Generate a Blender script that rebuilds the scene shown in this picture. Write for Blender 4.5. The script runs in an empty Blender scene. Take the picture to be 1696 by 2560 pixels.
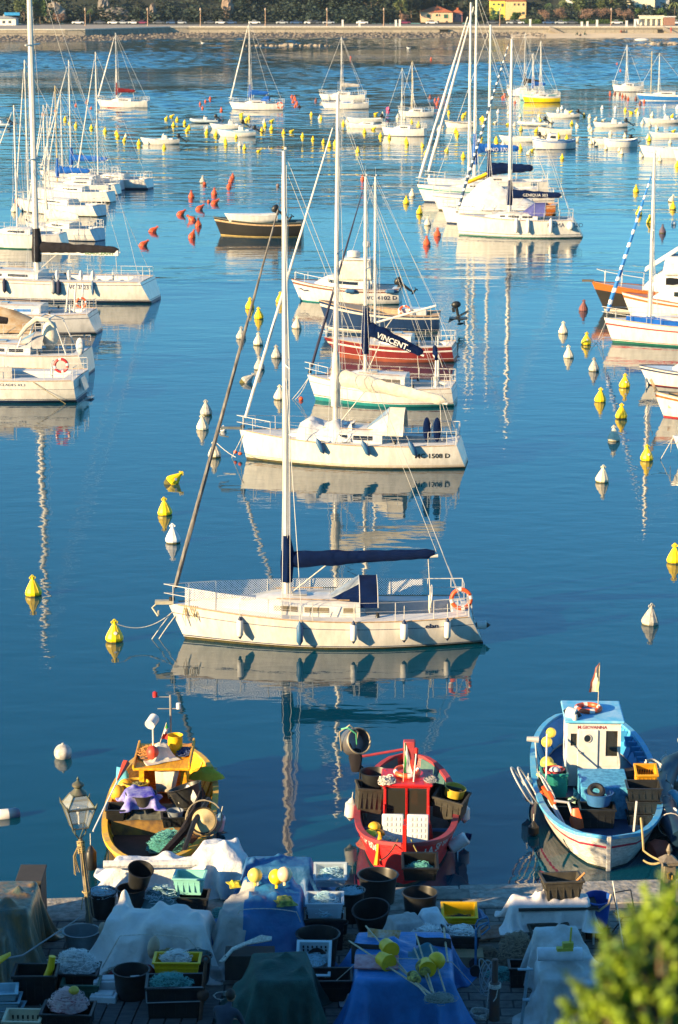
import bpy, math, random
import numpy as np
from math import sin, cos, pi, radians, atan, tan, sqrt
from mathutils import Vector, Matrix, Euler
random.seed(7); rng = np.random.default_rng(7)
S = bpy.context.scene
C = S.collection
# ---------------------------------------------------------------- camera
CH = 20.3; F = 6044.0; PITCH = atan(1385.0 / F)
cam_d = bpy.data.cameras.new("camera"); cam = bpy.data.objects.new("camera", cam_d); C.objects.link(cam)
cam.location = (0, 0, CH); cam.rotation_euler = (pi / 2 - PITCH, 0, 0)
cam_d.sensor_fit = 'VERTICAL'; cam_d.sensor_height = 36; cam_d.sensor_width = 36; cam_d.lens = 85
cam_d.clip_start = 0.5; cam_d.clip_end = 5000
cam_d.dof.use_dof = True; cam_d.dof.focus_distance = 68; cam_d.dof.aperture_fstop = 2.8
S.camera = cam
# ---------------------------------------------------------------- world, sun, exposure
SUN_EL = 15.0; SUN_AZ = 60.0          # azimuth: degrees left of straight behind the camera
w = bpy.data.worlds.new("World"); S.world = w; w.use_nodes = True
nt = w.node_tree; bg = nt.nodes["Background"]; bg.inputs[1].default_value = 0.079
sky = nt.nodes.new("ShaderNodeTexSky"); sky.sky_type = 'NISHITA'; sky.sun_disc = False
sky.sun_elevation = radians(SUN_EL); sky.sun_rotation = radians(180 + SUN_AZ)
sky.air_density = 1.0; sky.dust_density = 0.3; sky.ozone_density = 1.8
tn = nt.nodes.new("ShaderNodeMix"); tn.data_type = 'RGBA'; tn.blend_type = 'MULTIPLY'; tn.inputs[0].default_value = 1; tn.inputs[7].default_value = (.37, .85, 1.12, 1)
nt.links.new(sky.outputs[0], tn.inputs[6]); nt.links.new(tn.outputs[2], bg.inputs[0])
sd = bpy.data.lights.new("sun", 'SUN'); so = bpy.data.objects.new("sun", sd); C.objects.link(so)
sd.energy = 5.0; sd.angle = radians(0.5); sd.color = (1.0, 0.72, 0.38)
tosun = Vector((-sin(radians(SUN_AZ)) * cos(radians(SUN_EL)), -cos(radians(SUN_AZ)) * cos(radians(SUN_EL)), sin(radians(SUN_EL))))
so.rotation_euler = tosun.to_track_quat('Z', 'Y').to_euler(); so.location = (0, 0, 60)
S.view_settings.view_transform = 'Standard'; S.view_settings.look = 'None'
S.view_settings.exposure = 1.55; S.view_settings.gamma = 1
S.render.engine = 'CYCLES'; S.cycles.max_bounces = 6; S.cycles.transparent_max_bounces = 12
S.cycles.use_denoising = True; S.cycles.caustics_reflective = False; S.cycles.caustics_refractive = False

# ---------------------------------------------------------------- place on a plane / height from a sighting
def P(px, py, z=0.0):
    "point of the horizontal plane z that a measured sighting meets"
    a = (px - 848) / F; b = -(py - 1280) / F
    d = Vector((a, cos(PITCH) + b * sin(PITCH), -sin(PITCH) + b * cos(PITCH)))
    k = (z - CH) / d.z
    return Vector((d.x * k, d.y * k, z))
def Z(py, D):
    return CH - D * tan(PITCH + atan((py - 1280) / F))
def X(px, py, D):
    z = Z(py, D); r = D * cos(PITCH) + (CH - z) * sin(PITCH)
    return (px - 848) / F * r

# ---------------------------------------------------------------- materials
_M = {}
def mat(name, col, rough=.5, metal=0, var=.12, vs=3.0, bump=0, bs=20, spec=.5, col2=None, coords='Object', emit=0, alpha=1, sheen=0, stretch=None, coat=0):
    if name in _M: return _M[name]
    m = bpy.data.materials.new(name); m.use_nodes = True; t = m.node_tree; b = t.nodes["Principled BSDF"]
    b.inputs["Roughness"].default_value = rough; b.inputs["Metallic"].default_value = metal
    b.inputs["Specular IOR Level"].default_value = spec
    b.inputs["Coat Weight"].default_value = coat
    c = (*col, 1)
    tc = t.nodes.new("ShaderNodeTexCoord"); src = tc.outputs[coords]
    if stretch:
        mp = t.nodes.new("ShaderNodeMapping"); mp.inputs["Scale"].default_value = stretch
        t.links.new(src, mp.inputs[0]); src = mp.outputs[0]
    if var or col2:
        n = t.nodes.new("ShaderNodeTexNoise"); n.inputs["Scale"].default_value = vs; n.inputs["Detail"].default_value = 5
        n.inputs["Roughness"].default_value = .65
        t.links.new(src, n.inputs["Vector"])
        r = t.nodes.new("ShaderNodeValToRGB"); r.color_ramp.elements[0].position = .38; r.color_ramp.elements[1].position = .62
        c2 = (*col2, 1) if col2 else tuple(x * (1 - var * 2.2) for x in col) + (1,)
        r.color_ramp.elements[0].color = c2; r.color_ramp.elements[1].color = c
        t.links.new(n.outputs[0], r.inputs[0]); t.links.new(r.outputs[0], b.inputs["Base Color"])
    else: b.inputs["Base Color"].default_value = c
    if bump:
        n2 = t.nodes.new("ShaderNodeTexNoise"); n2.inputs["Scale"].default_value = bs; n2.inputs["Detail"].default_value = 4
        t.links.new(src, n2.inputs["Vector"])
        bp = t.nodes.new("ShaderNodeBump"); bp.inputs["Strength"].default_value = 1; bp.inputs["Distance"].default_value = bump
        t.links.new(n2.outputs[0], bp.inputs["Height"]); t.links.new(bp.outputs[0], b.inputs["Normal"])
    if emit:
        b.inputs["Emission Color"].default_value = c; b.inputs["Emission Strength"].default_value = emit
    if alpha < 1: b.inputs["Alpha"].default_value = alpha
    if sheen: b.inputs["Sheen Weight"].default_value = sheen
    _M[name] = m; return m
def gel(name, c, rough=.28): return mat(name, c, rough, var=.09, vs=1.6, coat=.2, stretch=(2.5, 2.5, .7))
WHITE = gel('white_gelcoat', (.68, .66, .62)); CREAM = gel('cream_gelcoat', (.68, .62, .50)); DECK = mat('deck_white', (.62, .61, .59), .55, var=.06, vs=4)
GREYW = gel('grey_gelcoat', (.55, .56, .57)); NAVYH = gel('navy_gelcoat', (.015, .04, .11)); REDH = gel('oxblood_paint', (.20, .025, .025))
YELH = gel('yellow_gelcoat', (.85, .60, .0)); BLUEH = gel('blue_gelcoat', (.02, .16, .48)); BLACKH = gel('black_paint', (.018, .016, .013), .4); TEALH = gel('teal_paint', (.02, .22, .22), .4)
GREENH = gel('green_boot', (.01, .12, .08), .5); WOOD = mat('varnished_wood', (.42, .13, .02), .3, var=.15, vs=6, coat=.4, stretch=(1, 6, 6))
TEAK = mat('pale_teak', (.50, .34, .19), .6, var=.15, vs=8); BOOTN = mat('navy_boot', (.012, .03, .09), .5); BOOTD = mat('dark_antifoul', (.03, .028, .015), .7, col2=(.07, .06, .01), vs=5)
REDP = mat('red_stripe', (.55, .03, .03), .4); NAVYP = mat('navy_stripe', (.01, .02, .08), .4)
GLASS = mat('dark_glass', (.012, .014, .018), .06, var=0); MAST = mat('mast_alloy', (.62, .60, .56), .35, var=.06); STEEL = mat('stainless', (.55, .54, .52), .5, .2, var=0)
WIRE = mat('rigging_wire', (.55, .53, .50), .45, .2, var=0); ROPEW = mat('white_rope', (.70, .66, .58), .9, var=.2, vs=30); ROPED = mat('dark_rope', (.05, .05, .05), .9); ROPEY = mat('tan_rope', (.42, .32, .14), .9)
def cloth(name, c, var=.12, bump=.02): return mat(name, c, 1, var=var, vs=2.5, bump=bump, bs=5, spec=.12)
CNAVY = cloth('navy_canvas', (.001, .010, .055)); CBLUE = cloth('blue_canvas', (.012, .10, .42)); CCREAM = cloth('cream_canvas', (.72, .66, .54)); CWHITE = cloth('white_canvas', (.66, .66, .66))
CBLACK = cloth('charcoal_canvas', (.022, .020, .024)); CGREY = cloth('grey_canvas', (.40, .39, .38)); CRED = cloth('maroon_canvas', (.16, .015, .02)); CPURP = cloth('violet_blue_canvas', (.09, .10, .30)); CYEL = cloth('yellow_canvas', (.75, .45, .02))
JGREY = mat('grey_sail_sock', (.07, .065, .065), .8, col2=(.20, .19, .18), vs=2, stretch=(6, 6, 1)); JNAVY = mat('navy_sail_sock', (.015, .02, .06), .8)
def helix_mat(name, c1, c2, k=2.2):
    if name in _M: return _M[name]
    m = bpy.data.materials.new(name); m.use_nodes = True; t = m.node_tree; b = t.nodes["Principled BSDF"]; b.inputs["Roughness"].default_value = .7
    tc = t.nodes.new("ShaderNodeTexCoord"); wv = t.nodes.new("ShaderNodeTexWave"); wv.wave_type = 'BANDS'; wv.bands_direction = 'Z'
    wv.inputs["Scale"].default_value = k * .1; wv.inputs["Distortion"].default_value = 1.5; wv.inputs["Detail"].default_value = 2
    t.links.new(tc.outputs["Object"], wv.inputs[0]); r = t.nodes.new("ShaderNodeValToRGB"); r.color_ramp.interpolation = 'CONSTANT'
    r.color_ramp.elements[0].color = (*c1, 1); r.color_ramp.elements[1].color = (*c2, 1); r.color_ramp.elements[1].position = .72
    t.links.new(wv.outputs[0], r.inputs[0]); t.links.new(r.outputs[0], b.inputs["Base Color"]); _M[name] = m; return m
JBLUE = helix_mat('blue_white_sock', (.01, .16, .50), (.75, .75, .75), 5); JDKW = helix_mat('dark_white_sock', (.01, .05, .12), (.7, .72, .7), 6)
RUBBER = mat('black_rubber', (.02, .02, .021), .55); BLKPL = mat('black_plastic', (.018, .020, .022), .42, var=.2, vs=4, spec=.4); BLKWORN = mat('dusty_black_plastic', (.05, .046, .036), .7, col2=(.025, .024, .02), vs=5)
ORANGE = mat('orange_plastic', (.75, .10, .02), .45, var=.08); YPL = mat('yellow_plastic', (.82, .50, .01), .4, var=.06, vs=3); WPL = mat('white_plastic', (.75, .73, .69), .45, var=.08); NETW = mat('white_net', (.6, .62, .62), .9, bump=.02, bs=40)

# ---------------------------------------------------------------- mesh builder
def frame_of(d):
    d = d.normalized(); a = Vector((0, 0, 1)) if abs(d.z) < .9 else Vector((1, 0, 0))
    u = d.cross(a).normalized(); return u, d.cross(u).normalized()
class MB:
    def __init__(s): s.v = []; s.f = []; s.m = []; s.k = 0
    def mi(s, k): s.k = k; return s
    def add(s, vs, fs, k=None):
        n = len(s.v); s.v += [tuple(q) for q in vs]; k = s.k if k is None else k
        for q in fs: s.f.append(tuple(i + n for i in q)); s.m.append(k)
        return s
    def box(s, c, d, rz=0, taper=1, k=None, R=None):
        x, y, z = d[0] / 2, d[1] / 2, d[2] / 2; vs = []
        M = R if R is not None else Matrix.Rotation(rz, 3, 'Z'); c = Vector(c)
        for sz in (-1, 1):
            t = 1 if sz > 0 else taper
            for sx, sy in ((-1, -1), (1, -1), (1, 1), (-1, 1)): vs.append(M @ Vector((sx * x * t, sy * y * t, sz * z)) + c)
        return s.add(vs, [(3, 2, 1, 0), (4, 5, 6, 7), (0, 1, 5, 4), (1, 2, 6, 5), (2, 3, 7, 6), (3, 0, 4, 7)], k)
    def tube(s, pts, r, seg=6, k=None, cap=True):
        pts = [Vector(p) for p in pts]; n = len(pts); rr = r if isinstance(r, (list, tuple)) else [r] * n
        vs = []; u = None
        for i, p in enumerate(pts):
            d = (pts[min(i + 1, n - 1)] - pts[max(i - 1, 0)])
            if d.length < 1e-9: d = Vector((0, 0, 1))
            d.normalize()
            if u is None: u, w_ = frame_of(d)
            else:
                u = (u - d * u.dot(d))
                if u.length < 1e-6: u, w_ = frame_of(d)
                u.normalize()
            w_ = d.cross(u)
            for j in range(seg):
                a = 2 * pi * j / seg; vs.append(p + (u * cos(a) + w_ * sin(a)) * rr[i])
        fs = [(i * seg + j, i * seg + (j + 1) % seg, (i + 1) * seg + (j + 1) % seg, (i + 1) * seg + j) for i in range(n - 1) for j in range(seg)]
        if cap: fs += [tuple(range(seg))[::-1], tuple((n - 1) * seg + j for j in range(seg))]
        return s.add(vs, fs, k)
    def lathe(s, prof, seg=16, c=(0, 0, 0), R=None, k=None, sx=1, sy=1):
        c = Vector(c); vs = []
        for r, z in prof:
            for j in range(seg):
                a = 2 * pi * j / seg; q = Vector((r * cos(a) * sx, r * sin(a) * sy, z)); vs.append((R @ q if R is not None else q) + c)
        n = len(prof); fs = [(i * seg + j, i * seg + (j + 1) % seg, (i + 1) * seg + (j + 1) % seg, (i + 1) * seg + j) for i in range(n - 1) for j in range(seg)]
        if prof[0][0] > 1e-6: fs.append(tuple(range(seg))[::-1])
        if prof[-1][0] > 1e-6 : fs.append(tuple((n - 1) * seg + j for j in range(seg)))
        return s.add(vs, fs, k)
    def openlathe(s, prof, seg=20, c=(0, 0, 0), R=None, k=None):
        c = Vector(c); vs = []
        for r, z in prof:
            for j in range(seg):
                a = 2 * pi * j / seg; q = Vector((r * cos(a), r * sin(a), z)); vs.append((R @ q if R is not None else q) + c)
        n = len(prof); return s.add(vs, [(i * seg + j, i * seg + (j + 1) % seg, (i + 1) * seg + (j + 1) % seg, (i + 1) * seg + j) for i in range(n - 1) for j in range(seg)], k)
    def ball(s, c, r, seg=14, k=None, R=None):
        rr = r if isinstance(r, (tuple, list)) else (r, r, r); n = seg // 2 + 1
        prof = [(sin(pi * i / n), -cos(pi * i / n)) for i in range(n + 1)]
        vs = []; c = Vector(c)
        for a_, z in prof:
            for j in range(seg):
                a = 2 * pi * j / seg; q = Vector((a_ * cos(a) * rr[0], a_ * sin(a) * rr[1], z * rr[2])); vs.append((R @ q if R is not None else q) + c)
        return s.add(vs, [(i * seg + j, i * seg + (j + 1) % seg, (i + 1) * seg + (j + 1) % seg, (i + 1) * seg + j) for i in range(n) for j in range(seg)], k)
    def torus(s, c, R_, r, seg=24, ss=8, M=None, k=None, bands=None):
        vs = []; c = Vector(c)
        for i in range(seg):
            a = 2 * pi * i / seg
            for j in range(ss):
                b = 2 * pi * j / ss; q = Vector(((R_ + r * cos(b)) * cos(a), (R_ + r * cos(b)) * sin(a), r * sin(b))); vs.append((M @ q if M is not None else q) + c)
        for i in range(seg):
            kk = k if bands is None else (1 if (i % (seg // 4)) < max(1, seg // 12) else 0)
            n0 = [(i * ss + j, ((i + 1) % seg) * ss + j, ((i + 1) % seg) * ss + (j + 1) % ss, i * ss + (j + 1) % ss) for j in range(ss)]
            if i == 0: base = len(s.v); s.v += [tuple(q) for q in vs]
            for q in n0: s.f.append(tuple(x + base for x in q)); s.m.append(s.k if kk is None else kk)
        return s
    def grid(s, rows, k=None, flip=False, closed=False, mats=None):
        n = len(rows); m_ = len(rows[0]); vs = [q for r in rows for q in r]; base = len(s.v); s.v += [tuple(q) for q in vs]
        for i in range(n - 1):
            for j in range(m_ if closed else m_ - 1):
                q = (i * m_ + j, i * m_ + (j + 1) % m_, (i + 1) * m_ + (j + 1) % m_, (i + 1) * m_ + j)
                if flip: q = q[::-1]
                kk = mats(i, j) if mats else (s.k if k is None else k)
                if kk is None: continue
                s.f.append(tuple(x + base for x in q)); s.m.append(kk)
        return s
    def mesh(s, name, mats):
        me = bpy.data.meshes.new(name); me.from_pydata(s.v, [], s.f)
        for x in (mats if isinstance(mats, (list, tuple)) else [mats]): me.materials.append(x)
        me.polygons.foreach_set('material_index', s.m); return me
    def build(s, name, mats, parent=None, smooth=True, loc=None, rot=None, ang=40, bev=0):
        me = s.mesh(name, mats); o = bpy.data.objects.new(name, me); C.objects.link(o)
        if parent: o.parent = parent
        if loc is not None: o.location = loc
        if rot is not None: o.rotation_euler = rot
        if smooth:
            me.polygons.foreach_set('use_smooth', [True] * len(me.polygons))
            try: me.set_sharp_from_angle(angle=radians(ang))
            except Exception: pass
        if bev:
            b = o.modifiers.new('bevel', 'BEVEL'); b.width = bev; b.segments = 2; b.limit_method = 'ANGLE'
        return o
def tag(o, label=None, cat=None, group=None, kind=None):
    if label: o['label'] = label
    if cat: o['category'] = cat
    if group: o['group'] = group
    if kind: o['kind'] = kind
    return o
def empty(name, loc=(0, 0, 0), rz=0, label=None, cat=None, group=None):
    o = bpy.data.objects.new(name, None); o.empty_display_size = .2; C.objects.link(o); o.location = loc; o.rotation_euler = (0, 0, rz)
    return tag(o, label, cat, group)
def kids(o): return [c for c in bpy.data.objects if c.parent == o]
def copy_tree(o, ch, parent=None):
    c = o.copy(); C.objects.link(c); c.parent = parent
    for x in ch.get(o.name, []): copy_tree(x, ch, c)
    return c
def text_mesh(txt, size, bold=0.0):
    cu = bpy.data.curves.new('t', 'FONT'); cu.body = txt; cu.size = size; cu.offset = bold; cu.resolution_u = 2
    o = bpy.data.objects.new('t', cu); C.objects.link(o); bpy.context.view_layer.update()
    me = bpy.data.meshes.new_from_object(o.evaluated_get(bpy.context.evaluated_depsgraph_get()))
    vs = [v.co.copy() for v in me.vertices]; fs = [tuple(p.vertices) for p in me.polygons]
    bpy.data.objects.remove(o); bpy.data.curves.remove(cu); bpy.data.meshes.remove(me)
    return vs, fs
def np_mesh(name, verts, faces4, m, parent=None):
    me = bpy.data.meshes.new(name); n = len(verts); f = len(faces4)
    me.vertices.add(n); me.vertices.foreach_set('co', verts.astype(np.float32).ravel()); me.loops.add(f * 4); me.polygons.add(f)
    me.loops.foreach_set('vertex_index', faces4.astype(np.int32).ravel()); me.polygons.foreach_set('loop_start', np.arange(f, dtype=np.int32) * 4)
    me.polygons.foreach_set('loop_total', np.full(f, 4, dtype=np.int32)); me.update(calc_edges=True); me.materials.append(m)
    o = bpy.data.objects.new(name, me); C.objects.link(o)
    if parent: o.parent = parent
    return o
def leaves(name, blobs, n, size, m, parent=None, flat=.3, seed=1, shell=.5):
    "many small leaf faces spread through ellipsoid clumps; blobs = [(cx,cy,cz,rx,ry,rz)]"
    g = np.random.default_rng(seed); B = np.array(blobs, float); vol = B[:, 3] * B[:, 4] * B[:, 5]; idx = g.choice(len(B), n, p=vol / vol.sum())
    d = g.normal(size=(n, 3)); d /= np.linalg.norm(d, axis=1)[:, None]; r = shell + (1 - shell) * g.random(n) ** .7
    c = B[idx, :3] + d * r[:, None] * B[idx, 3:]; sz = size * (.5 + g.random(n))
    u = g.normal(size=(n, 3)); u[:, 2] *= flat; u /= np.linalg.norm(u, axis=1)[:, None]; v = np.cross(u, g.normal(size=(n, 3))); v /= np.linalg.norm(v, axis=1)[:, None]
    u *= sz[:, None]; v *= sz[:, None] * .6
    V = np.stack([c - u, c - v * .8 + u * .1, c + u, c + v], 1).reshape(-1, 3); return np_mesh(name, V, np.arange(n * 4).reshape(-1, 4), m, parent)
# ================================================================ setting: water, shore, quay
def water_material():
    m = bpy.data.materials.new('sea_water'); m.use_nodes = True; t = m.node_tree; b = t.nodes["Principled BSDF"]; N = t.nodes.new; Lk = t.links.new
    b.inputs["Base Color"].default_value = (0.0, .040, .070, 1); b.inputs["Roughness"].default_value = .02; b.inputs["IOR"].default_value = 1.40
    tc = N("ShaderNodeTexCoord")
    def noise(scale, sc, det=2, dist=0.0):
        mp = N("ShaderNodeMapping"); mp.inputs["Scale"].default_value = sc; Lk(tc.outputs["Object"], mp.inputs[0])
        n = N("ShaderNodeTexNoise"); n.inputs["Scale"].default_value = scale; n.inputs["Detail"].default_value = det; n.inputs["Distortion"].default_value = dist; Lk(mp.outputs[0], n.inputs["Vector"]); return n.outputs[0]
    def mth(op, a, c):
        x = N("ShaderNodeMath"); x.operation = op
        for i, q in enumerate((a, c)):
            if isinstance(q, (int, float)): x.inputs[i].default_value = q
            else: Lk(q, x.inputs[i])
        return x.outputs[0]
    def ramp(v, a, c, lo=0., hi=1.):
        x = N("ShaderNodeMapRange"); x.interpolation_type = 'SMOOTHSTEP'; Lk(v, x.inputs[0]); x.inputs[1].default_value = a; x.inputs[2].default_value = c; x.inputs[3].default_value = lo; x.inputs[4].default_value = hi; return x.outputs[0]
    sep = N("ShaderNodeSeparateXYZ"); Lk(tc.outputs["Object"], sep.inputs[0]); y = sep.outputs[1]
    swell = noise(1.0, (.55, .9, 1), 2, .3)          # long soft undulation
    rip = noise(1.0, (1.0, 2.6, 1), 3, .2)           # wind ripples
    fine = noise(1.0, (3.0, 7.0, 1), 3)
    chop = noise(1.0, (.16, .42, 1), 2, .4)          # larger wind waves farther out
    patch = noise(1.0, (.012, .03, 1), 3)            # calm and ruffled patches
    far = ramp(y, 95, 210); vfar = ramp(y, 340, 470); pm = ramp(patch, .40, .62)
    a_far = mth('ADD', mth('MULTIPLY', far, mth('ADD', mth('MULTIPLY', pm, .012), .004)), mth('MULTIPLY', vfar, .01))
    a_chop = mth('ADD', mth('MULTIPLY', far, mth('ADD', mth('MULTIPLY', pm, .16), .03)), mth('MULTIPLY', vfar, .02))
    a_rip = mth('ADD', a_far, .0035)
    h = mth('ADD', mth('ADD', mth('ADD', mth('MULTIPLY', swell, .014), mth('MULTIPLY', chop, a_chop)), mth('MULTIPLY', rip, a_rip)), mth('MULTIPLY', fine, mth('MULTIPLY', a_rip, .12)))
    bp = N("ShaderNodeBump"); bp.inputs["Strength"].default_value = 1; bp.inputs["Distance"].default_value = 1; Lk(h, bp.inputs["Height"]); Lk(bp.outputs[0], b.inputs["Normal"])
    return m
gx = np.concatenate([[-900, -300, -130], np.arange(-112, 112.1, 1.0), [130, 300, 900]]); gy = np.concatenate([[0, 50, 100, 140], np.arange(150, 645, .6), [660, 720]])
XX, YY = np.meshgrid(gx, gy); ZZ = np.zeros_like(XX); wr_ = np.random.default_rng(11)
amp = np.interp(YY, [150, 230, 330, 480, 600, 640], [0, .012, .030, .055, .075, .06]) * np.interp(np.abs(XX), [108, 126], [1, 0])
pt_ = sum(np.sin(XX * wr_.uniform(-.05, .05) + YY * wr_.uniform(.015, .07) + wr_.uniform(0, 6)) for _ in range(6)); amp = amp * np.clip(.75 + .35 * pt_, .08, 1.6)
for _ in range(26):
    wl = wr_.uniform(1.9, 6.5); th = wr_.normal(0, .55); k_ = 2 * pi / wl; ZZ += np.sin(k_ * (XX * sin(th) + YY * cos(th)) + wr_.uniform(0, 6.28)) * (wl / 5) ** .9 * .30
ZZ *= amp; V = np.stack([XX, YY, ZZ], -1).reshape(-1, 3); ny_, nx_ = XX.shape; I = (np.arange(ny_ - 1)[:, None] * nx_ + np.arange(nx_ - 1)[None, :]).ravel()
wo = np_mesh('water', V, np.stack([I, I + 1, I + 1 + nx_, I + nx_], 1), water_material()); wo.data.polygons.foreach_set('use_smooth', [True] * len(wo.data.polygons)); tag(wo, kind='structure')

# ---- quay
QL, QR = P(0, 2250, 1), P(1696, 2198, 1)
qs = (QR.y - QL.y) / (QR.x - QL.x)
def qy(x, off=0): return QL.y + (x - QL.x) * qs - off
def stone_material(name, c1, c2, mort, sc, bw=.5, rh=.25, bump=.01):
    m = bpy.data.materials.new(name); m.use_nodes = True; t = m.node_tree; b = t.nodes["Principled BSDF"]; b.inputs["Roughness"].default_value = .85
    tc = t.nodes.new("ShaderNodeTexCoord"); br = t.nodes.new("ShaderNodeTexBrick"); br.inputs["Scale"].default_value = sc; br.inputs["Mortar Size"].default_value = .02
    br.inputs["Brick Width"].default_value = bw; br.inputs["Row Height"].default_value = rh; br.inputs["Color1"].default_value = (*c1, 1); br.inputs["Color2"].default_value = (*c2, 1); br.inputs["Mortar"].default_value = (*mort, 1)
    n = t.nodes.new("ShaderNodeTexNoise"); n.inputs["Scale"].default_value = 7; n.inputs["Detail"].default_value = 6
    mx = t.nodes.new("ShaderNodeMix"); mx.data_type = 'RGBA'; mx.blend_type = 'MULTIPLY'; mx.inputs[0].default_value = .8
    r = t.nodes.new("ShaderNodeValToRGB"); r.color_ramp.elements[0].color = (.45, .45, .45, 1); r.color_ramp.elements[1].color = (1.1, 1.1, 1.1, 1); r.color_ramp.elements[0].position = .3; r.color_ramp.elements[1].position = .7
    bp = t.nodes.new("ShaderNodeBump"); bp.inputs["Distance"].default_value = bump; L = t.links.new
    L(tc.outputs["Object"], br.inputs["Vector"]); L(tc.outputs["Object"], n.inputs["Vector"]); L(n.outputs[0], r.inputs[0]); L(br.outputs[0], mx.inputs[6]); L(r.outputs[0], mx.inputs[7]); L(mx.outputs[2], b.inputs["Base Color"])
    L(br.outputs["Fac"], bp.inputs["Height"]); bp.invert = True; L(bp.outputs[0], b.inputs["Normal"]); return m
PAVE = stone_material('paving_stone', (.20, .19, .17), (.14, .135, .12), (.04, .04, .04), 1.0, .55, .35)
COPE = mat('coping_stone', (.36, .34, .30), .85, var=.22, vs=5, bump=.03, bs=9)
q = MB()
xs = [-70, -30, -15, -8, -4, 0, 4, 8, 15, 30, 70]
q.grid([[(x, 17, 1.0) for x in xs], [(x, qy(x, 1.25), 1.0) for x in xs]], flip=True)
tag(q.build('quay_paving', PAVE, smooth=False), kind='structure')
q = MB(); random.seed(3); x = -70
while x < 70:
    L_ = random.uniform(1.4, 2.6) if abs(x) < 14 else 14; x2 = x + L_
    vs = []
    for (xx, o) in ((x + .012, 1.26), (x2 - .012, 1.26), (x2 - .012, 0), (x + .012, 0)):
        vs.append((xx, qy(xx, o + random.uniform(-.01, .01)), -.8)); vs.append((xx, qy(xx, o), 1.012 + random.uniform(0, .02)))
    q.add(vs, [(1, 3, 5, 7), (0, 1, 7, 6)[::1], (2, 3, 1, 0), (4, 5, 3, 2), (6, 7, 5, 4)])
    x = x2
tag(q.build('quay_edge', COPE, smooth=False, bev=.03), kind='structure')
# hillside and terrace under the viewpoint
g = MB(); rows = []
for yy, zz in ((17.4, .98), (14, 4.5), (9, 10.0), (4.5, 14.0), (2.5, 17.6), (2.2, 18.5), (-40, 18.7)):
    rows.append([(xx, yy, zz + (random.uniform(-.25, .25) if 3 < yy < 17 else 0)) for xx in (-70, -40, -20, -12, -6, 0, 6, 12, 20, 40, 70)])
g.grid(rows[::-1]); tag(g.build('hillside', mat('hillside_soil', (.12, .13, .05), .95, col2=(.2, .17, .1), vs=.6, bump=.1, bs=3)), kind='structure')

# ---- far shore
SHY = 612.0
SAND = mat('sand', (.62, .50, .34), .9, var=.08, vs=.08); ROAD = mat('asphalt', (.06, .06, .06), .9)
def shore_y(x): return float(np.interp(x, [-900, -70, -58, -44, -10, 45, 55, 900], [611, 612, 618, 636, 642, 643, 641, 641]))
def wy(x): return float(np.interp(x, [-900, -66, -44, 900], [630, 630, 655, 655]))
sx = [-900, -400, -200] + list(range(-110, 120, 5)) + [200, 400, 900]
for nm_, m_, xx in (('rocky_shore', mat('shore_rock_ground', (.09, .08, .07), .95, col2=(.05, .045, .045), vs=.8), [x for x in sx if x <= 45]), ('beach', SAND, [x for x in sx if x >= 45])):
    g = MB(); g.grid([[(x, shore_y(x) - 6, -1.2) for x in xx], [(x, shore_y(x), .02) for x in xx], [(x, wy(x) + .5, .95) for x in xx]]); tag(g.build(nm_, m_), kind='structure')
g = MB(); g.grid([[(x, wy(x) + .6, 2.42) for x in sx], [(x, 672, 2.5) for x in sx], [(x, 674, 2.55) for x in sx]])
tag(g.build('promenade', mat('promenade_paving', (.32, .29, .25), .9)), kind='structure')
g = MB(); g.grid([[(x, 674, 2.56) for x in sx], [(x, 682, 2.6) for x in sx]]); tag(g.build('road', ROAD), kind='structure')
# wooded hill
g = MB(); hx = list(range(-420, 421, 12)); rows = []
for k, (yy, zz) in enumerate(((682, 2.6), (694, 3.1), (707, 11), (724, 22), (752, 32), (790, 38), (860, 42))):
    rows.append([(x * (1 + .0 * k), yy + 6 * sin(x * .05 + k), zz * (1 + (.16 * sin(x * .021 + 1.2) + .1 * sin(x * .07)) * (k > 1)) * (.75 if x > 28 and k > 1 else 1)) for x in hx])
g.grid(rows); tag(g.build('hills', mat('hill_ground', (.010, .018, .012), .95, col2=(.022, .026, .018), vs=.05)), kind='structure')
# seawall
SW = stone_material('seawall_stone', (.36, .31, .24), (.28, .25, .20), (.18, .16, .13), .35, .9, .4, .02)
g = MB(); xw = [x for x in sx]
g.grid([[(x, wy(x) - 1.1, -1) for x in xw], [(x, wy(x), 2.3) for x in xw]], k=0)
g.grid([[(x, wy(x) - .25, 2.3) for x in xw], [(x, wy(x) - .25, 2.6) for x in xw], [(x, wy(x) + .6, 2.6) for x in xw], [(x, wy(x) + .6, 2.42) for x in xw]], k=1)
tag(g.build('seawall', [SW, mat('wall_coping', (.62, .58, .5), .8)], smooth=False), 'long pale stone seawall with light coping below the wooded far shore', 'wall')
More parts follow.
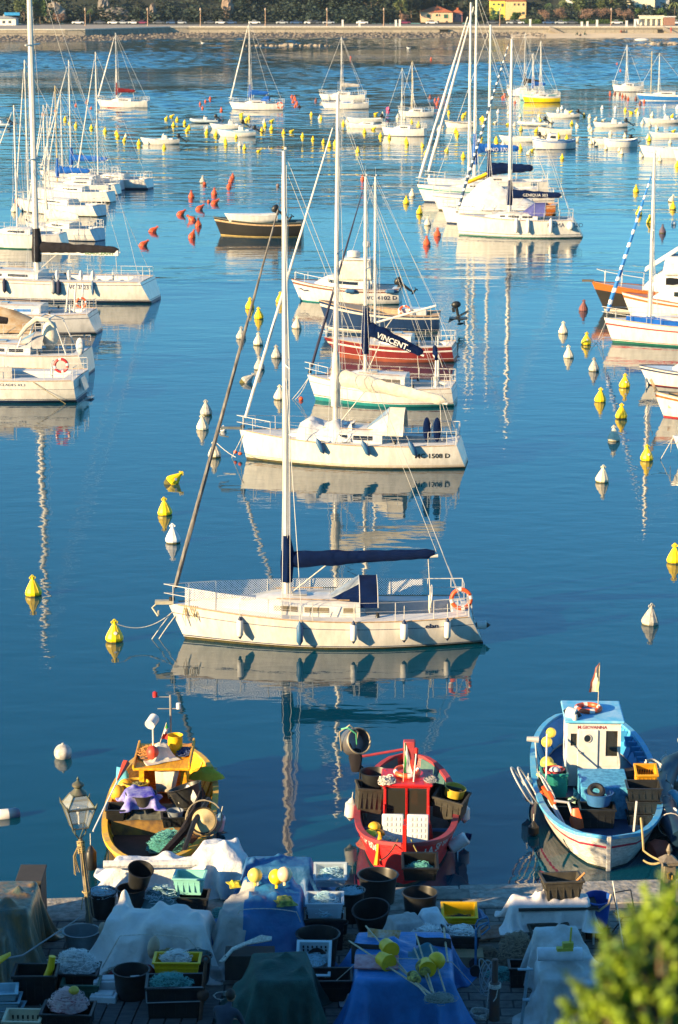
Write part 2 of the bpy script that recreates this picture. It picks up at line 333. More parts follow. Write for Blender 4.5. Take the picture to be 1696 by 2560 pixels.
# ================================================================ boats
class Hull:
    def __init__(s, L, B, f1, f0, sb=.74, tm=.42, ob=.07, os=0.0, sheer=1.7, wf=.86, d=.45, p=2.2, q=1.0, dbl=False, flare=.8):
        s.__dict__.update(dict(L=L, B=B, f1=f1, f0=f0, sb=sb, tm=tm, ob=ob * L, os=os, she=sheer, wf=wf, d=d, p=p, q=q, dbl=dbl, fl=flare))
    def bd(s, t):
        if s.dbl: return s.B / 2 * max(0, 1 - abs(2 * t - 1) ** s.p) ** s.q + .03
        if t < s.tm: return s.B / 2 * (s.sb + (1 - s.sb) * sin(pi / 2 * t / s.tm))
        return s.B / 2 * max(0, 1 - ((t - s.tm) / (1 - s.tm)) ** s.p) ** s.q + .02
    def sh(s, t):
        if s.dbl: return s.f0 + (s.f1 - s.f0) * t + .38 * (abs(2 * t - 1) ** 2.2) * s.f1 * .6 - .1
        return s.f0 + (s.f1 - s.f0) * t ** s.she - .10 * sin(pi * t)
    def pt(s, t, u, side=1):
        x = -s.L / 2 + s.L * t + u * (s.os * (1 - t) ** 3 + s.ob * t ** 3)
        hb = s.bd(t); k = max(0, (t - s.tm) / (1 - s.tm)) if not s.dbl else abs(2 * t - 1)
        wb = hb * s.wf * (1 - .38 * k ** 2 - (0 if s.dbl else .34 * max(0, (s.tm - t) / s.tm) ** 2)) if t < .999 and not (s.dbl and t < .001) else hb * .5
        return Vector((x, side * (wb + (hb - wb) * max(u, 0) ** (s.fl if s.dbl or t > s.tm else s.fl * .62)), u * s.sh(t)))
    def under(s, t, a, side=1):
        p = s.pt(t, 0, side); dd = s.d * (max(0, sin(pi * min(.97, max(.03, t)))) ** .6)
        return Vector((p.x, p.y * cos(a * pi / 2) ** .7 if a < 1 else 0, -dd * sin(a * pi / 2)))
    def side_at(s, x, z):
        lo, hi = 0, 1
        for _ in range(30):
            t = (lo + hi) / 2; u = z / s.sh(t)
            if s.pt(t, u).x < x: lo = t
            else: hi = t
        return s.pt(t, z / s.sh(t)).y
    def t_of(s, x):
        lo, hi = 0, 1
        for _ in range(30):
            t = (lo + hi) / 2
            if s.pt(t, 1).x < x: lo = t
            else: hi = t
        return t
    def mesh(s, bands, boot=.10, n=22):
        "bands: list of (z-fraction u where band ends, material index)"
        us = [0]; ms = []
        for u, k in bands:
            steps = max(1, int((u - us[-1]) / .22))
            u0 = us[-1]
            for i in range(1, steps + 1): us.append(u0 + (u - u0) * i / steps); ms.append(k)
        A = [1, .7, .35]; mb = MB(); ts = [i / n for i in range(n + 1)]
        for side in (1, -1):
            rows = [[s.under(t, a, side) for t in ts] for a in A] + [[s.pt(t, u, side) for t in ts] for u in us]
            mm = [1, 1, 1] + ms
            mb.grid(rows, mats=lambda i, j: mm[i], flip=(side < 0))
        a = [s.under(0, q_, 1) for q_ in A] + [s.pt(0, u, 1) for u in us]; b = [s.under(0, q_, -1) for q_ in A] + [s.pt(0, u, -1) for u in us]
        cc = [(p + q_) / 2 for p, q_ in zip(a, b)]
        mb.grid([a, cc, b], mats=lambda i, j: ([1, 1, 1] + ms)[j], flip=True)
        return mb
def hull_text(h, txt, x0, z0, size, m, parent, name='lettering', side=1, bold=0, sx=1.0, slope=0):
    vs, fs = text_mesh(txt, size, bold); out = []
    for v in vs:
        x = x0 - v.x * sx if side > 0 else x0 + v.x * sx; z = z0 + v.y + slope * v.x
        out.append((x, side * (h.side_at(x, z) + .008), z))
    mb = MB(); mb.add(out, fs); return mb.build(name, m, parent, smooth=False)
def text_plane(txt, size, m, parent, loc, rot, name='lettering', bold=0, center=True):
    vs, fs = text_mesh(txt, size, bold); w = max(v.x for v in vs) if center else 0
    mb = MB(); mb.add([(v.x - w / 2, v.y, 0) for v in vs], fs); return mb.build(name, m, parent, smooth=False, loc=loc, rot=rot)
def deck_mesh(h, t0=0, t1=1, cock=None, camber=.05, drop=0, depth=.5, ks=(0, 0)):
    ts = sorted(set([t0 + (t1 - t0) * i / 16 for i in range(17)] + ([cock[0], cock[1]] if cock else [])))
    f = [-1, -.8, -(cock[2] if cock else .5), 0, (cock[2] if cock else .5), .8, 1]; mb = MB(); rows = []
    for t in ts:
        e = h.pt(t, 1); rows.append([(e.x, e.y * k * .995, e.z - drop + camber * (1 - k * k) * min(1, e.y)) for k in f])
    mb.grid(rows, mats=(lambda i, j: None if cock and j in (2, 3) and ts[i] >= cock[0] - 1e-6 and ts[i + 1] <= cock[1] + 1e-6 else ks[0]))
    if cock:
        L_ = [r for r, t in zip(rows, ts) if cock[0] - 1e-6 <= t <= cock[1] + 1e-6]
        zb = min(r[2][2] for r in L_) - depth
        ring = [Vector(r[2]) for r in L_] + [Vector(r[4]) for r in L_[::-1]]
        low = [Vector((p.x, p.y * .9, zb)) for p in ring]
        n = len(ring); mb.add(ring + low, [(i, (i + 1) % n, n + (i + 1) % n, n + i) for i in range(n)], ks[0])
        m_ = len(L_); fl = [[(r[2][0], r[2][1] * .9, zb) for r in L_], [(r[4][0], r[4][1] * .9, zb) for r in L_]]; mb.grid(fl, k=ks[1], flip=True)
    return mb
def coach(h, t0, t1, wfr, H, ramp=.4, aft=.06, k=0):
    "raised cabin trunk from t0 (aft) to t1 (forward)"
    rows = []; N_ = 14; info = []
    for i in range(N_ + 1):
        a = i / N_; t = t0 + (t1 - t0) * a; e = h.pt(t, 1)
        hh = H * min(1, max(.02, (1 - a) / ramp) ** .75) * (1 if a > 0 else 1)
        ww = e.y * wfr * (1 - .35 * max(0, (a - .55) / .45) ** 1.5); z0 = e.z + .02
        rows.append([(e.x, -ww, z0 - .03), (e.x, -ww * .93, z0 + hh * .72), (e.x, -ww * .78, z0 + hh * .95), (e.x, 0, z0 + hh * 1.08), (e.x, ww * .78, z0 + hh * .95), (e.x, ww * .93, z0 + hh * .72), (e.x, ww, z0 - .03)])
        info.append((e.x, ww, z0, hh))
    mb = MB(); mb.k = k; mb.grid(rows); r0 = rows[0]; mb.add(r0, [(0, 1, 2, 3, 4, 5, 6)]); r1 = rows[-1]; mb.add(r1, [(6, 5, 4, 3, 2, 1, 0)])
    def at(a, side=1, v=.4):
        f = a * N_; i = min(N_ - 1, int(f)); g = f - i; p, q = info[i], info[i + 1]
        x, ww, z0, hh = [p[j] + (q[j] - p[j]) * g for j in range(4)]
        return Vector((x, side * (ww * (1 - .07 * v / .72) + .012), z0 + hh * v))
    def top(a, f=0):
        f_ = a * N_; i = min(N_ - 1, int(f_)); g = f_ - i; p, q = info[i], info[i + 1]
        x, ww, z0, hh = [p[j] + (q[j] - p[j]) * g for j in range(4)]; return Vector((x, f * ww, z0 + hh * (1.08 - .13 * abs(f) / .78)))
    return mb, at, top
def pane(at, a0, a1, v0=.28, v1=.62, n=5, sides=(1, -1)):
    mb = MB()
    for s in sides:
        rows = [[at(a0 + (a1 - a0) * (.5 - .5 * cos(pi * i / n)), s, v0 + (v1 - v0) * k_) for i in range(n + 1)] for k_ in (0, .5, 1)]
        for r, sh in zip(rows, (.04, 0, .04)): pass
        mb.grid(rows, flip=(s < 0))
    return mb
def lumpy(pts, r, seg=9, amp=.18, seed=1, sq=(1, 1)):
    g = random.Random(seed); n = len(pts); out = MB(); vs = []; pts = [Vector(p) for p in pts]
    fr = [g.uniform(1 - amp, 1 + amp) for _ in range(n * seg)]
    for i, p in enumerate(pts):
        d = (pts[min(i + 1, n - 1)] - pts[max(i - 1, 0)]).normalized(); u, w_ = frame_of(d); rr = r[i] if isinstance(r, (list, tuple)) else r
        up = u.cross(d) if False else w_
        for j in range(seg):
            a = 2 * pi * j / seg; vs.append(p + (u * cos(a) * sq[0] + w_ * sin(a) * sq[1]) * rr * fr[i * seg + j])
    fs = [(i * seg + j, i * seg + (j + 1) % seg, (i + 1) * seg + (j + 1) % seg, (i + 1) * seg + j) for i in range(n - 1) for j in range(seg)] + [tuple(range(seg))[::-1], tuple((n - 1) * seg + j for j in range(seg))]
    return out.add(vs, fs)
def lin(a, b, n, sag=0): a = Vector(a); b = Vector(b); return [a.lerp(b, i / n) - Vector((0, 0, sag * 4 * (i / n) * (1 - i / n))) for i in range(n + 1)]
BOATS = []
def boat_root(kind, bow, stern, label, cat, group, short):
    b = P(*bow); s = P(*stern); c = (b + s) / 2; d = b - s; L = d.length
    o = empty(kind, c, math.atan2(d.y, d.x), label, cat, group); BOATS.append((short, (bow[0] + stern[0]) / 2, (bow[1] + stern[1]) / 2, abs(stern[0] - bow[0]) / 2)); return o, L, c
def outboard(parent, x, y, z, s=1.0, tilt=.9, m=None, name='outboard_motor'):
    "tilted-up outboard motor on a transom; cowl aft"
    R = Matrix.Rotation(tilt, 3, 'Y'); mb = MB(); m = m or BLKPL; c = Vector((x, y, z))
    def q(v): return c + R @ Vector(v) * s
    mb.ball(q((-.18, 0, .34)), (.24 * s, .15 * s, .17 * s), 10, R=R); mb.tube([q((-.18, 0, .22)), q((-.2, 0, -.35)), q((-.22, 0, -.55))], [.085 * s, .07 * s, .05 * s], 6)
    mb.ball(q((-.26, 0, -.62)), (.18 * s, .05 * s, .06 * s), 8, R=R); mb.box(q((-.02, 0, .1)), (.14 * s, .2 * s, .22 * s), R=R); mb.box(q((-.3, 0, -.45)), (.25 * s, .16 * s, .02 * s), R=R)
    for k in range(3):
        a = k * 2.1; mb.tube([q((-.44, 0, -.62)), q((-.45, .11 * cos(a), -.62 + .11 * sin(a)))], [.02 * s, .035 * s], 4)
    return mb.build(name, m, parent)
def sailboat(bow, stern, label, short, B=3.0, f1=1.1, f0=.9, hull=None, boot=None, stripe=None, stripe_u=(.80, .84), mastx=None, mtop=None, mh=None, mr=.07, boom=None, cover=None, boomz=1.0, cover_r=.16, jib=None, jf=.97,
             jr=.05, dodger=None, detail=2, sb=.74, os=.0, ob=.07, cabin=(.34, .74, .62, .42), win=True, winm=None, spread=1, group=None, mastm=None, bootu=.10, tent=None, lean=0, wires=.010, mast_y=0, boomlen=None, cat='sailboat', backstay=True, cabm=None, pushpit=True, coverbulge=0, cock=True):
    o, L, c = boat_root('sailboat', bow, stern, label, cat, group, short); hull = hull or WHITE; boot = boot or BOOTN; stripe = stripe or hull
    h = Hull(L, B, f1, f0, sb=sb, os=os, ob=ob); u0 = bootu
    bands = [(.02, 1), (u0 * .8, 1), (u0, 0), (u0 + .03, 2 if detail > 1 else 0)] if detail else [(u0, 1)]
    bands += [(stripe_u[0], 0), (stripe_u[1], 2), (1, 0)]
    n = 22 if detail > 1 else 12
    ho = h.mesh(bands, n=n).build('hull', [hull, boot, stripe], o)
    cab = cabin; ck = (.06, cab[0] - .02, .52) if detail > 0 and cock else None
    deck_mesh(h, 0, 1, ck, ks=(0, 1)).build('deck', [DECK, TEAK if detail > 1 else DECK], o, smooth=False)
    cm, at, top = coach(h, cab[0], cab[1], cab[2], cab[3]); co = cm.build('cabin_roof', cabm or WHITE, o)
    if win:
        if detail > 1:
            for a0, a1 in ((.10, .30), (.36, .56), (.62, .72)):
                for s_ in (1, -1): pane(at, a0, a1, sides=(s_,)).build('window', winm or GLASS, co, smooth=False)
        elif detail == 1:
            for s_ in (1, -1): pane(at, .15, .62, sides=(s_,)).build('window', winm or GLASS, co, smooth=False)
    b_, s_ = P(*bow), P(*stern); zd = h.sh(.55)
    # mast
    if mastx is not None:
        tt = (mastx - stern[0]) / (bow[0] - stern[0]); mx = -L / 2 + L * tt; tt = max(.05, min(.95, tt)); D = s_.y + (b_.y - s_.y) * tt
        base = h.sh(tt) + (cab[3] if cab[0] < tt < cab[1] else 0) * .9
        H = mh if mh else Z(mtop, D); mm = mastm or MAST; mt = Vector((mx + lean * H, mast_y, H))
        mb = MB(); mb.tube([(mx, mast_y, base - .1), (mx + lean * H * .6, mast_y, H * .6), tuple(mt)], [mr, mr, mr * .7], 8); mo = mb.build('mast', mm, o)
        bowt = h.pt(1, 1); stt = h.pt(0, 1); sp = MB(); r_ = wires
        def mz(k): return Vector((mx + lean * H * k, mast_y, base + (H - base) * k))
        hb = h.bd(tt) * .96; wi = MB()
        for lv in range(spread):
            k = (lv + 1) / (spread + 1) + (.03 if spread == 1 else 0)
            for s1 in (1, -1): sp.tube([mz(k), mz(k) + Vector((-.12, s1 * hb * .72, .03))], mr * .3, 5)
        sp.build('spreader', mm, mo)
        for s1 in (1, -1):
            k1 = 1 / (spread + 1) + (.03 if spread == 1 else 0)
            ch = Vector((mx - .1, s1 * hb, h.sh(tt)))
            wi.tube([ch, mz(k1) + Vector((-.12, s1 * hb * .72, .03)), mz(jf)], r_, 4, cap=False)
            wi.tube([ch + Vector((.25, 0, 0)), mz(k1)], r_, 4, cap=False); wi.tube([ch + Vector((-.35, 0, 0)), mz(k1)], r_, 4, cap=False)
        if backstay:
            if detail > 1:
                sp_ = mz(1).lerp(Vector((stt.x + .1, 0, stt.z)), .8)
                wi.tube([mz(1), sp_], r_, 4, cap=False)
                for s1 in (1, -1): wi.tube([sp_, (stt.x + .1, s1 * h.bd(0) * .8, stt.z)], r_, 4, cap=False)
            else: wi.tube([mz(1), (stt.x + .1, 0, stt.z)], r_, 4, cap=False)
        if detail > 1:
            for dy, dx, kk in ((.06, -.1, .97), (-.06, -.16, .9), (.02, .1, .95), (.1, -.05, .6)): wi.tube([(mx + dx, dy, base), mz(kk) + Vector((dx * .7, dy, 0))], r_ * .7, 4, cap=False)
            wi.tube([mz(1), mz(1) + Vector((0, 0, .5))], r_ * .6, 4); wi.tube([mz(1), mz(1) + Vector((.45, 0, .05)), mz(1) + Vector((.45, 0, .15))], r_, 4); wi.ball(mz(1) + Vector((-.05, 0, .08)), .05, 6)
        jt, jb = mz(jf) + Vector((mr, 0, 0)), Vector((bowt.x - .12, 0, bowt.z + .12))
        if jib is None or jib == 0: wi.tube([jb, jt], r_, 4, cap=False)
        wi.build('rigging', WIRE, o)
        if jib:
            pts = lin(jb + (jt - jb) * .03, jb + (jt - jb) * .97, 24, .0); rs = [jr * (.8 + .5 * sin(pi * min(1, i / 24 * 1.0 + .1)) ** .6) * (1 - .55 * i / 24) for i in range(25)]
            jo = lumpy(pts, rs, 8, .10, 5).build('furled_jib', jib, o)
            j2 = MB(); j2.tube([jt, jb], r_, 4); j2.lathe([(.0, 0), (.09, .01), (.09, .12), (0, .13)], 10, jb - Vector((0, 0, .05))); j2.build('furler_drum', BLKPL, jo)
        if boom:
            bl = boomlen or abs(boom[0] - mastx) / ((stern[0] - bow[0]) or 1) * L; bz = base + boomz; dz = (boom[1] if len(boom) > 1 else 0)
            a = Vector((mx - .08, mast_y, bz)); e = Vector((mx - bl, mast_y, bz + dz)); mb = MB(); mb.tube([a, e], [.06, .055], 8); bo = mb.build('boom', mm, o)
            tk = MB(); tk.tube([mz(.97), e], r_ * .8, 4); tk.tube([e + Vector((.3, 0, 0)), (mx - bl + .2, 0, h.sh(.2))], r_ * 1.4, 4); tk.tube([(mx - .1, 0, base + .05), a.lerp(e, .28)], .022, 5); tk.build('sheet', ROPEW, bo)
            if cover:
                n_ = 18; pts = [a.lerp(e, .01 + .97 * i / n_) + Vector((0, 0, cover_r * .75 * (1 - .45 * i / n_) + random.uniform(-.01, .01) - (coverbulge * sin(pi * i / n_)))) for i in range(n_ + 1)]
                rs = [cover_r * (1.25 - .55 * i / n_) * random.uniform(.93, 1.07) for i in range(n_ + 1)]; rs[0] *= .8; rs[-1] *= .5
                lumpy(pts, rs, 10, .10, 3, sq=(.72, 1.15)).build('sail_cover', cover, bo)
                if detail > 0:
                    mb = MB(); mb = lumpy([(mx - .02, mast_y, bz - boomz * .55), (mx - .04, mast_y, bz), (mx - .05, mast_y, bz + .35), (mx - .02, mast_y, bz + cover_r * 5)], [mr + .09, mr + .13, mr + .11, mr + .02], 10, .1, 4)
                    mb.build('mast_cover', cover, bo)
    if detail > 0:
        mb = MB(); rr = .014 if detail > 1 else .018; zr = .58; fp = [h.pt(t, 1, 1) for t in (.86, .94, .985)]
        for s1 in (1, -1):
            top_ = [Vector((p.x, s1 * p.y * .95, p.z + zr)) for p in fp] + [Vector((h.pt(1, 1).x + .12, 0, h.pt(1, 1).z + zr + .02))]
            mb.tube(top_, rr, 5); mb.tube([v - Vector((0, 0, zr * .48)) for v in top_], rr * .8, 5)
            for v in top_[:3]: mb.tube([v, v - Vector((0, 0, zr))], rr, 5)
        mb.build('pulpit', STEEL, o)
        if pushpit:
            mb = MB()
            mb.tube([h.pt(.005, 1, 1) * 1 + Vector((0, -h.bd(0) * .5, zr * .02)), h.pt(.005, 1, -1) + Vector((0, h.bd(0) * .5, zr * .02))], rr, 4)
            for s1 in (1, -1):
                pp = [h.pt(t, 1, 1) for t in (.14, .05, 0.005)]; tp = [Vector((p.x, s1 * p.y * .93, p.z + zr)) for p in pp] + [Vector((pp[-1].x, s1 * pp[-1].y * .45, pp[-1].z + zr))]
                mb.tube(tp, rr, 5); mb.tube([v - Vector((0, 0, zr * .48)) for v in tp], rr * .8, 5)
                for v in tp: mb.tube([v, v - Vector((0, 0, zr))], rr, 5)
            mb.build('pushpit', STEEL, o)
        for s1 in (1, -1):
            ts = [.14, .28, .42, .56, .70, .86]; tops = [Vector((h.pt(t, 1).x, s1 * h.pt(t, 1).y * .95, h.pt(t, 1).z + zr)) for t in ts]
            for v in tops[1:-1]:
                mb = MB(); mb.tube([v, v - Vector((0, 0, zr))], rr, 5); mb.build('stanchion', STEEL, o)
            mb = MB(); mb.tube(tops, wires * .55, 4); mb.tube([v - Vector((0, 0, zr * .48)) for v in tops], wires * .55, 4); mb.build('lifeline', WIRE, o)
    if detail > 0:
        mb = MB()
        for t0_, t1_ in ((.01, .5), (.5, .97)):
            for s1 in (1, -1): mb.tube([h.pt(t0_ + (t1_ - t0_) * i / 8, 1, s1) + Vector((0, 0, .012)) for i in range(9)], .022, 4)
        mb.build('toe_rail', TEAK if detail > 1 else WHITE, o)
    if dodger:
        p = top(0.02); hw = h.bd(cab[0]) * cab[2] * .95; rows = []
        for i in range(6):
            a = i / 5; x = p.x + .75 - 1.25 * a; hh = .62 * sin(min(1, a * 1.5) * pi / 2) + .03
            rows.append([(x - .10 * (1 - abs(f)) * 0, hw * f * (1 - .06 * (1 - abs(f))), p.z - .22 + .12 + hh * (1 - abs(f) ** 3.2)) for f in (-1, -.92, -.75, -.4, 0, .4, .75, .92, 1)])
        mb = MB(); mb.grid(rows); mb.build('spray_hood', dodger, o)
    if detail > 1 and ck:
        mb = MB(); x = h.pt(.14, 1).x; mb.torus((x, 0, h.sh(.14) + .35), .36, .014, 24, 5, M=Matrix.Rotation(pi / 2 - .1, 3, 'Y')); mb.tube([(x + .02, 0, h.sh(.14) - .4), (x + .02, 0, h.sh(.14) + .4)], .05, 8)
        for k in range(5): a = k * 2 * pi / 5; mb.tube([(x, 0, h.sh(.14) + .35), (x, .36 * cos(a), h.sh(.14) + .35 + .36 * sin(a))], .008, 4)
        mb.build('steering_wheel', STEEL, o)
        for s1 in (1, -1):
            e = h.pt(cab[0] - .06, 1); mb = MB(); mb.lathe([(.075, 0), (.06, .04), (.05, .12), (.06, .15), (0, .16)], 12, (e.x, s1 * e.y * .68, e.z + .02)); mb.build('winch', BLKPL, o)
        for a in (.45, .82):
            q_ = top(a); mb = MB(); mb.box(q_ + Vector((0, 0, .02)), (.45, .5, .05)); mb.build('hatch', mat('hatch_acrylic', (.25, .27, .3), .15, var=0), co, bev=.01)
        for s1 in (1, -1):
            mb = MB(); mb.tube([top(a_, s1 * .7) + Vector((0, 0, .05)) for a_ in (.08, .25, .45, .62)], .016, 5); mb.build('grab_rail', TEAK, co)
    return o, h, at, top, L
def smallboat(bow, stern, label, short, B=2.0, f1=.65, f0=.5, kind='speed', hull=None, boot=None, stripe=None, motor=True, console=True, inner=None, cover=None, cabin=None, group=None, cat='motorboat', name='motorboat', sb=.82, os=0, trim=None, mscale=1.2):
    o, L, c = boat_root(name, bow, stern, label, cat, group, short); hull = hull or WHITE
    h = Hull(L, B, f1, f0, sb=sb, ob=.09, p=2.6, d=.2, os=os) if kind != 'double' else Hull(L, B, f1, f0, ob=.04, dbl=True, p=2.4, q=.8, d=.25)
    h.mesh([(.06, 1), (.80, 0), (.9, 2), (1, 0)], n=12).build('hull', [hull, boot or hull, stripe or hull], o)
    if cover: deck_mesh(h, 0, 1, None, camber=.28).build('boat_cover', cover, o)
    else: deck_mesh(h, 0, 1, (.07, .66 if kind != 'row' else .9, .72), camber=.03, depth=.32, ks=(0, 1)).build('deck', [trim or hull, inner or DECK], o, smooth=False)
    mb = MB()
    for s1 in (1, -1): mb.tube([h.pt(i / 12, 1, s1) + Vector((0, 0, .01)) for i in range(13)], .03, 5)
    mb.build('gunwale', trim or stripe or hull, o)
    if console and not cover:
        mb = MB(); x = -L * .08; mb.box((x, 0, h.sh(.45) + .12), (.55, .6, .75), taper=1.15); mb.box((x + .12, 0, h.sh(.45) + .58), (.12, .5, .24), R=Matrix.Rotation(-.4, 3, 'Y')); mb.build('console', WHITE, o, bev=.04)
        mb = MB(); mb.box((x - .75, 0, h.sh(.3) - .05), (.4, .9, .45)); mb.build('seat', WPL, o, bev=.05)
    if kind == 'row' and not cover:
        for t in (.3, .6):
            e = h.pt(t, .8); mb = MB(); mb.box((e.x, 0, e.z - .05), (.22, e.y * 1.8, .04)); mb.build('thwart', TEAK, o)
    if cabin:
        cm, at, top = coach(h, cabin[0], cabin[1], cabin[2], cabin[3], ramp=.25); co = cm.build('cabin', WHITE, o); 
        for s1 in (1, -1): pane(at, .2, .75, .35, .68, sides=(s1,)).build('window', GLASS, co, smooth=False)
    if motor: outboard(o, -L / 2 - .02, 0, h.sh(0) - .05, mscale)
    return o, h
def inflatable(bow, stern, label, short, col, motor=True, tc=None):
    o, L, c = boat_root('inflatable_dinghy', bow, stern, label, 'dinghy', None, short); r = .22; W = .68; mb = MB()
    pts = [(-L / 2, -W, .28), (L * .15, -W, .28), (L * .36, -W * .7, .33), (L * .47, 0, .40), (L * .36, W * .7, .33), (L * .15, W, .28), (-L / 2, W, .28)]
    mb.tube(pts, [r * .6, r, r, r * .95, r, r, r * .6], 10); mb.build('tube', col, o); mb = MB(); mb.box((-.1, 0, .18), (L * .8, W * 1.7, .06)); mb.box((-L * .4, 0, .35), (.06, W * 1.7, .4)); mb.build('floor', GREYW, o)
    mb = MB(); mb.box((-.1, 0, .5), (.4, .5, .5)); mb.box((0, 0, .85), (.08, .45, .25)); mb.build('console', WHITE, o, bev=.03)
    if motor: outboard(o, -L * .42, 0, .5, 1.2)
    return o
# ================================================================ the fleet
# near sailboat with navy covers
GS = 'sailboats moored in the harbour'
e1, h1, at1, top1, L1 = sailboat((463, 1597), (1203, 1590), 'white sailboat with navy sail cover and orange life ring, nearest to the quay', 'the nearest sailboat', B=3.15, f1=1.14, f0=.95, boot=BOOTD, stripe=NAVYP, stripe_u=(.73, .75),
    mastx=716, mtop=378, mr=.085, boom=(1093, .22), cover=CNAVY, boomz=1.0, cover_r=.18, jib=JGREY, jf=.90, jr=.062, dodger=None, ob=.055, os=.45, cabin=(.40, .84, .66, .42), spread=1, win=False, winm=None, wires=.009, sb=.80, group=GS)
cab1 = [c for c in kids(e1) if c.name.startswith('cabin_roof')][0]
MESHW = mat('mesh_window', (.24, .20, .13), .7, col2=(.10, .08, .05), vs=60)
for a0, a1 in ((.04, .13), (.24, .42), (.47, .64)):
    for s_ in (1, -1): pane(at1, a0, a1, .30, .66, sides=(s_,)).build('window', MESHW, cab1, smooth=False)
hull_text(h1, 'elan  31', -2.72, .66, .20, NAVYP, e1, bold=.004, sx=1.25)
def net_material():
    m = bpy.data.materials.new('rail_netting'); m.use_nodes = True; t = m.node_tree; b = t.nodes["Principled BSDF"]; b.inputs["Base Color"].default_value = (.8, .8, .8, 1); b.inputs["Roughness"].default_value = .8
    tc = t.nodes.new("ShaderNodeTexCoord"); out = []
    for dx in (1, -1):
        mp = t.nodes.new("ShaderNodeMapping"); mp.inputs["Rotation"].default_value = (0, radians(45) * dx, 0); t.links.new(tc.outputs["Object"], mp.inputs[0])
        wv = t.nodes.new("ShaderNodeTexWave"); wv.bands_direction = 'X'; wv.inputs["Scale"].default_value = 6; t.links.new(mp.outputs[0], wv.inputs[0])
        g = t.nodes.new("ShaderNodeMath"); g.operation = 'GREATER_THAN'; g.inputs[1].default_value = .90; t.links.new(wv.outputs[0], g.inputs[0]); out.append(g)
    mx = t.nodes.new("ShaderNodeMath"); mx.operation = 'MAXIMUM'; t.links.new(out[0].outputs[0], mx.inputs[0]); t.links.new(out[1].outputs[0], mx.inputs[1]); t.links.new(mx.outputs[0], b.inputs["Alpha"]); return m
NETM = net_material()
for s1, a_, b_ in ((-1, .16, .95), (1, .66, .95)):
    mb = MB(); ts = [a_ + (b_ - a_) * i / 14 for i in range(15)]
    mb.grid([[h1.pt(t, 1, s1) * 1 + Vector((0, -s1 * .05, .04)) for t in ts], [h1.pt(t, 1, s1) + Vector((0, -s1 * .07, .58)) for t in ts]]); mb.build('rail_net', NETM, e1, smooth=False)
def canopy(parent, h, top, mcloth, mwin, x1=.95, x0=-.55, hz=.85, hw=.95, zb=None, name='spray_hood'):
    p = top(0.0); zb = p.z - .2 if zb is None else zb; mb = MB()
    arch = lambda x, hh, ww, lean=0: [(x + lean * (1 - abs(f) ** 2), ww * f, zb + hh * (1 - abs(f) ** 2.3)) for f in (-1, -.93, -.8, -.5, 0, .5, .8, .93, 1)]
    A = arch(p.x + x1, .16, hw * .9); Bm = arch(p.x + x1 - .95, hz, hw * .96); Cc = arch(p.x + x0, hz * 1.0, hw); 
    mb.grid([A, Bm], mats=lambda i, j: 1 if 2 < j < 5 else 0); mb.grid([Bm, Cc], k=0); o = mb.build(name, [mcloth, mwin], parent)
    fr = MB(); fr.tube(Cc, .014, 5); fr.tube(Bm, .014, 5); fr.build('frame', STEEL, o); return o
CLEARV = mat('clear_vinyl', (.30, .34, .38), .08, var=.2, vs=3)
canopy(e1, h1, top1, CNAVY, CLEARV, hw=.92, hz=.80)
st = MB(); xs_ = h1.pt(.0, 1).x
st.tube([(xs_ - .05, .5, h1.sh(0) + .5), (xs_ - .25, .5, .2)], .014, 5); st.tube([(xs_ - .05, .2, h1.sh(0) + .5), (xs_ - .25, .2, .2)], .014, 5)
for k in range(4): st.tube([(xs_ - .08 - .05 * k, .5, h1.sh(0) + .25 - .25 * k), (xs_ - .08 - .05 * k, .2, h1.sh(0) + .25 - .25 * k)], .014, 5)
st.build('boarding_ladder', STEEL, e1)
mb = MB(); bx_ = h1.pt(1, 1); mb.box((bx_.x + .12, 0, bx_.z + .03), (.55, .22, .10)); mb.tube([(bx_.x + .3, 0, bx_.z + .02), (bx_.x + .48, 0, bx_.z - .15), (bx_.x + .30, .18, bx_.z - .36)], .035, 6); mb.tube([(bx_.x + .3, .0, bx_.z - .36), (bx_.x + .30, -.18, bx_.z - .3)], .03, 6); mb.build('anchor', mat('anchor_steel', (.45, .42, .32), .6), e1)
def wpt(o, v): return o.matrix_basis @ Vector(v)
def life_ring(loc, R, label, s=.30, grp=None, a=None, b=None):
    mb = MB(); mb.torus((0, 0, 0), s, s * .22, 32, 8, M=R, bands=1); o = mb.build('life_ring', [a or ORANGE, b or WPL], loc=loc); return tag(o, label, 'life ring', grp)
def fender(loc, label, m1=WPL, m2=None, r=.11, L=.62, rot=(0, 0, 0), grp=None, rope=.35):
    mb = MB(); m2 = m2 or BOOTN
    mb.lathe([(.0, -.5 * L - .10), (.03, -.5 * L - .07), (r * .7, -.5 * L)], 12, k=1); mb.lathe([(r * .7, -.5 * L), (r, -.42 * L), (r, .42 * L), (r * .72, .5 * L)], 12, k=0); mb.lathe([(r * .74, .5 * L - .01), (r * .5, .5 * L + .06), (.025, .5 * L + .10), (0, .5 * L + .14)], 12, k=1)
    if rope: mb.tube([(0, 0, .5 * L + .1), (0, 0, .5 * L + .1 + rope)], .01, 4, k=2)
    o = mb.build('fender', [m1, m2, ROPEW], loc=loc, rot=rot); return tag(o, label, 'fender', grp)
life_ring(wpt(e1, (h1.pt(.03, 1).x, h1.bd(0) * .55, h1.sh(0) + .42)), Matrix.Rotation(pi / 2 - .1, 3, 'X'), 'orange life ring hung on the stern rail of the nearest sailboat', .29)
FBL = mat('blue_fender', (.03, .12, .26), .5)
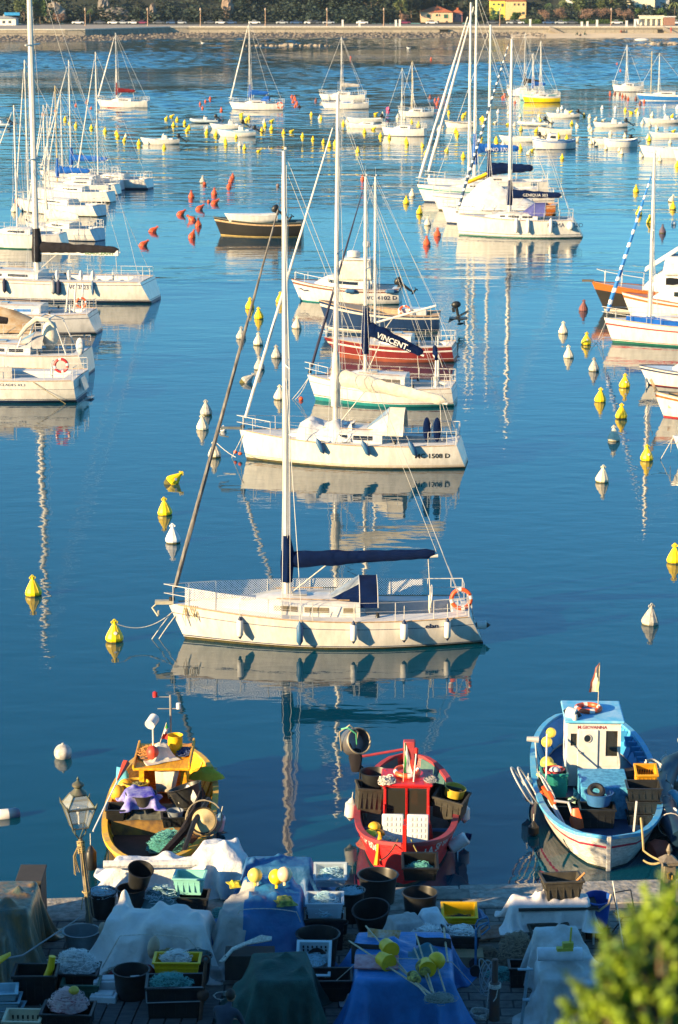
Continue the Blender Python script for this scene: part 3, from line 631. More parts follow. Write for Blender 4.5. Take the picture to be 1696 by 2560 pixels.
for i, (px_, lab, m1) in enumerate(((601, 'white fender with dark caps hanging nearest the bow of the nearest sailboat', WPL), (747, 'solid blue fender hanging below the mast of the nearest sailboat', FBL), (878, 'white fender under the spray hood of the nearest sailboat', WPL), (1002, 'plump white fender beside the cockpit of the nearest sailboat', WPL), (1109, 'white fender beneath the model lettering of the nearest sailboat', WPL))):
    t = (px_ - 1203) / (463 - 1203.); x = -L1 / 2 + L1 * t; z = .62 if i != 1 else .55
    fender(wpt(e1, (x, h1.side_at(x, z + .1) + .13, z)), lab, m1, BOOTN if i != 1 else FBL, r=.10 if i != 3 else .115, L=.50 if i != 1 else .55, grp='fenders of the nearest sailboat', rope=.45)
fender(wpt(e1, (h1.pt(0, 1).x - .45, .1, .38)), 'black and white fender at the stern end of the nearest sailboat', WPL, BLKPL, r=.13, L=.3, rope=0, rot=(0, pi / 2, 0))
def rope_thing(pts, label, r=.014, m=None, cat='rope', n=14, sag=.2, name='mooring_rope'):
    mb = MB()
    for a, b, s_ in pts: mb.tube(lin(a, b, n, s_), r, 5)
    return tag(mb.build(name, m or ROPEW), label, cat)
bw = wpt(e1, (h1.pt(1, .75).x, 0, .85))
rope_thing([(P(286, 1560, .62) + Vector((.1, 0, 0)), bw, .28), (bw, P(380, 1598, .0), -.02), (bw + Vector((.1, -.05, -.1)), P(398, 1597, 0), -.02)], 'pale mooring lines from the yellow buoy to the bow of the nearest sailboat')
mb = MB(); pp = h1.pt(.93, 1); g = random.Random(4)
for k in range(5):
    x = pp.x + g.uniform(-.2, .2); y = h1.side_at(x, .8) + .04; z = 1.15; ln = g.uniform(.3, .75); mb.tube([(x, y, z), (x - .06 + k * .03, y + .02, z - ln * .5), (x + .02, y, z - ln), (x + .12, y + .02, z - ln * .55), (x + .05, y, z)], .012, 5)
mb.build('rope_coil', ROPEY, e1)
# ---- second white sailboat
HH = dict(group=GS)
e2, h2, at2, top2, L2 = sailboat((617, 1148), (1168, 1162), 'white sailboat with cream spray hood, sagging cream mainsail and registration 1508', 'the cream-hooded sailboat', B=3.1, f1=1.25, f0=1.02, boot=BOOTD, stripe=TEAK, stripe_u=(.16, .18), bootu=.1,
    mastx=840, mtop=236, mr=.095, boom=(1118, -.85), cover=CCREAM, boomz=1.9, cover_r=.24, jib=mat('white_sail_sock', (.72, .70, .66), .8), jf=.93, jr=.06, dodger=None, ob=.03, os=.35, cabin=(.36, .80, .70, .50), wires=.009, lean=-.008, group=GS)
hull_text(h2, 'MC 1508 D', -2.55, .50, .27, BLACKH, e2, bold=.006, sx=1.1)
canopy(e2, h2, top2, CCREAM, CLEARV, x1=.75, x0=-.85, hz=1.0, hw=1.08)
mb = MB(); p = top2(.55); rows = []; g = random.Random(2)
for i in range(12):
    a = i / 11; rows.append([(p.x + 1.3 - 2.2 * a + g.uniform(-.04, .04), f * 1.12, p.z - .45 + (.45 + .22 * sin(a * 7) ** 2) * (1 - abs(f) ** 4) + g.uniform(-.06, .06)) for f in (-1.03, -.9, -.7, -.4, 0, .4, .7, .9, 1.03)])
mb.grid(rows); mb.build('hatch_cover', CWHITE, e2, ang=80)
for i, (px_, lab) in enumerate(((815, 'blue fender hanging nearest the bow of the cream-hooded sailboat'), (928, 'blue fender under the spray hood of the cream-hooded sailboat'), (1042, 'blue fender beside the registration number of the cream-hooded sailboat'))):
    t = (px_ - 1168) / (617 - 1168.); x = -L2 / 2 + L2 * t; fender(wpt(e2, (x, h2.side_at(x, .9) + .13, .92)), lab, FBL, FBL, r=.11, L=.5, rot=(0, -.45, 0), grp='blue fenders of the cream-hooded sailboat', rope=.25)
mb = MB(); bx_ = h2.pt(1, 1); mb.box((bx_.x + .35, 0, bx_.z + .06), (.9, .12, .10)); mb.tube([(bx_.x + .7, 0, bx_.z), (bx_.x + .9, 0, bx_.z - .05), (bx_.x + .8, .1, bx_.z - .25), (bx_.x + .45, .12, bx_.z - .3)], .03, 6); mb.build('anchor', mat('dark_steel', (.10, .12, .13), .5), e2)
for k in (0, 1):
    mb = MB(); mb.ball((0, 0, .48), (.16, .06, .52), 10); tag(mb.build('swim_fin', CNAVY, loc=wpt(e2, (-L2 * .325 - .42 * k, .75, h2.sh(.15) + .12))), ('left' if k == 0 else 'right') + ' of the two upright dark blue boards on the cream-hooded sailboat', 'paddle board', 'upright boards on the cream-hooded sailboat')
bw = wpt(e2, (h2.pt(1, .8).x - .1, .1, 1.05)); rope_thing([(P(543, 1108, .7), P(590, 1143, .35), .05), (bw, P(580, 1144, .0), 0), (bw, P(600, 1130, .2), 0)], 'mooring lines with orange corks ahead of the cream-hooded sailboat')
for k, (px_, py_) in enumerate(((589, 1130), (601, 1134))):
    mb = MB(); mb.ball((0, 0, 0), (.09, .07, .07), 8); tag(mb.build('cork_float', ORANGE, loc=P(px_, py_, .22)), ('left' if k == 0 else 'right') + ' orange cork on the mooring line of the cream-hooded sailboat', 'float', 'orange corks on the mooring line')
# ---- white sailboat with the navy lettered sail cover
e3, h3, at3, top3, L3 = sailboat((790, 1000), (1140, 1010), 'white sailboat with dark mesh windows, teal waterline and navy lettered sail cover', 'the teal-waterline sailboat', B=2.9, f1=1.2, f0=.9, boot=TEALH, stripe=CRED, stripe_u=(.74, .755), bootu=.2,
    mastx=914, mtop=442, mr=.08, boom=(1060, -1.1), cover=CNAVY, boomz=1.95, cover_r=.24, jib=JNAVY, jf=.95, jr=.06, ob=.06, os=.1, cabin=(.34, .86, .68, .48), win=False, wires=.010, group=GS)
cb = [c for c in kids(e3) if c.name.startswith('cabin_roof')][0]
for s_ in (1, -1): pane(at3, .06, .60, .20, .72, sides=(s_,)).build('window', mat('mesh_window_dark', (.12, .10, .08), .6, col2=(.03, .03, .03), vs=40), cb, smooth=False)
bo = [c for c in kids(e3) if c.name.startswith('boom')][0]
t = (914 - 1140.) / (790 - 1140); mx3 = -L3 / 2 + L3 * t; base3 = h3.sh(t) + .48 * .9
bl3 = abs(1060 - 914) / 350. * L3
text_plane('VINCENT...', .36, CWHITE, bo, (mx3 - .55, .29, base3 + 1.72), (pi / 2, atan(1.1 / bl3), pi), bold=.008, center=False)
mb = MB()
for s1 in (.75, -.2): mb.tube([(-L3 * .37, s1, h3.sh(.12)), (-L3 * .37, s1, h3.sh(.12) + 1.35), (-L3 * .35, s1 * .9, h3.sh(.12) + 1.55)], .05, 8)
mb.build('davit_frame', STEEL, e3); mb = MB(); lumpy([(-L3 * .375, .78, h3.sh(.1) + 1.3), (-L3 * .365, .7, h3.sh(.1) + 1.6), (-L3 * .35, .1, h3.sh(.1) + 1.75), (-L3 * .345, -.25, h3.sh(.1) + 1.68)], [.09, .13, .13, .1], 8).build('bimini_cover', CNAVY, e3)
bw = wpt(e3, (h3.pt(1, .8).x, 0, 1.1)); rope_thing([(bw, P(731, 998, 0), .05), (bw, P(738, 999, 0), .15)], 'two mooring lines at the bow of the teal-waterline sailboat')
# ---- red sailboat
e4, h4, at4, top4, L4 = sailboat((850, 893), (1140, 901), 'dark red sailboat with white stripe along its side and white cabin', 'the dark red sailboat', B=2.7, f1=1.05, f0=.85, hull=REDH, boot=mat('faded_red', (.28, .07, .04), .5), stripe=WHITE, stripe_u=(.70, .80), bootu=.25, mastx=938, mtop=442, mr=.06, jib=None, ob=.14, os=.1,
    cabin=(.36, .62, .60, .5), wires=.009, boom=(1010, .95), boomz=1.0, boomlen=3.2, group=GS)
# ---- navy launch
o, h5 = smallboat((822, 822), (1100, 826), 'navy blue wooden launch with cream rubbing strake and black outboard on a bracket', 'the navy launch', B=2.4, f1=1.6, f0=.95, hull=NAVYH, boot=CREAM, stripe=CREAM, inner=GREYW, motor=False, console=False, trim=TEAK, cat='launch', name='launch')
outboard(o, -(P(822, 822) - P(1100, 826)).length / 2 - .75, 0, 1.05, 1.15, tilt=.15); mb = MB(); mb.box((-4.15, 0, .7), (1.0, .8, .06)); mb.tube([(-3.6, .3, .5), (-4.7, .3, 1.1)], .03, 5); mb.tube([(-3.6, -.3, .5), (-4.7, -.3, 1.1)], .03, 5); mb.build('bracket', BLKPL, o)
life_ring(wpt(o, (-1.2, .55, 1.15)), Matrix.Rotation(pi / 2 - .5, 3, 'X'), 'red life ring resting inside the navy launch', .28)
mb = MB(); mb.box((-1.6, 0, 1.0), (1.6, .8, .5)); mb.build('engine_box', GREYW, o, bev=.04)
# ---- cabin cruiser
o, h6 = smallboat((752, 752), (1002, 757), 'white cabin cruiser with cream canvas cabin, seagull mark and registration on its side', 'the cabin cruiser', B=2.8, f1=1.3, f0=.95, boot=TEALH, stripe=mat('brown_stripe', (.2, .07, .04), .5), inner=DECK, motor=True, console=False, cabin=(.30, .80, .72, .55), cat='motorboat')
hull_text(h6, 'VG 4102 D', -1.15, .32, .34, NAVYP, o, bold=.006, sx=1.15); mb = MB(); mb.add([(2.75 + dx, h6.side_at(2.75 + dx, .72 + dz) + .01, .72 + dz) for dx, dz in ((.45, .02), (.22, .12), (0, 0), (-.2, .06), (-.42, -.05), (-.2, -.04), (0, -.07), (.25, .03))], [(0, 1, 2, 7), (2, 3, 4, 5), (2, 5, 6, 7)]); mb.build('seagull_mark', NAVYP, o, smooth=False)
mb = MB(); mb.box((-.35, 0, 2.0), (1.9, 1.7, 1.15), taper=1.25); mb.build('cabin_canopy', CCREAM, o, bev=.15); mb = MB(); mb.box((-.45, 0, 2.66), (1.7, 1.5, .10)); mb.tube([(-1.2, .7, 2.6), (-1.4, .8, 1.2)], .08, 6); mb.build('hard_top', WHITE, o, bev=.03)
mb = MB(); mb.lathe([(.38, 0), (.42, .08), (.40, .3), (.3, .36), (0, .38)], 16, (-.2, 0, 2.75)); mb.build('radar_dome', WHITE, o); mb = MB(); mb.tube([(-1.0, 0, 2.7), (-1.0, 0, 5.6)], .015, 5); mb.lathe([(.1, 0), (.24, .1), (.24, .32), (.1, .4), (0, .42)], 12, (-1.0, 0, 3.3)); mb.tube([(-1.0, 0, 2.7), (-1.0, 0, 3.3)], .05, 6); mb.build('aerial_mast', MAST, o)
for s1 in (1, -1):
    mb = MB(); mb.tube([h6.pt(t_, 1, s1) + Vector((0, 0, .5)) for t_ in (.62, .75, .88, .97)], .016, 5)
    for t_ in (.62, .75, .88, .97): mb.tube([h6.pt(t_, 1, s1), h6.pt(t_, 1, s1) + Vector((0, 0, .5))], .016, 5)
    mb.build('bow_rail', STEEL, o)
for k, xx in enumerate((-.2, -2.6)):
    fender(wpt(o, (xx, h6.side_at(xx, .8) + .12, .85)), 'navy fender ' + ('under the canvas cabin' if k == 0 else 'near the stern') + ' of the cabin cruiser', FBL, FBL, r=.13, L=.5, rot=(0, pi / 2, 0), rope=0, grp='navy fenders of the cabin cruiser')
# ---- black launch with a dinghy on it, mid-water
o, h7 = smallboat((553, 588), (757, 590), 'black launch with gold waterline carrying a small white dinghy', 'the black launch', B=2.6, f1=1.35, f0=1.1, hull=BLACKH, boot=mat('gold_boot', (.45, .33, .12), .5), stripe=TEAK, inner=mat('pale_blue_inside', (.15, .28, .35), .7), motor=False, console=False, trim=mat('green_grey_trim', (.09, .11, .09), .6), cat='launch', name='launch')
o, h_ = smallboat((573, 566), (690, 566), 'small white dinghy with tilted outboard lying across the black launch', 'the dinghy on the black launch', B=1.2, f1=.55, f0=.5, motor=True, console=False, cover=WHITE, mscale=1.4, name='dinghy', cat='dinghy')
D_ = P(575, 590).y - .3; o.location = (X(634, 560, D_), D_, 1.15)
# ---- left group, big one
e8, h8, at8, top8, L8 = sailboat((-255, 735), (392, 752), 'large white sailboat at the left edge with charcoal sail cover', 'the large charcoal-covered sailboat', B=4.0, f1=1.55, f0=1.3, boot=BOOTN, stripe=NAVYP, stripe_u=(.86, .885), bootu=.14,
    mastx=98, mh=22, mr=.19, boom=(325, .0), cover=CBLACK, boomz=1.25, cover_r=.27, ob=.05, os=.55, cabin=(.42, .80, .6, .42), wires=.012, sb=.86, spread=2, group=GS, boomlen=5.3)
hull_text(h8, 'VG 3523 D', -3.35, .85, .34, NAVYP, e8, bold=.006)
bo = [c for c in kids(e8) if c.name.startswith('boom')][0]
mb = MB(); tt = (98 - 392.) / (-255 - 392); mx = -L8 / 2 + L8 * tt; bz = h8.sh(tt) + .38 + 1.25; mb.box((mx - 2.65, 0, bz - .05), (5.1, .2, .34)); mb.build('boom_beam', WHITE, bo, bev=.02)
text_plane('BEAUCEANT', .32, mat('green_letters', (.05, .16, .05), .6), bo, (mx - 3.1, .112, bz - .16), (pi / 2, 0, pi), bold=.008, center=False)
for k in range(4):
    mb = MB(); mb.ball((0, 0, .3), (.14, .2, .33), 8); tag(mb.build('seat_cushion', CWHITE, loc=wpt(e8, (-L8 * .14 - k * .75, .9, h8.sh(.3)))), ['first', 'second', 'third', 'fourth'][k] + ' white cushion from the mast in the cockpit of the charcoal-covered sailboat', 'cushion', 'white cushions on the charcoal-covered sailboat')
for k, (px_, m1) in enumerate(((42, JNAVY), (163, mat('grey_fender', (.25, .26, .28), .5)), (176, JNAVY), (258, FBL))):
    t = (px_ - 392) / (-255 - 392.); x = -L8 / 2 + L8 * t; fender(wpt(e8, (x, h8.side_at(x, .9) + .13, .95)), ['dark fender ahead of the mast', 'fat grey fender just behind the mast', 'dark fender beside the fat grey one', 'slim blue fender near the registration number'][k] + ' on the charcoal-covered sailboat', m1, m1, r=(.12, .17, .13, .08)[k], L=.7, grp='fenders of the charcoal-covered sailboat', rope=.3)
e9, h9, at9, top9, L9 = sailboat((-185, 822), (250, 830), 'pale grey sailboat with a blue cabin stripe at the left edge', 'the blue-striped sailboat', B=3.4, f1=1.3, f0=1.15, hull=GREYW, boot=BOOTN, stripe=NAVYP, stripe_u=(.80, .83), ob=.05, os=.4, cabin=(.30, .8, .66, .42), win=True, winm=BLUEH, detail=2, group=GS)
hull_text(h9, '17GE 877', 1.75, .72, .36, NAVYP, e9, bold=.004)
life_ring(wpt(e9, (-L9 * .41, .5, h9.sh(0) + .55)), Matrix.Rotation(pi / 2, 3, 'X'), 'orange life ring on the stern rail of the blue-striped sailboat', .26)
mb = MB()
for k in (0, 1, 2): mb.tube([(-L9 * .32 - k * .45, .4, h9.sh(0)), (-L9 * .34 - k * .4, .4, h9.sh(0) + 1.6)], .05, 6)
mb.build('flag_pole', WHITE, e9)
e10, h10, at10, top10, L10 = sailboat((-160, 925), (228, 932), 'white sailboat with a large stainless arch and a furled tan awning', 'the arch sailboat', B=3.5, f1=1.25, f0=1.1, boot=BOOTN, ob=.05, os=.25, sb=.9, cabin=(.34, .8, .7, .45), detail=2, group=GS)
mb = MB()
x0 = -L10 * .05
for s1 in (1.1, -1.1): mb.tube([(x0, s1, h10.sh(.4)), (x0 - .5, s1 * .98, h10.sh(.4) + 1.3), (x0 - 1.1, s1 * .9, h10.sh(.4) + 1.75), (x0 - 2.0, s1 * .8, h10.sh(.4) + 1.6), (x0 - 2.6, s1, h10.sh(.2))], .035, 6)
for dx, z in ((1.1, 1.75), (1.6, 1.7)): mb.tube([(x0 - dx, 1, h10.sh(.4) + z), (x0 - dx, -1, h10.sh(.4) + z)], .03, 6)
mb.build('arch', STEEL, e10)
lumpy([(x0 - .2, 1.1, h10.sh(.4) + .9), (x0 - .6, 1.08, h10.sh(.4) + 1.4), (x0 - 1.1, 1.0, h10.sh(.4) + 1.8), (x0 - 1.7, 1.0, h10.sh(.4) + 1.75), (x0 - 2.0, 1.0, h10.sh(.4) + 1.4)], [.06, .10, .12, .11, .06], 8).build('awning', CCREAM, e10)
lumpy([(x0 + 4, 0, h10.sh(.4) + 1.6), (x0 + 2, 0, h10.sh(.4) + 1.65), (x0 + .6, 0, h10.sh(.4) + 1.55)], [.2, .24, .16], 10).build('sail_cover', CBLACK, e10)
mb = MB(); mb.ball((0, 0, .75), (.42, .3, .75), 12); tag(mb.build('wheel_cover', CCREAM, loc=wpt(e10, (x0 - 1.6, .2, h10.sh(.2) + .1))), 'upright cream wheel cover in the cockpit of the arch sailboat', 'cover')
canopy(e10, h10, top10, CGREY, CLEARV, hw=1.1, hz=.7)
mb = MB(); mb.ball((0, 0, 0), (.22, .10, .42), 10); tag(mb.build('outboard_cover', CWHITE, loc=wpt(e10, (-L10 * .46, .9, h10.sh(0) + .4))), 'white covered lifebuoy pod on the stern rail of the arch sailboat', 'cover')
e19, h19, at19, top19, L19 = sailboat((-220, 866), (128, 872), 'white sailboat with a beige cockpit tent squeezed between the blue-striped and arch sailboats', 'the beige-tented sailboat', B=3.0, f1=1.15, f0=.95, detail=1, win=False, group=GS, ob=.05, os=.2)
mb = MB(); mb.grid([[(x, 1.25 * f, 1.0 + hz_ * (1 - abs(f)) ** .8 + random.uniform(-.04, .04)) for f in (-1, -.6, -.3, 0, .3, .6, 1)] for x, hz_ in ((1.2, .3), (.4, 1.1), (-.8, 1.3), (-2.0, 1.0), (-3.1, .5))]); mb.build('cockpit_tent', [mat('beige_tent', (.45, .36, .24), .9, col2=(.36, .22, .10), vs=2)], e19, ang=70)
e11, h11, at11, top11, L11 = sailboat((-300, 985), (205, 996), 'white sailboat with red life ring on its stern, lowest in the left row', 'the lowest left sailboat', B=3.7, f1=1.3, f0=1.12, boot=BOOTN, stripe=NAVYP, stripe_u=(.62, .635), ob=.05, os=.0, sb=.9, cabin=(.45, .8, .7, .45), detail=2, bootu=.16, group=GS)
hull_text(h11, 'VG 4836 D', .75, .80, .34, NAVYP, e11, bold=.002); hull_text(h11, 'CYCLADES 43.3', -1.15, .84, .17, NAVYP, e11, bold=0, sx=1.3)
life_ring(wpt(e11, (-L11 * .42, .7, h11.sh(0) + .55)), Matrix.Rotation(pi / 2, 3, 'X'), 'red life ring on the stern rail of the lowest left sailboat', .3, a=REDP)
mb = MB(); mb.box((0, 0, 0), (.1, .9, .6)); mb.box((0, 0, -.75), (.4, .7, .05)); mb.build('stern_gate', WHITE, e11, loc=(-L11 / 2 - .12, 0, .75), rot=(0, .3, 0)); mb = MB(); mb.box((-1.1, 1.2, h11.sh(.3) + .3), (1.6, .06, .55)); mb.build('weather_cloth', CGREY, e11)
s_ = wpt(e11, (-L11 * .31, h11.side_at(-L11 * .31, 1.0) + .05, 1.05)); rope_thing([(s_, P(165, 1010), -.0)], 'tan stern line hanging from the lowest left sailboat', m=ROPEY)
# left group, farther back
LG = [((-62, 615), (168, 620), 'white sailboat with a green waterline at the left edge behind the charcoal-covered one', 'the green-waterline sailboat', dict(B=3.0, boot=GREENH, mastx=46, mtop=263, f1=1.2, f0=1.05, os=.3)),
 ((78, 590), (252, 602), 'pale grey sailboat with a beige sail lying along its boom', 'the beige-sail sailboat', dict(B=2.8, hull=GREYW, mastx=118, mtop=262, mr=.05, boom=(200, 0), cover=CCREAM, boomz=.6, cover_r=.28, os=.3)),
 ((55, 528), (256, 541), 'white sailboat with a dark waterline and tall thin mast in the left group', 'the tall thin-masted sailboat', dict(B=2.8, boot=BOOTD, mastx=73, mtop=150, os=.3)),
 ((92, 498), (284, 505), 'white sailboat with a black engine and dark stern in the left group', 'the black-sterned sailboat', dict(B=2.6, boot=BLACKH, mastx=124, mtop=258, mr=.05)),
 ((120, 482), (300, 486), 'white sailboat with a tan wooden mast and blue sail cover in the left group', 'the tan-masted sailboat', dict(B=2.6, mastx=145, mtop=214, mastm=mat('tan_mast', (.55, .42, .18), .5), boom=(228, 0), cover=CBLUE, boomz=.9, cover_r=.24, mr=.06)),
 ((130, 470), (306, 476), 'pale blue tinted sailboat with a short mast in the left group', 'the pale short-masted sailboat', dict(B=2.6, hull=GREYW, mastx=158, mtop=226, mr=.055)),
 ((115, 455), (300, 460), 'white sailboat with a long blue sail cover, farthest back in the left group', 'the long blue-covered sailboat', dict(B=2.9, mastx=180, mtop=150, boom=(272, 0), cover=CBLUE, boomz=.9, cover_r=.22, mr=.07)),
 ((205, 466), (378, 472), 'white sailboat with a navy waterline sticking out right of the left group', 'the navy-waterline sailboat', dict(B=2.9, boot=BOOTN, mastx=247, mtop=130, bootu=.2, mr=.07, jib=MAST))]
for bow_, stern_, lab, sh_, kw in LG:
    k = dict(f1=1.05, f0=.88, detail=1, wires=.014, group=GS, spread=1, jib=MAST, jr=.055, sb=.66, os=.25, ob=.08); k.update(kw); sailboat(bow_, stern_, lab, sh_, **k)
# right group
e12, h12, at12, top12, L12 = sailboat((1148, 588), (1458, 592), 'white sailboat with violet blue spray hood, nearest of the right group', 'the violet-hooded sailboat', B=3.6, f1=1.6, f0=1.35, boot=GREENH, stripe=BOOTN, stripe_u=(.19, .22), bootu=.06, mastx=1273, mtop=98, mr=.12, mastm=MAST,
    boom=(1404, 0), cover=CNAVY, boomz=1.2, cover_r=.24, jib=JDKW, jf=1.0, jr=.10, ob=.03, os=.75, cabin=(.34, .78, .66, .45), wires=.014, spread=2, group=GS)
hull_text(h12, 'ROMA 4020D', -2.0, .85, .45, NAVYP, e12, bold=.0)
bo = [c for c in kids(e12) if c.name.startswith('boom')][0]
text_plane('GENIQUA 303', .3, CWHITE, bo, (-L12 / 2 + L12 * (1273 - 1458.) / (1148 - 1458.) - 1.0, .22, h12.sh(.5) + .4 + 1.25), (pi / 2, 0, pi), center=False)
canopy(e12, h12, top12, CPURP, CPURP, hw=1.2, hz=.9, x1=1.2)
for k, px_ in enumerate((1294, 1323, 1379)):
    t = (px_ - 1458) / (1148 - 1458.); x = -L12 / 2 + L12 * t; fender(wpt(e12, (x, h12.side_at(x, .9) + .14, .95)), ['first', 'second', 'third'][k] + ' long white fender from the mast on the violet-hooded sailboat', WPL, WPL, r=.13, L=.95, rope=.2, grp='long white fenders of the violet-hooded sailboat')
mb = MB(); mb.ball((0, 0, 0), (.28, .2, .33), 12); tag(mb.build('fender_ball', WPL, loc=wpt(e12, (-L12 * .40, h12.side_at(-L12 * .40, .9) + .15, .95))), 'round white fender near the stern of the violet-hooded sailboat', 'fender')
# tented boat and others behind
e13, h13, at13, top13, L13 = sailboat((1118, 558), (1320, 560), 'white boat under a peaked white tent cover between the right group sailboats', 'the tented boat', B=2.8, f1=1.3, f0=1.1, detail=1, win=False, group=GS)
mb = MB(); rows = []
for i, x in enumerate((2.4, 1.6, .8, -.2, -1.4, -2.8, -3.8)):
    hz = (.3, 1.0, 1.9, 2.5, 1.5, 1.0, .5)[i]; wv = (.7, 1.0, 1.2, 1.3, 1.3, 1.25, 1.1)[i]; rows.append([(x + random.uniform(-.05, .05), wv * f, 1.15 + hz * (1 - abs(f)) ** .85 + random.uniform(-.06, .06)) for f in (-1, -.7, -.35, 0, .35, .7, 1)])
mb.grid(rows); mb.build('tent_cover', CWHITE, e13, ang=70)
smallboat((1190, 538), (1392, 542), 'varnished orange and red wooden boat tucked behind the tented boat', 'the varnished wooden boat', B=2.6, f1=1.2, f0=1.0, hull=WOOD, boot=REDP, stripe=TEAK, inner=TEAK, motor=False, console=False, cat='wooden boat', cabin=(.3, .7, .5, .4))
sailboat((1098, 526), (1385, 528), 'long white sailboat with a deep navy sail cover and yellow sock', 'the deep navy-covered sailboat', B=3.4, f1=1.45, f0=1.2, mastx=1221, mtop=62, mr=.11, boom=(1333, .2), cover=CNAVY, boomz=1.6, cover_r=.36, detail=1, wires=.016, spread=2, boot=BOOTD, stripe=NAVYP, jib=None, group=GS)
sailboat((1062, 505), (1345, 507), 'white ketch-like sailboat with a teal bow stripe and two white furled sails', 'the teal-striped sailboat', B=3.3, f1=1.5, f0=1.25, mastx=1172, mtop=6, mr=.12, detail=1, wires=.016, spread=2, boot=BOOTN, stripe=TEALH, stripe_u=(.72, .82), jib=mat('white_sail_sock', (.72, .70, .66), .8), jr=.12, jf=.95, group=GS)
e14, h14, _, _, L14 = sailboat((1085, 484), (1370, 486), 'sailboat with a bright blue lettered sail cover farthest back in the right group', 'the bright blue-covered sailboat', B=3.2, f1=1.4, f0=1.2, mastx=1186, mtop=-20, mr=.12, detail=1, wires=.016, spread=2, boom=(1298, .1), cover=CBLUE, boomz=2.2, cover_r=.30, jib=mat('white_sail_sock', (.72, .70, .66), .8), jr=.12, jf=.95, group=GS)
bo = [c for c in kids(e14) if c.name.startswith('boom')][0]
text_plane('BENO 370', .45, CWHITE, bo, (-L14 / 2 + L14 * (1186 - 1370.) / (1085 - 1370.) - .9, .27, h14.sh(.5) + .4 + 2.2), (pi / 2, 0, pi), center=False)
o = [x for x in bpy.data.objects if x.get('label', '').startswith('long white sailboat with a deep navy')][0]
lumpy([(.2, 0, 3.4), (1.0, 0, 2.9), (2.4, 0, 2.3)], [.14, .18, .12], 8).build('boom_sock', CYEL, o)
# right edge
o, h15 = smallboat((1512, 776), (1900, 784), 'black and varnished wooden cruiser with a white canvas cabin at the right edge', 'the black wooden cruiser', B=3.0, f1=1.7, f0=1.1, hull=BLACKH, boot=CREAM, stripe=WOOD, inner=DECK, motor=False, console=False, cat='motorboat', cabin=(.2, .72, .72, 1.3), trim=WOOD)
h15m = [c for c in kids(o) if c.name.startswith('hull')][0]
mb = MB(); L15 = (P(1512, 776) - P(1900, 784)).length
mb.grid([[Vector((p_.x, p_.y + .012, p_.z)) for p_ in [h15.pt(t_, u_) for t_ in [i / 12 for i in range(13)]]] for u_ in (.74, .87, .98)]); mb.build('varnished_strake', WOOD, o)
mb = MB(); p_ = Vector((L15 * .08, 0, 2.3)); mb.box(p_ + Vector((-.6, 0, .5)), (1.8, 2.0, 1.1), taper=1.2); mb.build('cabin_canopy', CWHITE, o, bev=.2); mb = MB(); mb.box((1.25, 0, 3.1), (2.3, 1.6, .12), R=Matrix.Rotation(-2.55, 3, 'Y')); mb.build('raised_hatch', CWHITE, o, bev=.04)
mb = MB(); b_ = h15.pt(1, 1); mb.box((b_.x + .2, 0, b_.z + .05), (.7, .2, .12)); mb.build('bowsprit', mat('old_wood', (.10, .08, .06), .8), o); mb = MB()
for s1 in (1, -1):
    mb.tube([(b_.x - .3, s1 * .1, b_.z + .75)] + [tuple(h15.pt(t_, 1, s1) + Vector((0, 0, .75))) for t_ in (.93, .84, .72)], .018, 5)
    for t_ in (.93, .84, .72): mb.tube([h15.pt(t_, 1, s1), h15.pt(t_, 1, s1) + Vector((0, 0, .75))], .018, 5)
mb.build('bow_rail', STEEL, o)
o, h16 = smallboat((1580, 796), (1880, 806), 'white motor launch with an orange rail and dark cabin windows at the right edge', 'the orange-railed launch', B=2.6, f1=1.5, f0=1.0, stripe=mat('orange_rail', (.50, .12, .03), .4), boot=CREAM, motor=False, console=False, cat='motorboat', cabin=(.15, .78, .62, .85), trim=mat('orange_rail', (.5, .12, .03)))
e17, h17, at17, top17, L17 = sailboat((1532, 856), (1960, 866), 'white sailboat with a red stripe and blue-and-white wrapped forestay at the right edge', 'the red-striped sailboat', B=3.0, f1=1.35, f0=1.1, boot=GREENH, stripe=REDP, stripe_u=(.72, .79), mastx=1624, mtop=382, mr=.085, jib=JBLUE, jf=.88, jr=.10, ob=.055, bootu=.12, cabin=(.3, .86, .6, .36), win=False, detail=2, group=GS)
lumpy([tuple(h17.pt(t_, 1) * 1 + Vector((0, -.35, .12))) for t_ in (.88, .8, .72, .64, .5)], [.16, .2, .2, .18, .16], 8).build('sail_bag', CBLUE, e17)
bw = wpt(e17, (h17.pt(1, .8).x, 0, 1.1)); rope_thing([(bw, P(1492, 858), 0), (bw, P(1500, 857), .1), (P(1470, 838, .6), P(1492, 858), .1)], 'mooring lines meeting the water ahead of the red-striped sailboat')
smallboat((1622, 962), (1900, 968), 'white motorboat with a dark rubbing strip and white fender at the right edge', 'the dark-strip motorboat', B=2.4, f1=.95, f0=.8, boot=CRED, stripe=BOOTN, motor=False, console=False, cabin=(.2, .75, .6, .5))
o, h18 = smallboat((1660, 1042), (1960, 1050), 'white wooden rowing boat with an orange gunwale cut by the right edge', 'the orange-gunwale boat', B=2.0, f1=1.15, f0=.8, boot=REDP, stripe=mat('orange_rail', (.5, .12, .03)), trim=TEAK, motor=False, console=False, kind='row', inner=GREYW, cat='rowing boat', name='rowing_boat')
mb = MB(); b_ = h18.pt(1, 1); mb.box((b_.x + .0, 0, b_.z + .25), (.12, .1, .7), R=Matrix.Rotation(.5, 3, 'Y')); mb.build('stem_post', TEAK, o)
rope_thing([(wpt(o, (b_.x, 0, b_.z - .3)), P(1610, 1044), 0), (wpt(o, (b_.x, 0, b_.z - .3)), P(1618, 1040), 0)], 'short mooring line off the bow of the orange-gunwale boat')
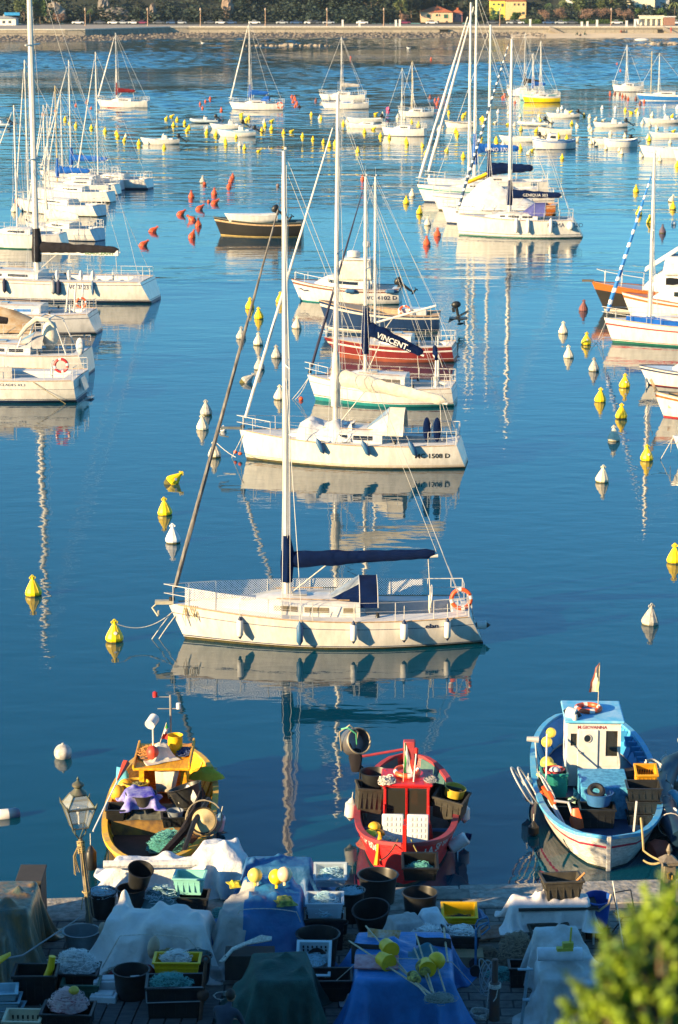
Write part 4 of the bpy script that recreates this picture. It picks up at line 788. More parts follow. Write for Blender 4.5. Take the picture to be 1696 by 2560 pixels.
o, _h = smallboat((1706, 1150), (1980, 1150), 'pale bow of another boat just outside the right edge with slack white lines', 'the boat outside the right edge', B=2.0, f1=1.0, f0=.8, motor=False, console=False, cover=CWHITE)
rope_thing([(P(1693, 1088, .9), P(1630, 1112, .62), .15), (P(1683, 1094, .95), P(1651, 1150), 0), (P(1680, 1100, .9), P(1677, 1130, .3), 0)], 'slack white mooring lines at the right edge below the orange-gunwale boat')
# far boats
FS = [((252, 268), (372, 269), 'white sailboat with a maroon sail cover alone at the far left', 'the maroon-covered sailboat', dict(mastx=293, mtop=82, boom=(340, 0), cover=CRED, boot=mat('red_boot', (.35, .05, .04), .5), jib=MAST)),
 ((583, 274), (710, 275), 'white sailboat with a blue sail cover, blue spray hood and red life ring far out', 'the blue-hooded far sailboat', dict(mastx=625, mtop=52, boom=(672, 0), cover=CBLUE, dodger=CBLUE, jib=MAST)),
 ((806, 250), (915, 251), 'white sailboat with an outboard and grey covers behind the blue-trimmed far one', 'the grey-covered far sailboat', dict(mastx=854, mtop=92, B=2.2, f1=.9, f0=.8, boom=(900, 0), cover=CGREY)),
 ((812, 272), (922, 272), 'white boat with blue window trim at the centre of the far field', 'the blue-trimmed far boat', dict(B=2.3, f1=.9, f0=.8, winm=BLUEH)),
 ((1002, 292), (1084, 292), 'small white sailboat with a yellowish mast just left of the tall twin masts', 'the yellow-masted small sailboat', dict(mastx=1030, mtop=152, B=2.2, f1=.8, f0=.7, mastm=mat('tan_mast', (.55, .42, .18), .5), mr=.05)),
 ((962, 339), (1064, 341), 'white sailboat without covers among the yellow buoys left of the tall masts', 'the bare small sailboat', dict(mastx=1005, mtop=170, B=2.3, f1=1.0, f0=.9, mr=.05)),
 ((1272, 240), (1345, 241), 'white sailboat with a black sail cover behind the yellow-hulled one', 'the black-covered far sailboat', dict(mastx=1311, mtop=82, B=2.4, boom=(1350, 0), cover=CBLACK, mr=.06)),
 ((1302, 250), (1392, 250), 'pale teal sailboat partly hidden behind the yellow-hulled one', 'the pale teal sailboat', dict(mastx=1331, mtop=132, B=2.2, hull=mat('pale_teal', (.25, .55, .55), .4), boom=(1364, 0), cover=CBLUE, mr=.05)),
 ((1312, 256), (1400, 256), 'sailboat with a bright yellow hull far out on the right', 'the yellow-hulled sailboat', dict(mastx=1350, mtop=102, B=2.4, hull=YELH, boot=BLACKH, stripe=WHITE, stripe_u=(.78, 1.0), mr=.06)),
 ((1536, 229), (1608, 229), 'small white sailboat with a black outboard at the far right', 'the small far right sailboat', dict(mastx=1565, mtop=112, B=2.3, f1=1.1, f0=.9, mr=.06)),
 ((1600, 251), (1735, 252), 'blue-hulled sailboat hung with orange floats at the far right edge', 'the blue-hulled sailboat', dict(mastx=1646, mtop=132, B=2.4, hull=BLUEH, boot=WHITE, stripe=WHITE, stripe_u=(.75, 1.0), mr=.05))]
for bow_, stern_, lab, sh_, kw in FS:
    k = dict(f1=1.05, f0=.9, detail=1, wires=.02, group='small boats on the far moorings', spread=1, B=2.6, mr=.07, cover_r=.25, boomz=.9, jr=.09); k.update(kw)
    o, *_r = sailboat(bow_, stern_, lab, sh_, **k)
o2 = o; mb = MB(); zt = Z(127, P(1628, 251).y); mb.tube([(2.35, 0, .9), (2.35, 0, zt)], .06, 6); mb.build('foremast', mat('tan_mast', (.55, .42, .18), .5), o2)
life_ring(P(701, 262, .9) + Vector((0, -1.2, 0)), Matrix.Rotation(pi / 2, 3, 'X'), 'red life ring on the stern rail of the blue-hooded far sailboat', .38)
DN = [((1372, 294), (1448, 294), 'white open motorboat with black outboard right of the yellow-hulled sailboat', 'the white open motorboat', dict(console=True)),
 ((1490, 318), (1568, 318), 'white speedboat with raised windscreen and black outboard on the right', 'the raised-windscreen speedboat', dict()),
 ((1616, 308), (1702, 308), 'white speedboat with a central seat at the far right edge', 'the far right speedboat', dict()),
 ((1256, 353), (1352, 354), 'low white speedboat with a dark grey cover right of the tall masts', 'the grey-covered speedboat', dict(console=False)),
 ((1352, 337), (1430, 338), 'long plain cream rowing boat without fittings', 'the plain cream rowing boat', dict(kind='row', motor=False, console=False, B=1.4, hull=CREAM, inner=CREAM, f1=.9, f0=.6, name='rowing_boat', cat='rowing boat')),
 ((1334, 373), (1440, 372), 'white launch with blue trim and a small glazed cabin', 'the blue-trimmed launch', dict(stripe=BLUEH, boot=BOOTN, motor=False, console=False, cabin=(.45, .68, .5, .75), f1=1.1, f0=.9, kind='double')),
 ((1484, 360), (1580, 361), 'plain white open boat behind the blue-rimmed rowing boat on the right', 'the plain white open boat', dict(console=False)),
 ((1512, 367), (1594, 367), 'pale rowing boat with a blue rim and two fenders on the right', 'the blue-rimmed rowing boat', dict(kind='double', motor=False, console=False, stripe=BLUEH, trim=WHITE, inner=BLUEH, name='rowing_boat', cat='rowing boat', f1=.9, f0=.8)),
 ((1632, 344), (1730, 344), 'low white speedboat with dark lettering at the right edge', 'the lettered speedboat', dict(console=False)),
 ((1612, 393), (1760, 395), 'white motorboat with a bow rail behind the right edge mast', 'the bow-railed motorboat', dict(f1=1.2, f0=1.0, console=False, motor=False)),
 ((1692, 402), (1790, 403), 'white boat bow overlapping the bow-railed motorboat at the right edge', 'the overlapping white bow', dict(f1=1.1, f0=.9, console=False, motor=False)),
 ((1118, 319), (1192, 319), 'white dinghy with a black cover left of the tall masts', 'the black-covered dinghy', dict(motor=False, console=False, f1=.9, f0=.7, name='dinghy', cat='dinghy', stripe=BLACKH)),
 ((874, 306), (957, 306), 'white motorboat with a black outboard in the centre of the far field', 'the central far motorboat', dict(console=False)),
 ((874, 320), (968, 321), 'white sailing dinghy without a mast in the centre of the far field', 'the mastless sailing dinghy', dict(motor=False, console=False, cabin=(.35, .7, .5, .3), B=1.9)),
 ((532, 322), (610, 322), 'white open motorboat half hidden behind the light blue striped one', 'the half hidden motorboat', dict()),
 ((552, 341), (640, 341), 'white motorboat with light blue wave stripes and a black outboard', 'the wave-striped motorboat', dict(f1=.8, f0=.7, stripe=mat('sky_stripe', (.15, .45, .75), .4))),
 ((360, 360), (450, 360), 'white speedboat with black outboard alone in the left of the far field', 'the lone speedboat', dict(f1=.7, f0=.55))]
for bow_, stern_, lab, sh_, kw in DN:
    k = dict(group='small boats on the far moorings'); k.update(kw); smallboat(bow_, stern_, lab, sh_, **k)
inflatable((476, 307), (549, 308), 'grey and blue inflatable dinghy in the left of the far field', 'the grey inflatable', mat('grey_tube', (.30, .38, .45), .6))
inflatable((1295, 314), (1372, 315), 'grey inflatable dinghy below the yellow-hulled sailboat', 'the second grey inflatable', mat('pale_tube', (.62, .62, .60), .6))
inflatable((-30, 316), (30, 317), 'grey inflatable dinghy cut by the left edge', 'the left edge inflatable', mat('grey_tube', (.30, .38, .45)))
# ================================================================ mooring buoys
BM = {'Y': mat('buoy_yellow', (.86, .62, .0), .42, var=.06, vs=4), 'W': mat('buoy_cream', (.76, .68, .50), .55, var=.10, vs=6), 'R': mat('buoy_orange', (.62, .09, .02), .55, var=.12, vs=5), 'P': mat('buoy_maroon', (.22, .08, .07), .7), 'G': mat('buoy_grey', (.50, .48, .42), .7, var=.2, vs=8), 'V': mat('buoy_violet', (.12, .09, .13), .7), 'N': mat('buoy_white', (.80, .80, .80), .45)}
BC = {'Y': 'yellow', 'W': 'cream', 'R': 'orange', 'P': 'maroon', 'G': 'dirty grey-white', 'V': 'dark violet', 'N': 'clean white'}
ALG = mat('buoy_growth', (.10, .09, .02), .9)
def buoy_mesh(k):
    mb = MB(); mb.lathe([(.10, -.22), (.19, -.12), (.215, .0), (.215, .03)], 12, k=1); mb.lathe([(.215, .03), (.235, .06), (.235, .13), (.19, .25), (.125, .39), (.065, .51), (.045, .56)], 12, k=0)
    for a in range(6):
        t = a * pi / 3; mb.tube([(.235 * cos(t), .235 * sin(t), .12), (.188 * cos(t), .188 * sin(t), .26), (.06 * cos(t), .06 * sin(t), .52)], .006, 4, k=0)
    return mb.mesh('mooring_buoy', [BM[k], ALG if k != 'R' else BM['R']])
def eye_mesh(k):
    mb = MB(); R = Matrix.Rotation(pi / 2, 3, 'X'); mb.torus((-.05, 0, .60), .032, .017, 10, 6, M=R); mb.torus((.05, 0, .60), .032, .017, 10, 6, M=R); mb.torus((0, 0, .655), .03, .017, 10, 6, M=R); mb.tube([(0, 0, .52), (0, 0, .62)], .03, 8); return mb.mesh('eye', [BM[k]])
bm_ = {k: buoy_mesh(k) for k in BM}; em_ = {k: eye_mesh(k) for k in BM}
BL = """Y190,317 Y175,311 Y163,303 Y229,323 Y243,319 Y263,331 Y291,336 Y295,344 Y311,354 W315,344 Y348,362 R109,288 R190,265 R228,273 R139,279 P218,259
Y415,300r Y427,294R Y443,303 Y434,316 Y462,310 Y473,322 Y468,330 Y517,335 W518,324 Y540,340 Y591,346 Y565,363 Y564,355 W600,366 Y612,373 Y644,381R Y411,372 Y601,289R Y604,294 Y616,303 Y622,299 Y677,306R W661,309 Y663,317 Y679,325 Y655,330 Y710,336 Y726,332R Y757,343 Y783,351 Y779,289 W800,298
R526,250 R514,256 R501,262 R507,272 R554,278 R730,245 R737,247 R739,252 R733,257 R743,261 R738,267 R749,270 P790,254
Y803,299 Y859,312 W868,306 W871,320 Y937,288R W957,289 W995,296 W1012,298 Y1030,309 Y1047,317 Y912,333 Y932,325R Y952,343 Y974,347 Y1018,362 Y1016,355 Y1058,367l Y1088,373 Y1116,380r Y1065,387 Y1159,395 Y895,381 Y809,358 Y824,368 Y838,361 Y1123,285 R1088,252 R1097,250 R1093,261 R1112,245 P1076,246 Y1158,295 Y1163,288r W1107,319 W1098,327 Y1140,332 Y1144,340
Y1203,300r Y1209,303 W1236,310R N1246,283 W1272,286 Y1268,314R W1287,316 W1301,294 Y1303,327 W1348,294 Y1352,303l N1396,279 N1405,274 Y1424,283R W1378,308 Y1430,312 W1445,318l Y1340,331r W1363,339 Y1397,343 Y1418,350 W1442,355r Y1242,361 Y1241,353 W1259,364 Y1302,374 Y1328,380R W1321,388r Y1406,398 R1288,257 R1257,246 R1262,241 Y1203,349
N1506,273 N1539,274 Y1564,278 Y1580,284L Y1591,281r W1597,286l N1663,269 N1694,273 W1631,291 Y1461,292 W1475,296 W1489,302r W1507,304R W1475,322 W1479,330 W1527,337 W1563,344 W1607,311 G1625,317 W1644,323l Y1682,331R W1621,348 Y1624,353 W1676,359 W1478,361 W1492,367 W1516,374 W1549,379 W1555,386 W1605,393l W1651,403 Y1680,294r Y1694,418
R1526,235 P1538,236 P1550,237 R1557,241 P1564,245 R1571,249 P1590,249 P1601,261 R1611,256 R1543,162 R1552,178 R877,145 R1078,149
Y1016,510 Y1049,535 W1070,564 R1094,591 R1068,613 W1031,491 N1074,450 Y1591,480 Y1598,538 Y1625,558 W1678,505r Y1683,524 V1657,583 P1459,777 Y1466,862
R479,495 R536,488 R534,511R R496,525R R449,538R R484,552L R496,566 R479,595r R379,580R R355,615R G507,457 R582,445 R578,456 R573,470 R907,450 Y625,772 Y701,757 Y648,797 G603,847 W646,863 W742,821 G692,895 G649,924 G611,957R W699,999 G516,1038 W507,1074 W537,1144 Y425,1210R Y413,1288 N433,1358
W1409,834 W1423,895 G1486,928 Y1562,969 Y1501,1005 Y1554,1047 W1536,1103 Y1618,1152 W1506,1206 Y84,1490 Y286,1605 G1626,1562 Y1688,1408 W36,530 R46,505l""".split()
blist = []
for s in BL:
    k = s[0]; til = s[-1] if s[-1] in 'rRlL' else ''; xy = s[1:len(s) - (1 if til else 0)].split(','); blist.append((k, float(xy[0]), float(xy[1]), til))
ORD = ['', 'second ', 'third ', 'fourth ', 'fifth ', 'sixth ', 'seventh ', 'eighth ', 'ninth ', 'tenth ', 'eleventh ', 'twelfth ', 'thirteenth ', 'fourteenth ', 'fifteenth ']
tmp = []
for k, x, y, til in blist:
    best = None
    for sh_, bx, by, bh in BOATS:
        dx = max(0, abs(x - bx) - bh); dy = abs(y - by) * (1.6 if y < 450 else 1.0); dd = dx + dy
        if best is None or dd < best[0]:
            side = 'left of' if x < bx - bh else ('right of' if x > bx + bh else ('in front of' if y > by else 'behind')); best = (dd, sh_, side)
    tmp.append((k, x, y, til, best))
cnt = {}; lab = {}
for i in sorted(range(len(tmp)), key=lambda i: tmp[i][4][0]):
    k, x, y, til, (dd, sh_, side) = tmp[i]; key = (k, bool(til), sh_, side); n = cnt.get(key, 0); cnt[key] = n + 1
    lab[i] = f"{'tilted' if til else 'upright'} {BC[k]} cone buoy, {ORD[min(n, 14)]}nearest {side} {sh_}" if n else f"{'tilted' if til else 'upright'} {BC[k]} cone buoy nearest, {side} {sh_}"
SPECIAL = {(286, 1605): 'yellow cone buoy with a white number disc tied to the nearest sailboat', (692, 895): 'grey-white cone buoy painted with the numeral 6', (699, 999): 'cream cone buoy marked with a 1 by the teal-waterline sailboat', (433, 1358): 'clean white cone buoy lowest in the line left of the dark forestay', (84, 1490): 'yellow-green cone buoy alone at the lower left'}
for i, (k, x, y, til, best) in enumerate(tmp):
    o = bpy.data.objects.new('mooring_buoy', bm_[k]); C.objects.link(o); g = random.Random(i); o.location = P(x, y) + Vector((0, .1, g.uniform(-.03, .01)))
    a = {'': g.uniform(-.06, .06), 'r': .35, 'R': .85, 'l': -.35, 'L': -.85}[til]; o.rotation_euler = (g.uniform(-.08, .08), a, g.uniform(0, .3)); sc = 1.06 if y > 450 else .92 * g.uniform(.85, 1.12); sc *= .8 if k == 'R' and y < 480 else 1; o.scale = (sc * 1.1, sc * 1.1, sc * .95)
    e = bpy.data.objects.new('eye', em_[k]); C.objects.link(e); e.parent = o
    tag(o, SPECIAL.get((int(x), int(y)), lab[i]), 'buoy', 'cone mooring buoys')
    if (int(x), int(y)) in ((286, 1605), (425, 1210), (1562, 969), (1618, 1152), (1466, 862)):
        mb = MB(); R = Matrix.Rotation(-pi / 2 + .55, 3, 'X').inverted() if 0 else Matrix.Rotation(pi / 2 - .42, 3, 'X'); mb.lathe([(.05, 0), (.05, .004), (0, .005)], 14, (0, -.165, .30), R=R); mb.build('number_disc', BM['N'], o)
        if (int(x), int(y)) == (286, 1605): text_plane('25', .075, BLACKH, o, (0, -.175, .278), (pi / 2 - .42, 0, 0))
    for key, tx in (((692, 895), '6'), ((699, 999), '1'), ((507, 1074), '1'), ((516, 1038), 'A')):
        if (int(x), int(y)) == key: text_plane(tx, .24, BLACKH, o, (0, -.205, .10), (pi / 2 - .42, 0, 0), bold=.008)
# balls and floats
def ballfloat(px, py, r, m, label, cat='float', z=None, name='ball_float'):
    mb = MB(); mb.ball((0, 0, 0), r, 20); mb.tube([(0, 0, r * .9), (0, 0, r * 1.12)], r * .14, 8); return tag(mb.build(name, m, loc=P(px, py, 0) + Vector((0, r * .5, r * .55 if z is None else z))), label, cat)
ballfloat(157, 1897, .235, mat('dirty_white', (.62, .61, .58), .6, var=.25, vs=4), 'dirty white ball float alone on the dark water at the lower left')
ballfloat(559, 1078, .15, BM['N'], 'small white ball float beside the dark forestay ahead of the cream-hooded sailboat')
ballfloat(753, 1001, .11, BM['R'], 'small orange ball float near the bow of the teal-waterline sailboat')
ballfloat(971, 276, .30, mat('pink_float', (.75, .05, .20), .5), 'pink ball float in the far field left of the yellow-masted small sailboat')
ballfloat(1685, 562, .2, BM['N'], 'small white float near the right edge above the black wooden cruiser')
ballfloat(695, 466, .16, mat('brown_float', (.2, .14, .13), .7), 'small brown float above the black launch'); ballfloat(522, 506, .14, BM['R'], 'small orange ball float among the orange cone buoys')
ballfloat(512, 463, .18, BM['R'], 'small dark orange ball float beside the grey-white buoy in the orange group'); ballfloat(1120, 267, .18, BM['Y'], 'small yellow ball float right of the far orange buoy cluster')
mb = MB(); mb.lathe([(.0, -.30), (.12, -.28), (.15, -.2), (.15, .0)], 14, k=0); mb.lathe([(.15, 0), (.15, .2), (.11, .27), (0, .30)], 14, k=1); tag(mb.build('fender', [WPL, FBL], loc=P(20, 2046) + Vector((0, .1, .06)), rot=(1.57, .2, 1.9)), 'white and navy cylindrical fender drifting at the left edge', 'fender')
# ================================================================ far shore details
def PD(px, py, D): return Vector((X(px, py, D), D, Z(py, D)))
def xs_(px, D): return X(px, 60, D)
LEAF_D = mat('leaf_dark', (.020, .040, .026), .8, col2=(.010, .020, .016), vs=.12); LEAF_S = mat('leaf_olive', (.15, .17, .055), .8, col2=(.06, .09, .03), vs=.2); LEAF_P = mat('twig_pink', (.28, .17, .12), .9, col2=(.18, .11, .08), vs=.4)
LEAF_G = mat('leaf_green', (.09, .15, .03), .8, col2=(.04, .08, .02), vs=.3); TRUNK = mat('trunk_bark', (.16, .11, .07), .9)
g = np.random.default_rng(5); bl = []
for i in range(900):
    x = g.uniform(-105, 105); yy = g.uniform(683.5, 716); zz = float(np.interp(yy, [683, 694, 707, 716], [2.8, 3.3, 10.5, 16])) * (.85 if x > 28 else 1); r = g.uniform(1.2, 2.8)
    if (15 < x < 38 or 40 < x < 51) and yy < 699: continue
    bl.append((x, yy, zz + r * .5, r, r, r * g.uniform(.8, 1.5)))
f1_ = leaves('forest', bl, 70000, .42, LEAF_D, seed=3, shell=.75)
tag(f1_, 'dark green wood covering the foot of the hill behind the seawall', 'forest', kind='stuff')
bl = []
for i in range(420):
    x = g.uniform(-330, 330); k = g.random(); yy = 700 + 100 * k; zz = float(np.interp(yy, [700, 724, 752, 790, 860], [9, 22, 32, 38, 42])) * (1 + .16 * sin(x * .021 + 1.2)) * (.75 if x > 28 else 1); r = g.uniform(4, 8); bl.append((x, yy, zz, r, r, r * .8))
tag(leaves('hill_forest', bl, 26000, 2.0, LEAF_D, seed=4, shell=.7), 'dark wood on the upper hillside', 'forest', kind='stuff')
def tree(px, D, base, h, cw, m, label, n=900, sz=.35, kind='round', cat='tree', trunk=None, seed=0, name='tree'):
    o = empty(name, (X(px, 60, D), D, base), 0, label, cat, 'trees along the far promenade'); r = random.Random(seed + px)
    mb = MB(); th = h * (.55 if kind != 'palm' else .85); mb.tube([(0, 0, -.3), (.05 * h * r.uniform(-1, 1), 0, th * .5), (0, 0, th)], [.05 * h * .5, .035 * h * .5, .02 * h * .5], 6)
    if kind != 'palm':
        for k in range(5): a = r.uniform(0, 6.28); mb.tube([(0, 0, th * r.uniform(.45, .9)), (cw * .35 * cos(a), cw * .35 * sin(a), th + h * .15 * r.random())], [.012 * h, .005 * h], 4)
    mb.build('trunk', trunk or TRUNK, o)
    if kind == 'palm':
        mb = MB()
        for k in range(18):
            a = k * 2.4; L_ = cw * .5 * r.uniform(.8, 1.1); up = r.uniform(-.2, .6); pts = [Vector((L_ * t * cos(a), L_ * t * sin(a), th + L_ * (up * t * 1.6 - 1.1 * t * t))) for t in (0, .3, .6, 1)]
            side = Vector((-sin(a), cos(a), 0)) * L_ * .10; mb.grid([[p - side * w_ - Vector((0, 0, .12 * L_ * (w_ > 0))) for p, w_ in zip(pts, (.2, 1, .9, .1))], pts, [p + side * w_ - Vector((0, 0, .1 * L_)) for p, w_ in zip(pts, (.2, 1, .9, .1))]])
        mb.build('crown', m, o); return o
    bl_ = []
    for k in range(11):
        a = r.uniform(0, 6.28); q = cw / 2 * r.random() ** .6 * .75
        if kind == 'pine': bl_.append((q * cos(a), q * sin(a), h * r.uniform(.78, .95), cw * .22, cw * .22, h * .08))
        elif kind == 'cone': zz = r.uniform(.2, 1); bl_.append((cw * .1 * cos(a), cw * .1 * sin(a), h * zz, cw * .45 * (1.05 - zz) + .1, cw * .45 * (1.05 - zz) + .1, h * .14))
        else: bl_.append((q * cos(a), q * sin(a), h * r.uniform(.45, .85), cw * .23, cw * .23, h * .18))
    leaves('crown', bl_, n, sz, m, o, seed=px, shell=.3); return o
for i, (px, D, b, h, cw, m, lab, kind) in enumerate([
    (1362, 680, 2.6, 4.2, 4.0, LEAF_P, 'bare pinkish tree left of the palm on the promenade', 'round'), (1400, 681, 2.6, 4.6, 4.6, LEAF_P, 'bare pinkish tree directly under the tall palm', 'round'), (1465, 681, 2.6, 4.2, 5.0, LEAF_P, 'bare pinkish tree behind the middle of the beach', 'round'),
    (1503, 682, 2.6, 4.8, 5.4, LEAF_P, 'wide bare pinkish tree left of the tall beach lamp', 'round'), (1562, 681, 2.6, 4.4, 5.0, LEAF_P, 'bare pinkish tree right of the tall beach lamp', 'round'), (1013, 684, 2.6, 2.6, 3.4, LEAF_P, 'low bare brownish bush left of the pink house', 'round'),
    (1408, 688, 3.2, 6.4, 3.4, LEAF_S, 'palm beside the tall white house', 'palm'), (1372, 688, 3.2, 5.6, 2.6, LEAF_G, 'dark palm behind the bare trees', 'palm'), (1686, 688, 2.8, 6.2, 3.6, LEAF_S, 'palm at the right edge by the white villa', 'palm'), (1448, 690, 3.2, 7.5, 5.5, LEAF_S, 'tall olive green tree right of the tall white house', 'round'),
    (1515, 692, 3.2, 8.5, 7.0, LEAF_S, 'broad sunlit tree left of the white villa', 'round'), (930, 686, 3.0, 8.2, 6.5, LEAF_S, 'umbrella shaped tree left of the pink house', 'pine'), (1030, 692, 3.0, 8.5, 5.5, LEAF_D, 'dark tree behind the pink house', 'round'), (1000, 687, 3, 7.6, 4.5, LEAF_S, 'sunlit tree beside the umbrella shaped one', 'round'),
    (60, 676, 2.6, 7.5, 5.5, LEAF_S, 'sunlit olive tree by the white building at the far left', 'round'), (102, 678, 2.6, 6.8, 4.5, LEAF_G, 'green tree behind the tall near mast at far left', 'round'), (1290, 682, 2.6, 3.0, 3.2, LEAF_G, 'green shrub in front of the yellow house', 'round'), (1240, 683, 2.6, 2.6, 4.2, LEAF_G, 'low hedge tree left of the yellow house', 'round'),
    (150, 675, 2.6, 3.0, 3.8, LEAF_P, 'pinkish bush under the cliff at the far left', 'round'), (1600, 690, 3, 3.6, 3.4, LEAF_G, 'green bush at the foot of the white villa', 'round'), (1655, 689, 3, 3.8, 4.0, LEAF_G, 'green bush in front of the blue shaded wing', 'round'), (225, 680, 2.6, 4.4, 1.8, LEAF_G, 'small palm above the parked cars at left', 'palm')]):
    tree(px, D, b, h, cw, m, lab, n=1500 if m is not LEAF_P else 1100, sz=.26 if m is not LEAF_P else .15, kind=kind, seed=i)
mb = MB()
for a_, b_ in ((1150, 1235), (1320, 1360), (1420, 1500), (1590, 1640)): pass
hb = [(xs_(px, 681), 681, 3.1, .8, .5, .7) for px in list(range(1300, 1350, 6)) + list(range(1405, 1560, 6))]
tag(leaves('hedge', hb, 5000, .16, LEAF_G, seed=9), 'clipped green hedge along the back of the promenade by the beach', 'hedge')
def rockmesh(seed, s=1):
    r = random.Random(seed); mb = MB(); mb.ball((0, 0, 0), (s, s * .8, s * .62), 8); mb.v = [tuple(c * r.uniform(.72, 1.2) for c in v) for v in mb.v]; return mb
ROCK = mat('boulder', (.42, .34, .25), .9, col2=(.2, .17, .14), vs=2); ROCKD = mat('riprap_rock', (.24, .20, .16), .9, col2=(.08, .075, .07), vs=.8)
rm = [rockmesh(k).mesh('boulder', ROCK) for k in range(6)]
r = random.Random(8)
for px0, px1, py, n, nm in ((612, 832, 116, 18, 'breakwater off the seawall'), (1612, 1700, 112, 11, 'breakwater off the beach')):
    for i in range(n):
        px = px0 + (px1 - px0) * (i + .5) / n; o = bpy.data.objects.new('boulder', rm[i % 6]); C.objects.link(o); s = r.uniform(.35, 1.0) * (1 if .15 < i / n < .9 else .6); o.scale = (s * r.uniform(1, 1.5), s, s); o.location = P(px, py) + Vector((0, r.uniform(-1, 1), .15)); o.rotation_euler = (0, 0, r.uniform(0, 6))
        tag(o, f"tan boulder in the low {nm}, {(ORD[i] if i < 15 else ['sixteenth ', 'seventeenth ', 'eighteenth '][i - 15]) or 'first '}from the left", 'boulder', 'boulders of the low ' + nm)
mb = MB(); r = random.Random(12)
for i in range(1500):
    x = r.uniform(-95, 54); k = r.random(); y0 = shore_y(x); y1 = wy(x) - .8
    if x > 30 and r.random() < .4: continue
    y_ = y0 + (y1 - y0) * k; z_ = -.1 + 1.0 * k; s = r.uniform(.25, .6); rk = rockmesh(i, s); mb.add([(v[0] + x, v[1] + y_, v[2] + z_) for v in rk.v], rk.f)
tag(mb.build('rock_armour', ROCKD, smooth=False), 'tumbled grey rocks heaped along the foot of the seawall', 'rocks', kind='stuff')
PLAST = {}
def house(px0, px1, D, base, eave, ridge, wall, roofm, label, wins, depth=7, side=None, name='house', shutter=None, hip=.5, winm=None):
    x0, x1 = X(px0, 60, D), X(px1, 60, D); w_ = x1 - x0; o = empty(name, ((x0 + x1) / 2, D, base), 0, label, 'house', 'houses on the far shore')
    mb = MB(); mb.box((0, depth / 2, (eave - base) / 2 - .5), (w_, depth, eave - base + 1)); mb.build('wall', wall, o, smooth=False)
    mb = MB(); h = ridge - eave; e = .3; a = w_ / 2 + e; d0, d1 = -e, depth + e; rr = max(.2, a - depth * hip)
    mb.add([(-a, d0, eave - base), (a, d0, eave - base), (a, d1, eave - base), (-a, d1, eave - base), (-rr, depth / 2, ridge - base), (rr, depth / 2, ridge - base)], [(0, 1, 5, 4), (1, 2, 5), (2, 3, 4, 5), (3, 0, 4), (3, 2, 1, 0)]); ro = mb.build('roof', roofm, o, smooth=False)
    mb = MB(); mb.box((rr * .3, depth / 2, ridge - base + .1), (.5, .5, .7)); mb.build('chimney', roofm, ro, smooth=False)
    for (wx, wz, ww, wh, sh_) in wins:
        mb = MB(); cx, cz = (X(wx, 60, D) - (x0 + x1) / 2), wz - base; mb.box((cx, -.02, cz), (ww, .08, wh)); wo = mb.build('window', winm or mat('window_pane', (.06, .07, .08), .3), o, smooth=False)
        if sh_:
            for s1 in (-1, 1): mb = MB(); mb.box((cx + s1 * ww * .75, -.05, cz), (ww * .5, .06, wh)); mb.build('shutter', sh_, wo, smooth=False)
    return o
TERR = mat('roof_tile', (.52, .15, .06), .8, var=.15, vs=1.5); SHG = mat('green_shutter', (.03, .22, .12), .6)
house(1053, 1132, 690, 2.4, 5.5, 7.0, mat('peach_plaster', (.72, .50, .33), .9), TERR, 'peach-walled house with terracotta hip roof and green shutters behind the seawall', [(1071, 4.5, .45, .8, SHG), (1071, 2.9, .5, .6, SHG), (1092, 4.7, .3, .6, SHG), (1099, 4.7, .3, .6, None), (1115, 4.4, .6, 1.1, SHG), (1095, 2.8, .5, .7, None), (1117, 2.9, .5, .5, None)], depth=8)
house(1133, 1156, 691.5, 2.4, 5.3, 6.2, mat('shaded_peach_plaster', (.45, .20, .20), .9), TERR, 'darker shaded side of the peach-walled house, built as a rose wing', [(1138, 4.5, .4, .8, None), (1150, 4.5, .4, .8, None)], depth=6)  # shaded side of the peach house, its shade put into a darker plaster
YW = mat('lemon_plaster', (.80, .68, .12), .9); house(1226, 1262, 694, 3.0, 8.6, 9.6, YW, TERR, 'tall lemon yellow house with green shutters behind green shrubs', [(1234, 7.6, .3, .5, SHG), (1246, 7.6, .3, .5, SHG), (1234, 5.2, .35, 1.2, SHG), (1246, 5.2, .35, 1.2, SHG), (1256, 7.4, .7, .9, None)], depth=8)
house(1264, 1315, 693, 3.0, 8.5, 9.4, mat('dim_lemon_plaster', (.72, .52, .25), .9), TERR, 'dimmer ochre side of the lemon yellow house, built as a joined block', [(1286, 7.6, .5, .6, None), (1296, 7.6, .5, .6, None), (1308, 7.6, .5, .6, None), (1284, 5.0, .5, 1.0, None), (1296, 5.0, .5, .8, None), (1308, 5.2, .8, .7, None)], depth=8)  # bright and dim sides of one yellow house put into two plaster colours
house(1566, 1636, 700, 2.8, 9.6, 11, mat('cream_plaster', (.78, .72, .55), .9), TERR, 'cream villa with pale blue shuttered windows behind the bare trees', [(1574, 6.8, .5, 1.1, BLUEH), (1594, 6.8, .4, 1.1, SHG), (1621, 6.8, .5, 1.1, BLUEH), (1608, 6.4, .6, 1.8, None)], depth=10)
house(1637, 1672, 702, 2.8, 9.0, 10.2, mat('pale_plaster', (.55, .58, .6), .9), TERR, 'pale shaded wing right of the cream villa', [(1645, 6.6, .5, .9, BLUEH), (1658, 6.6, .5, .9, BLUEH)], depth=10)
house(1416, 1431, 700, 3, 10.5, 12, mat('white_plaster', (.74, .74, .72), .9), TERR, 'narrow white house glimpsed between palm and olive green tree', [(1425, 7.4, .35, .8, SHG)], depth=6)
house(1215, 1225, 705, 3, 9, 10, mat('white_plaster', (.74, .74, .72)), TERR, 'narrow pale house glimpsed left of the lemon yellow house', [(1220, 7.0, .3, .8, None)], depth=6)
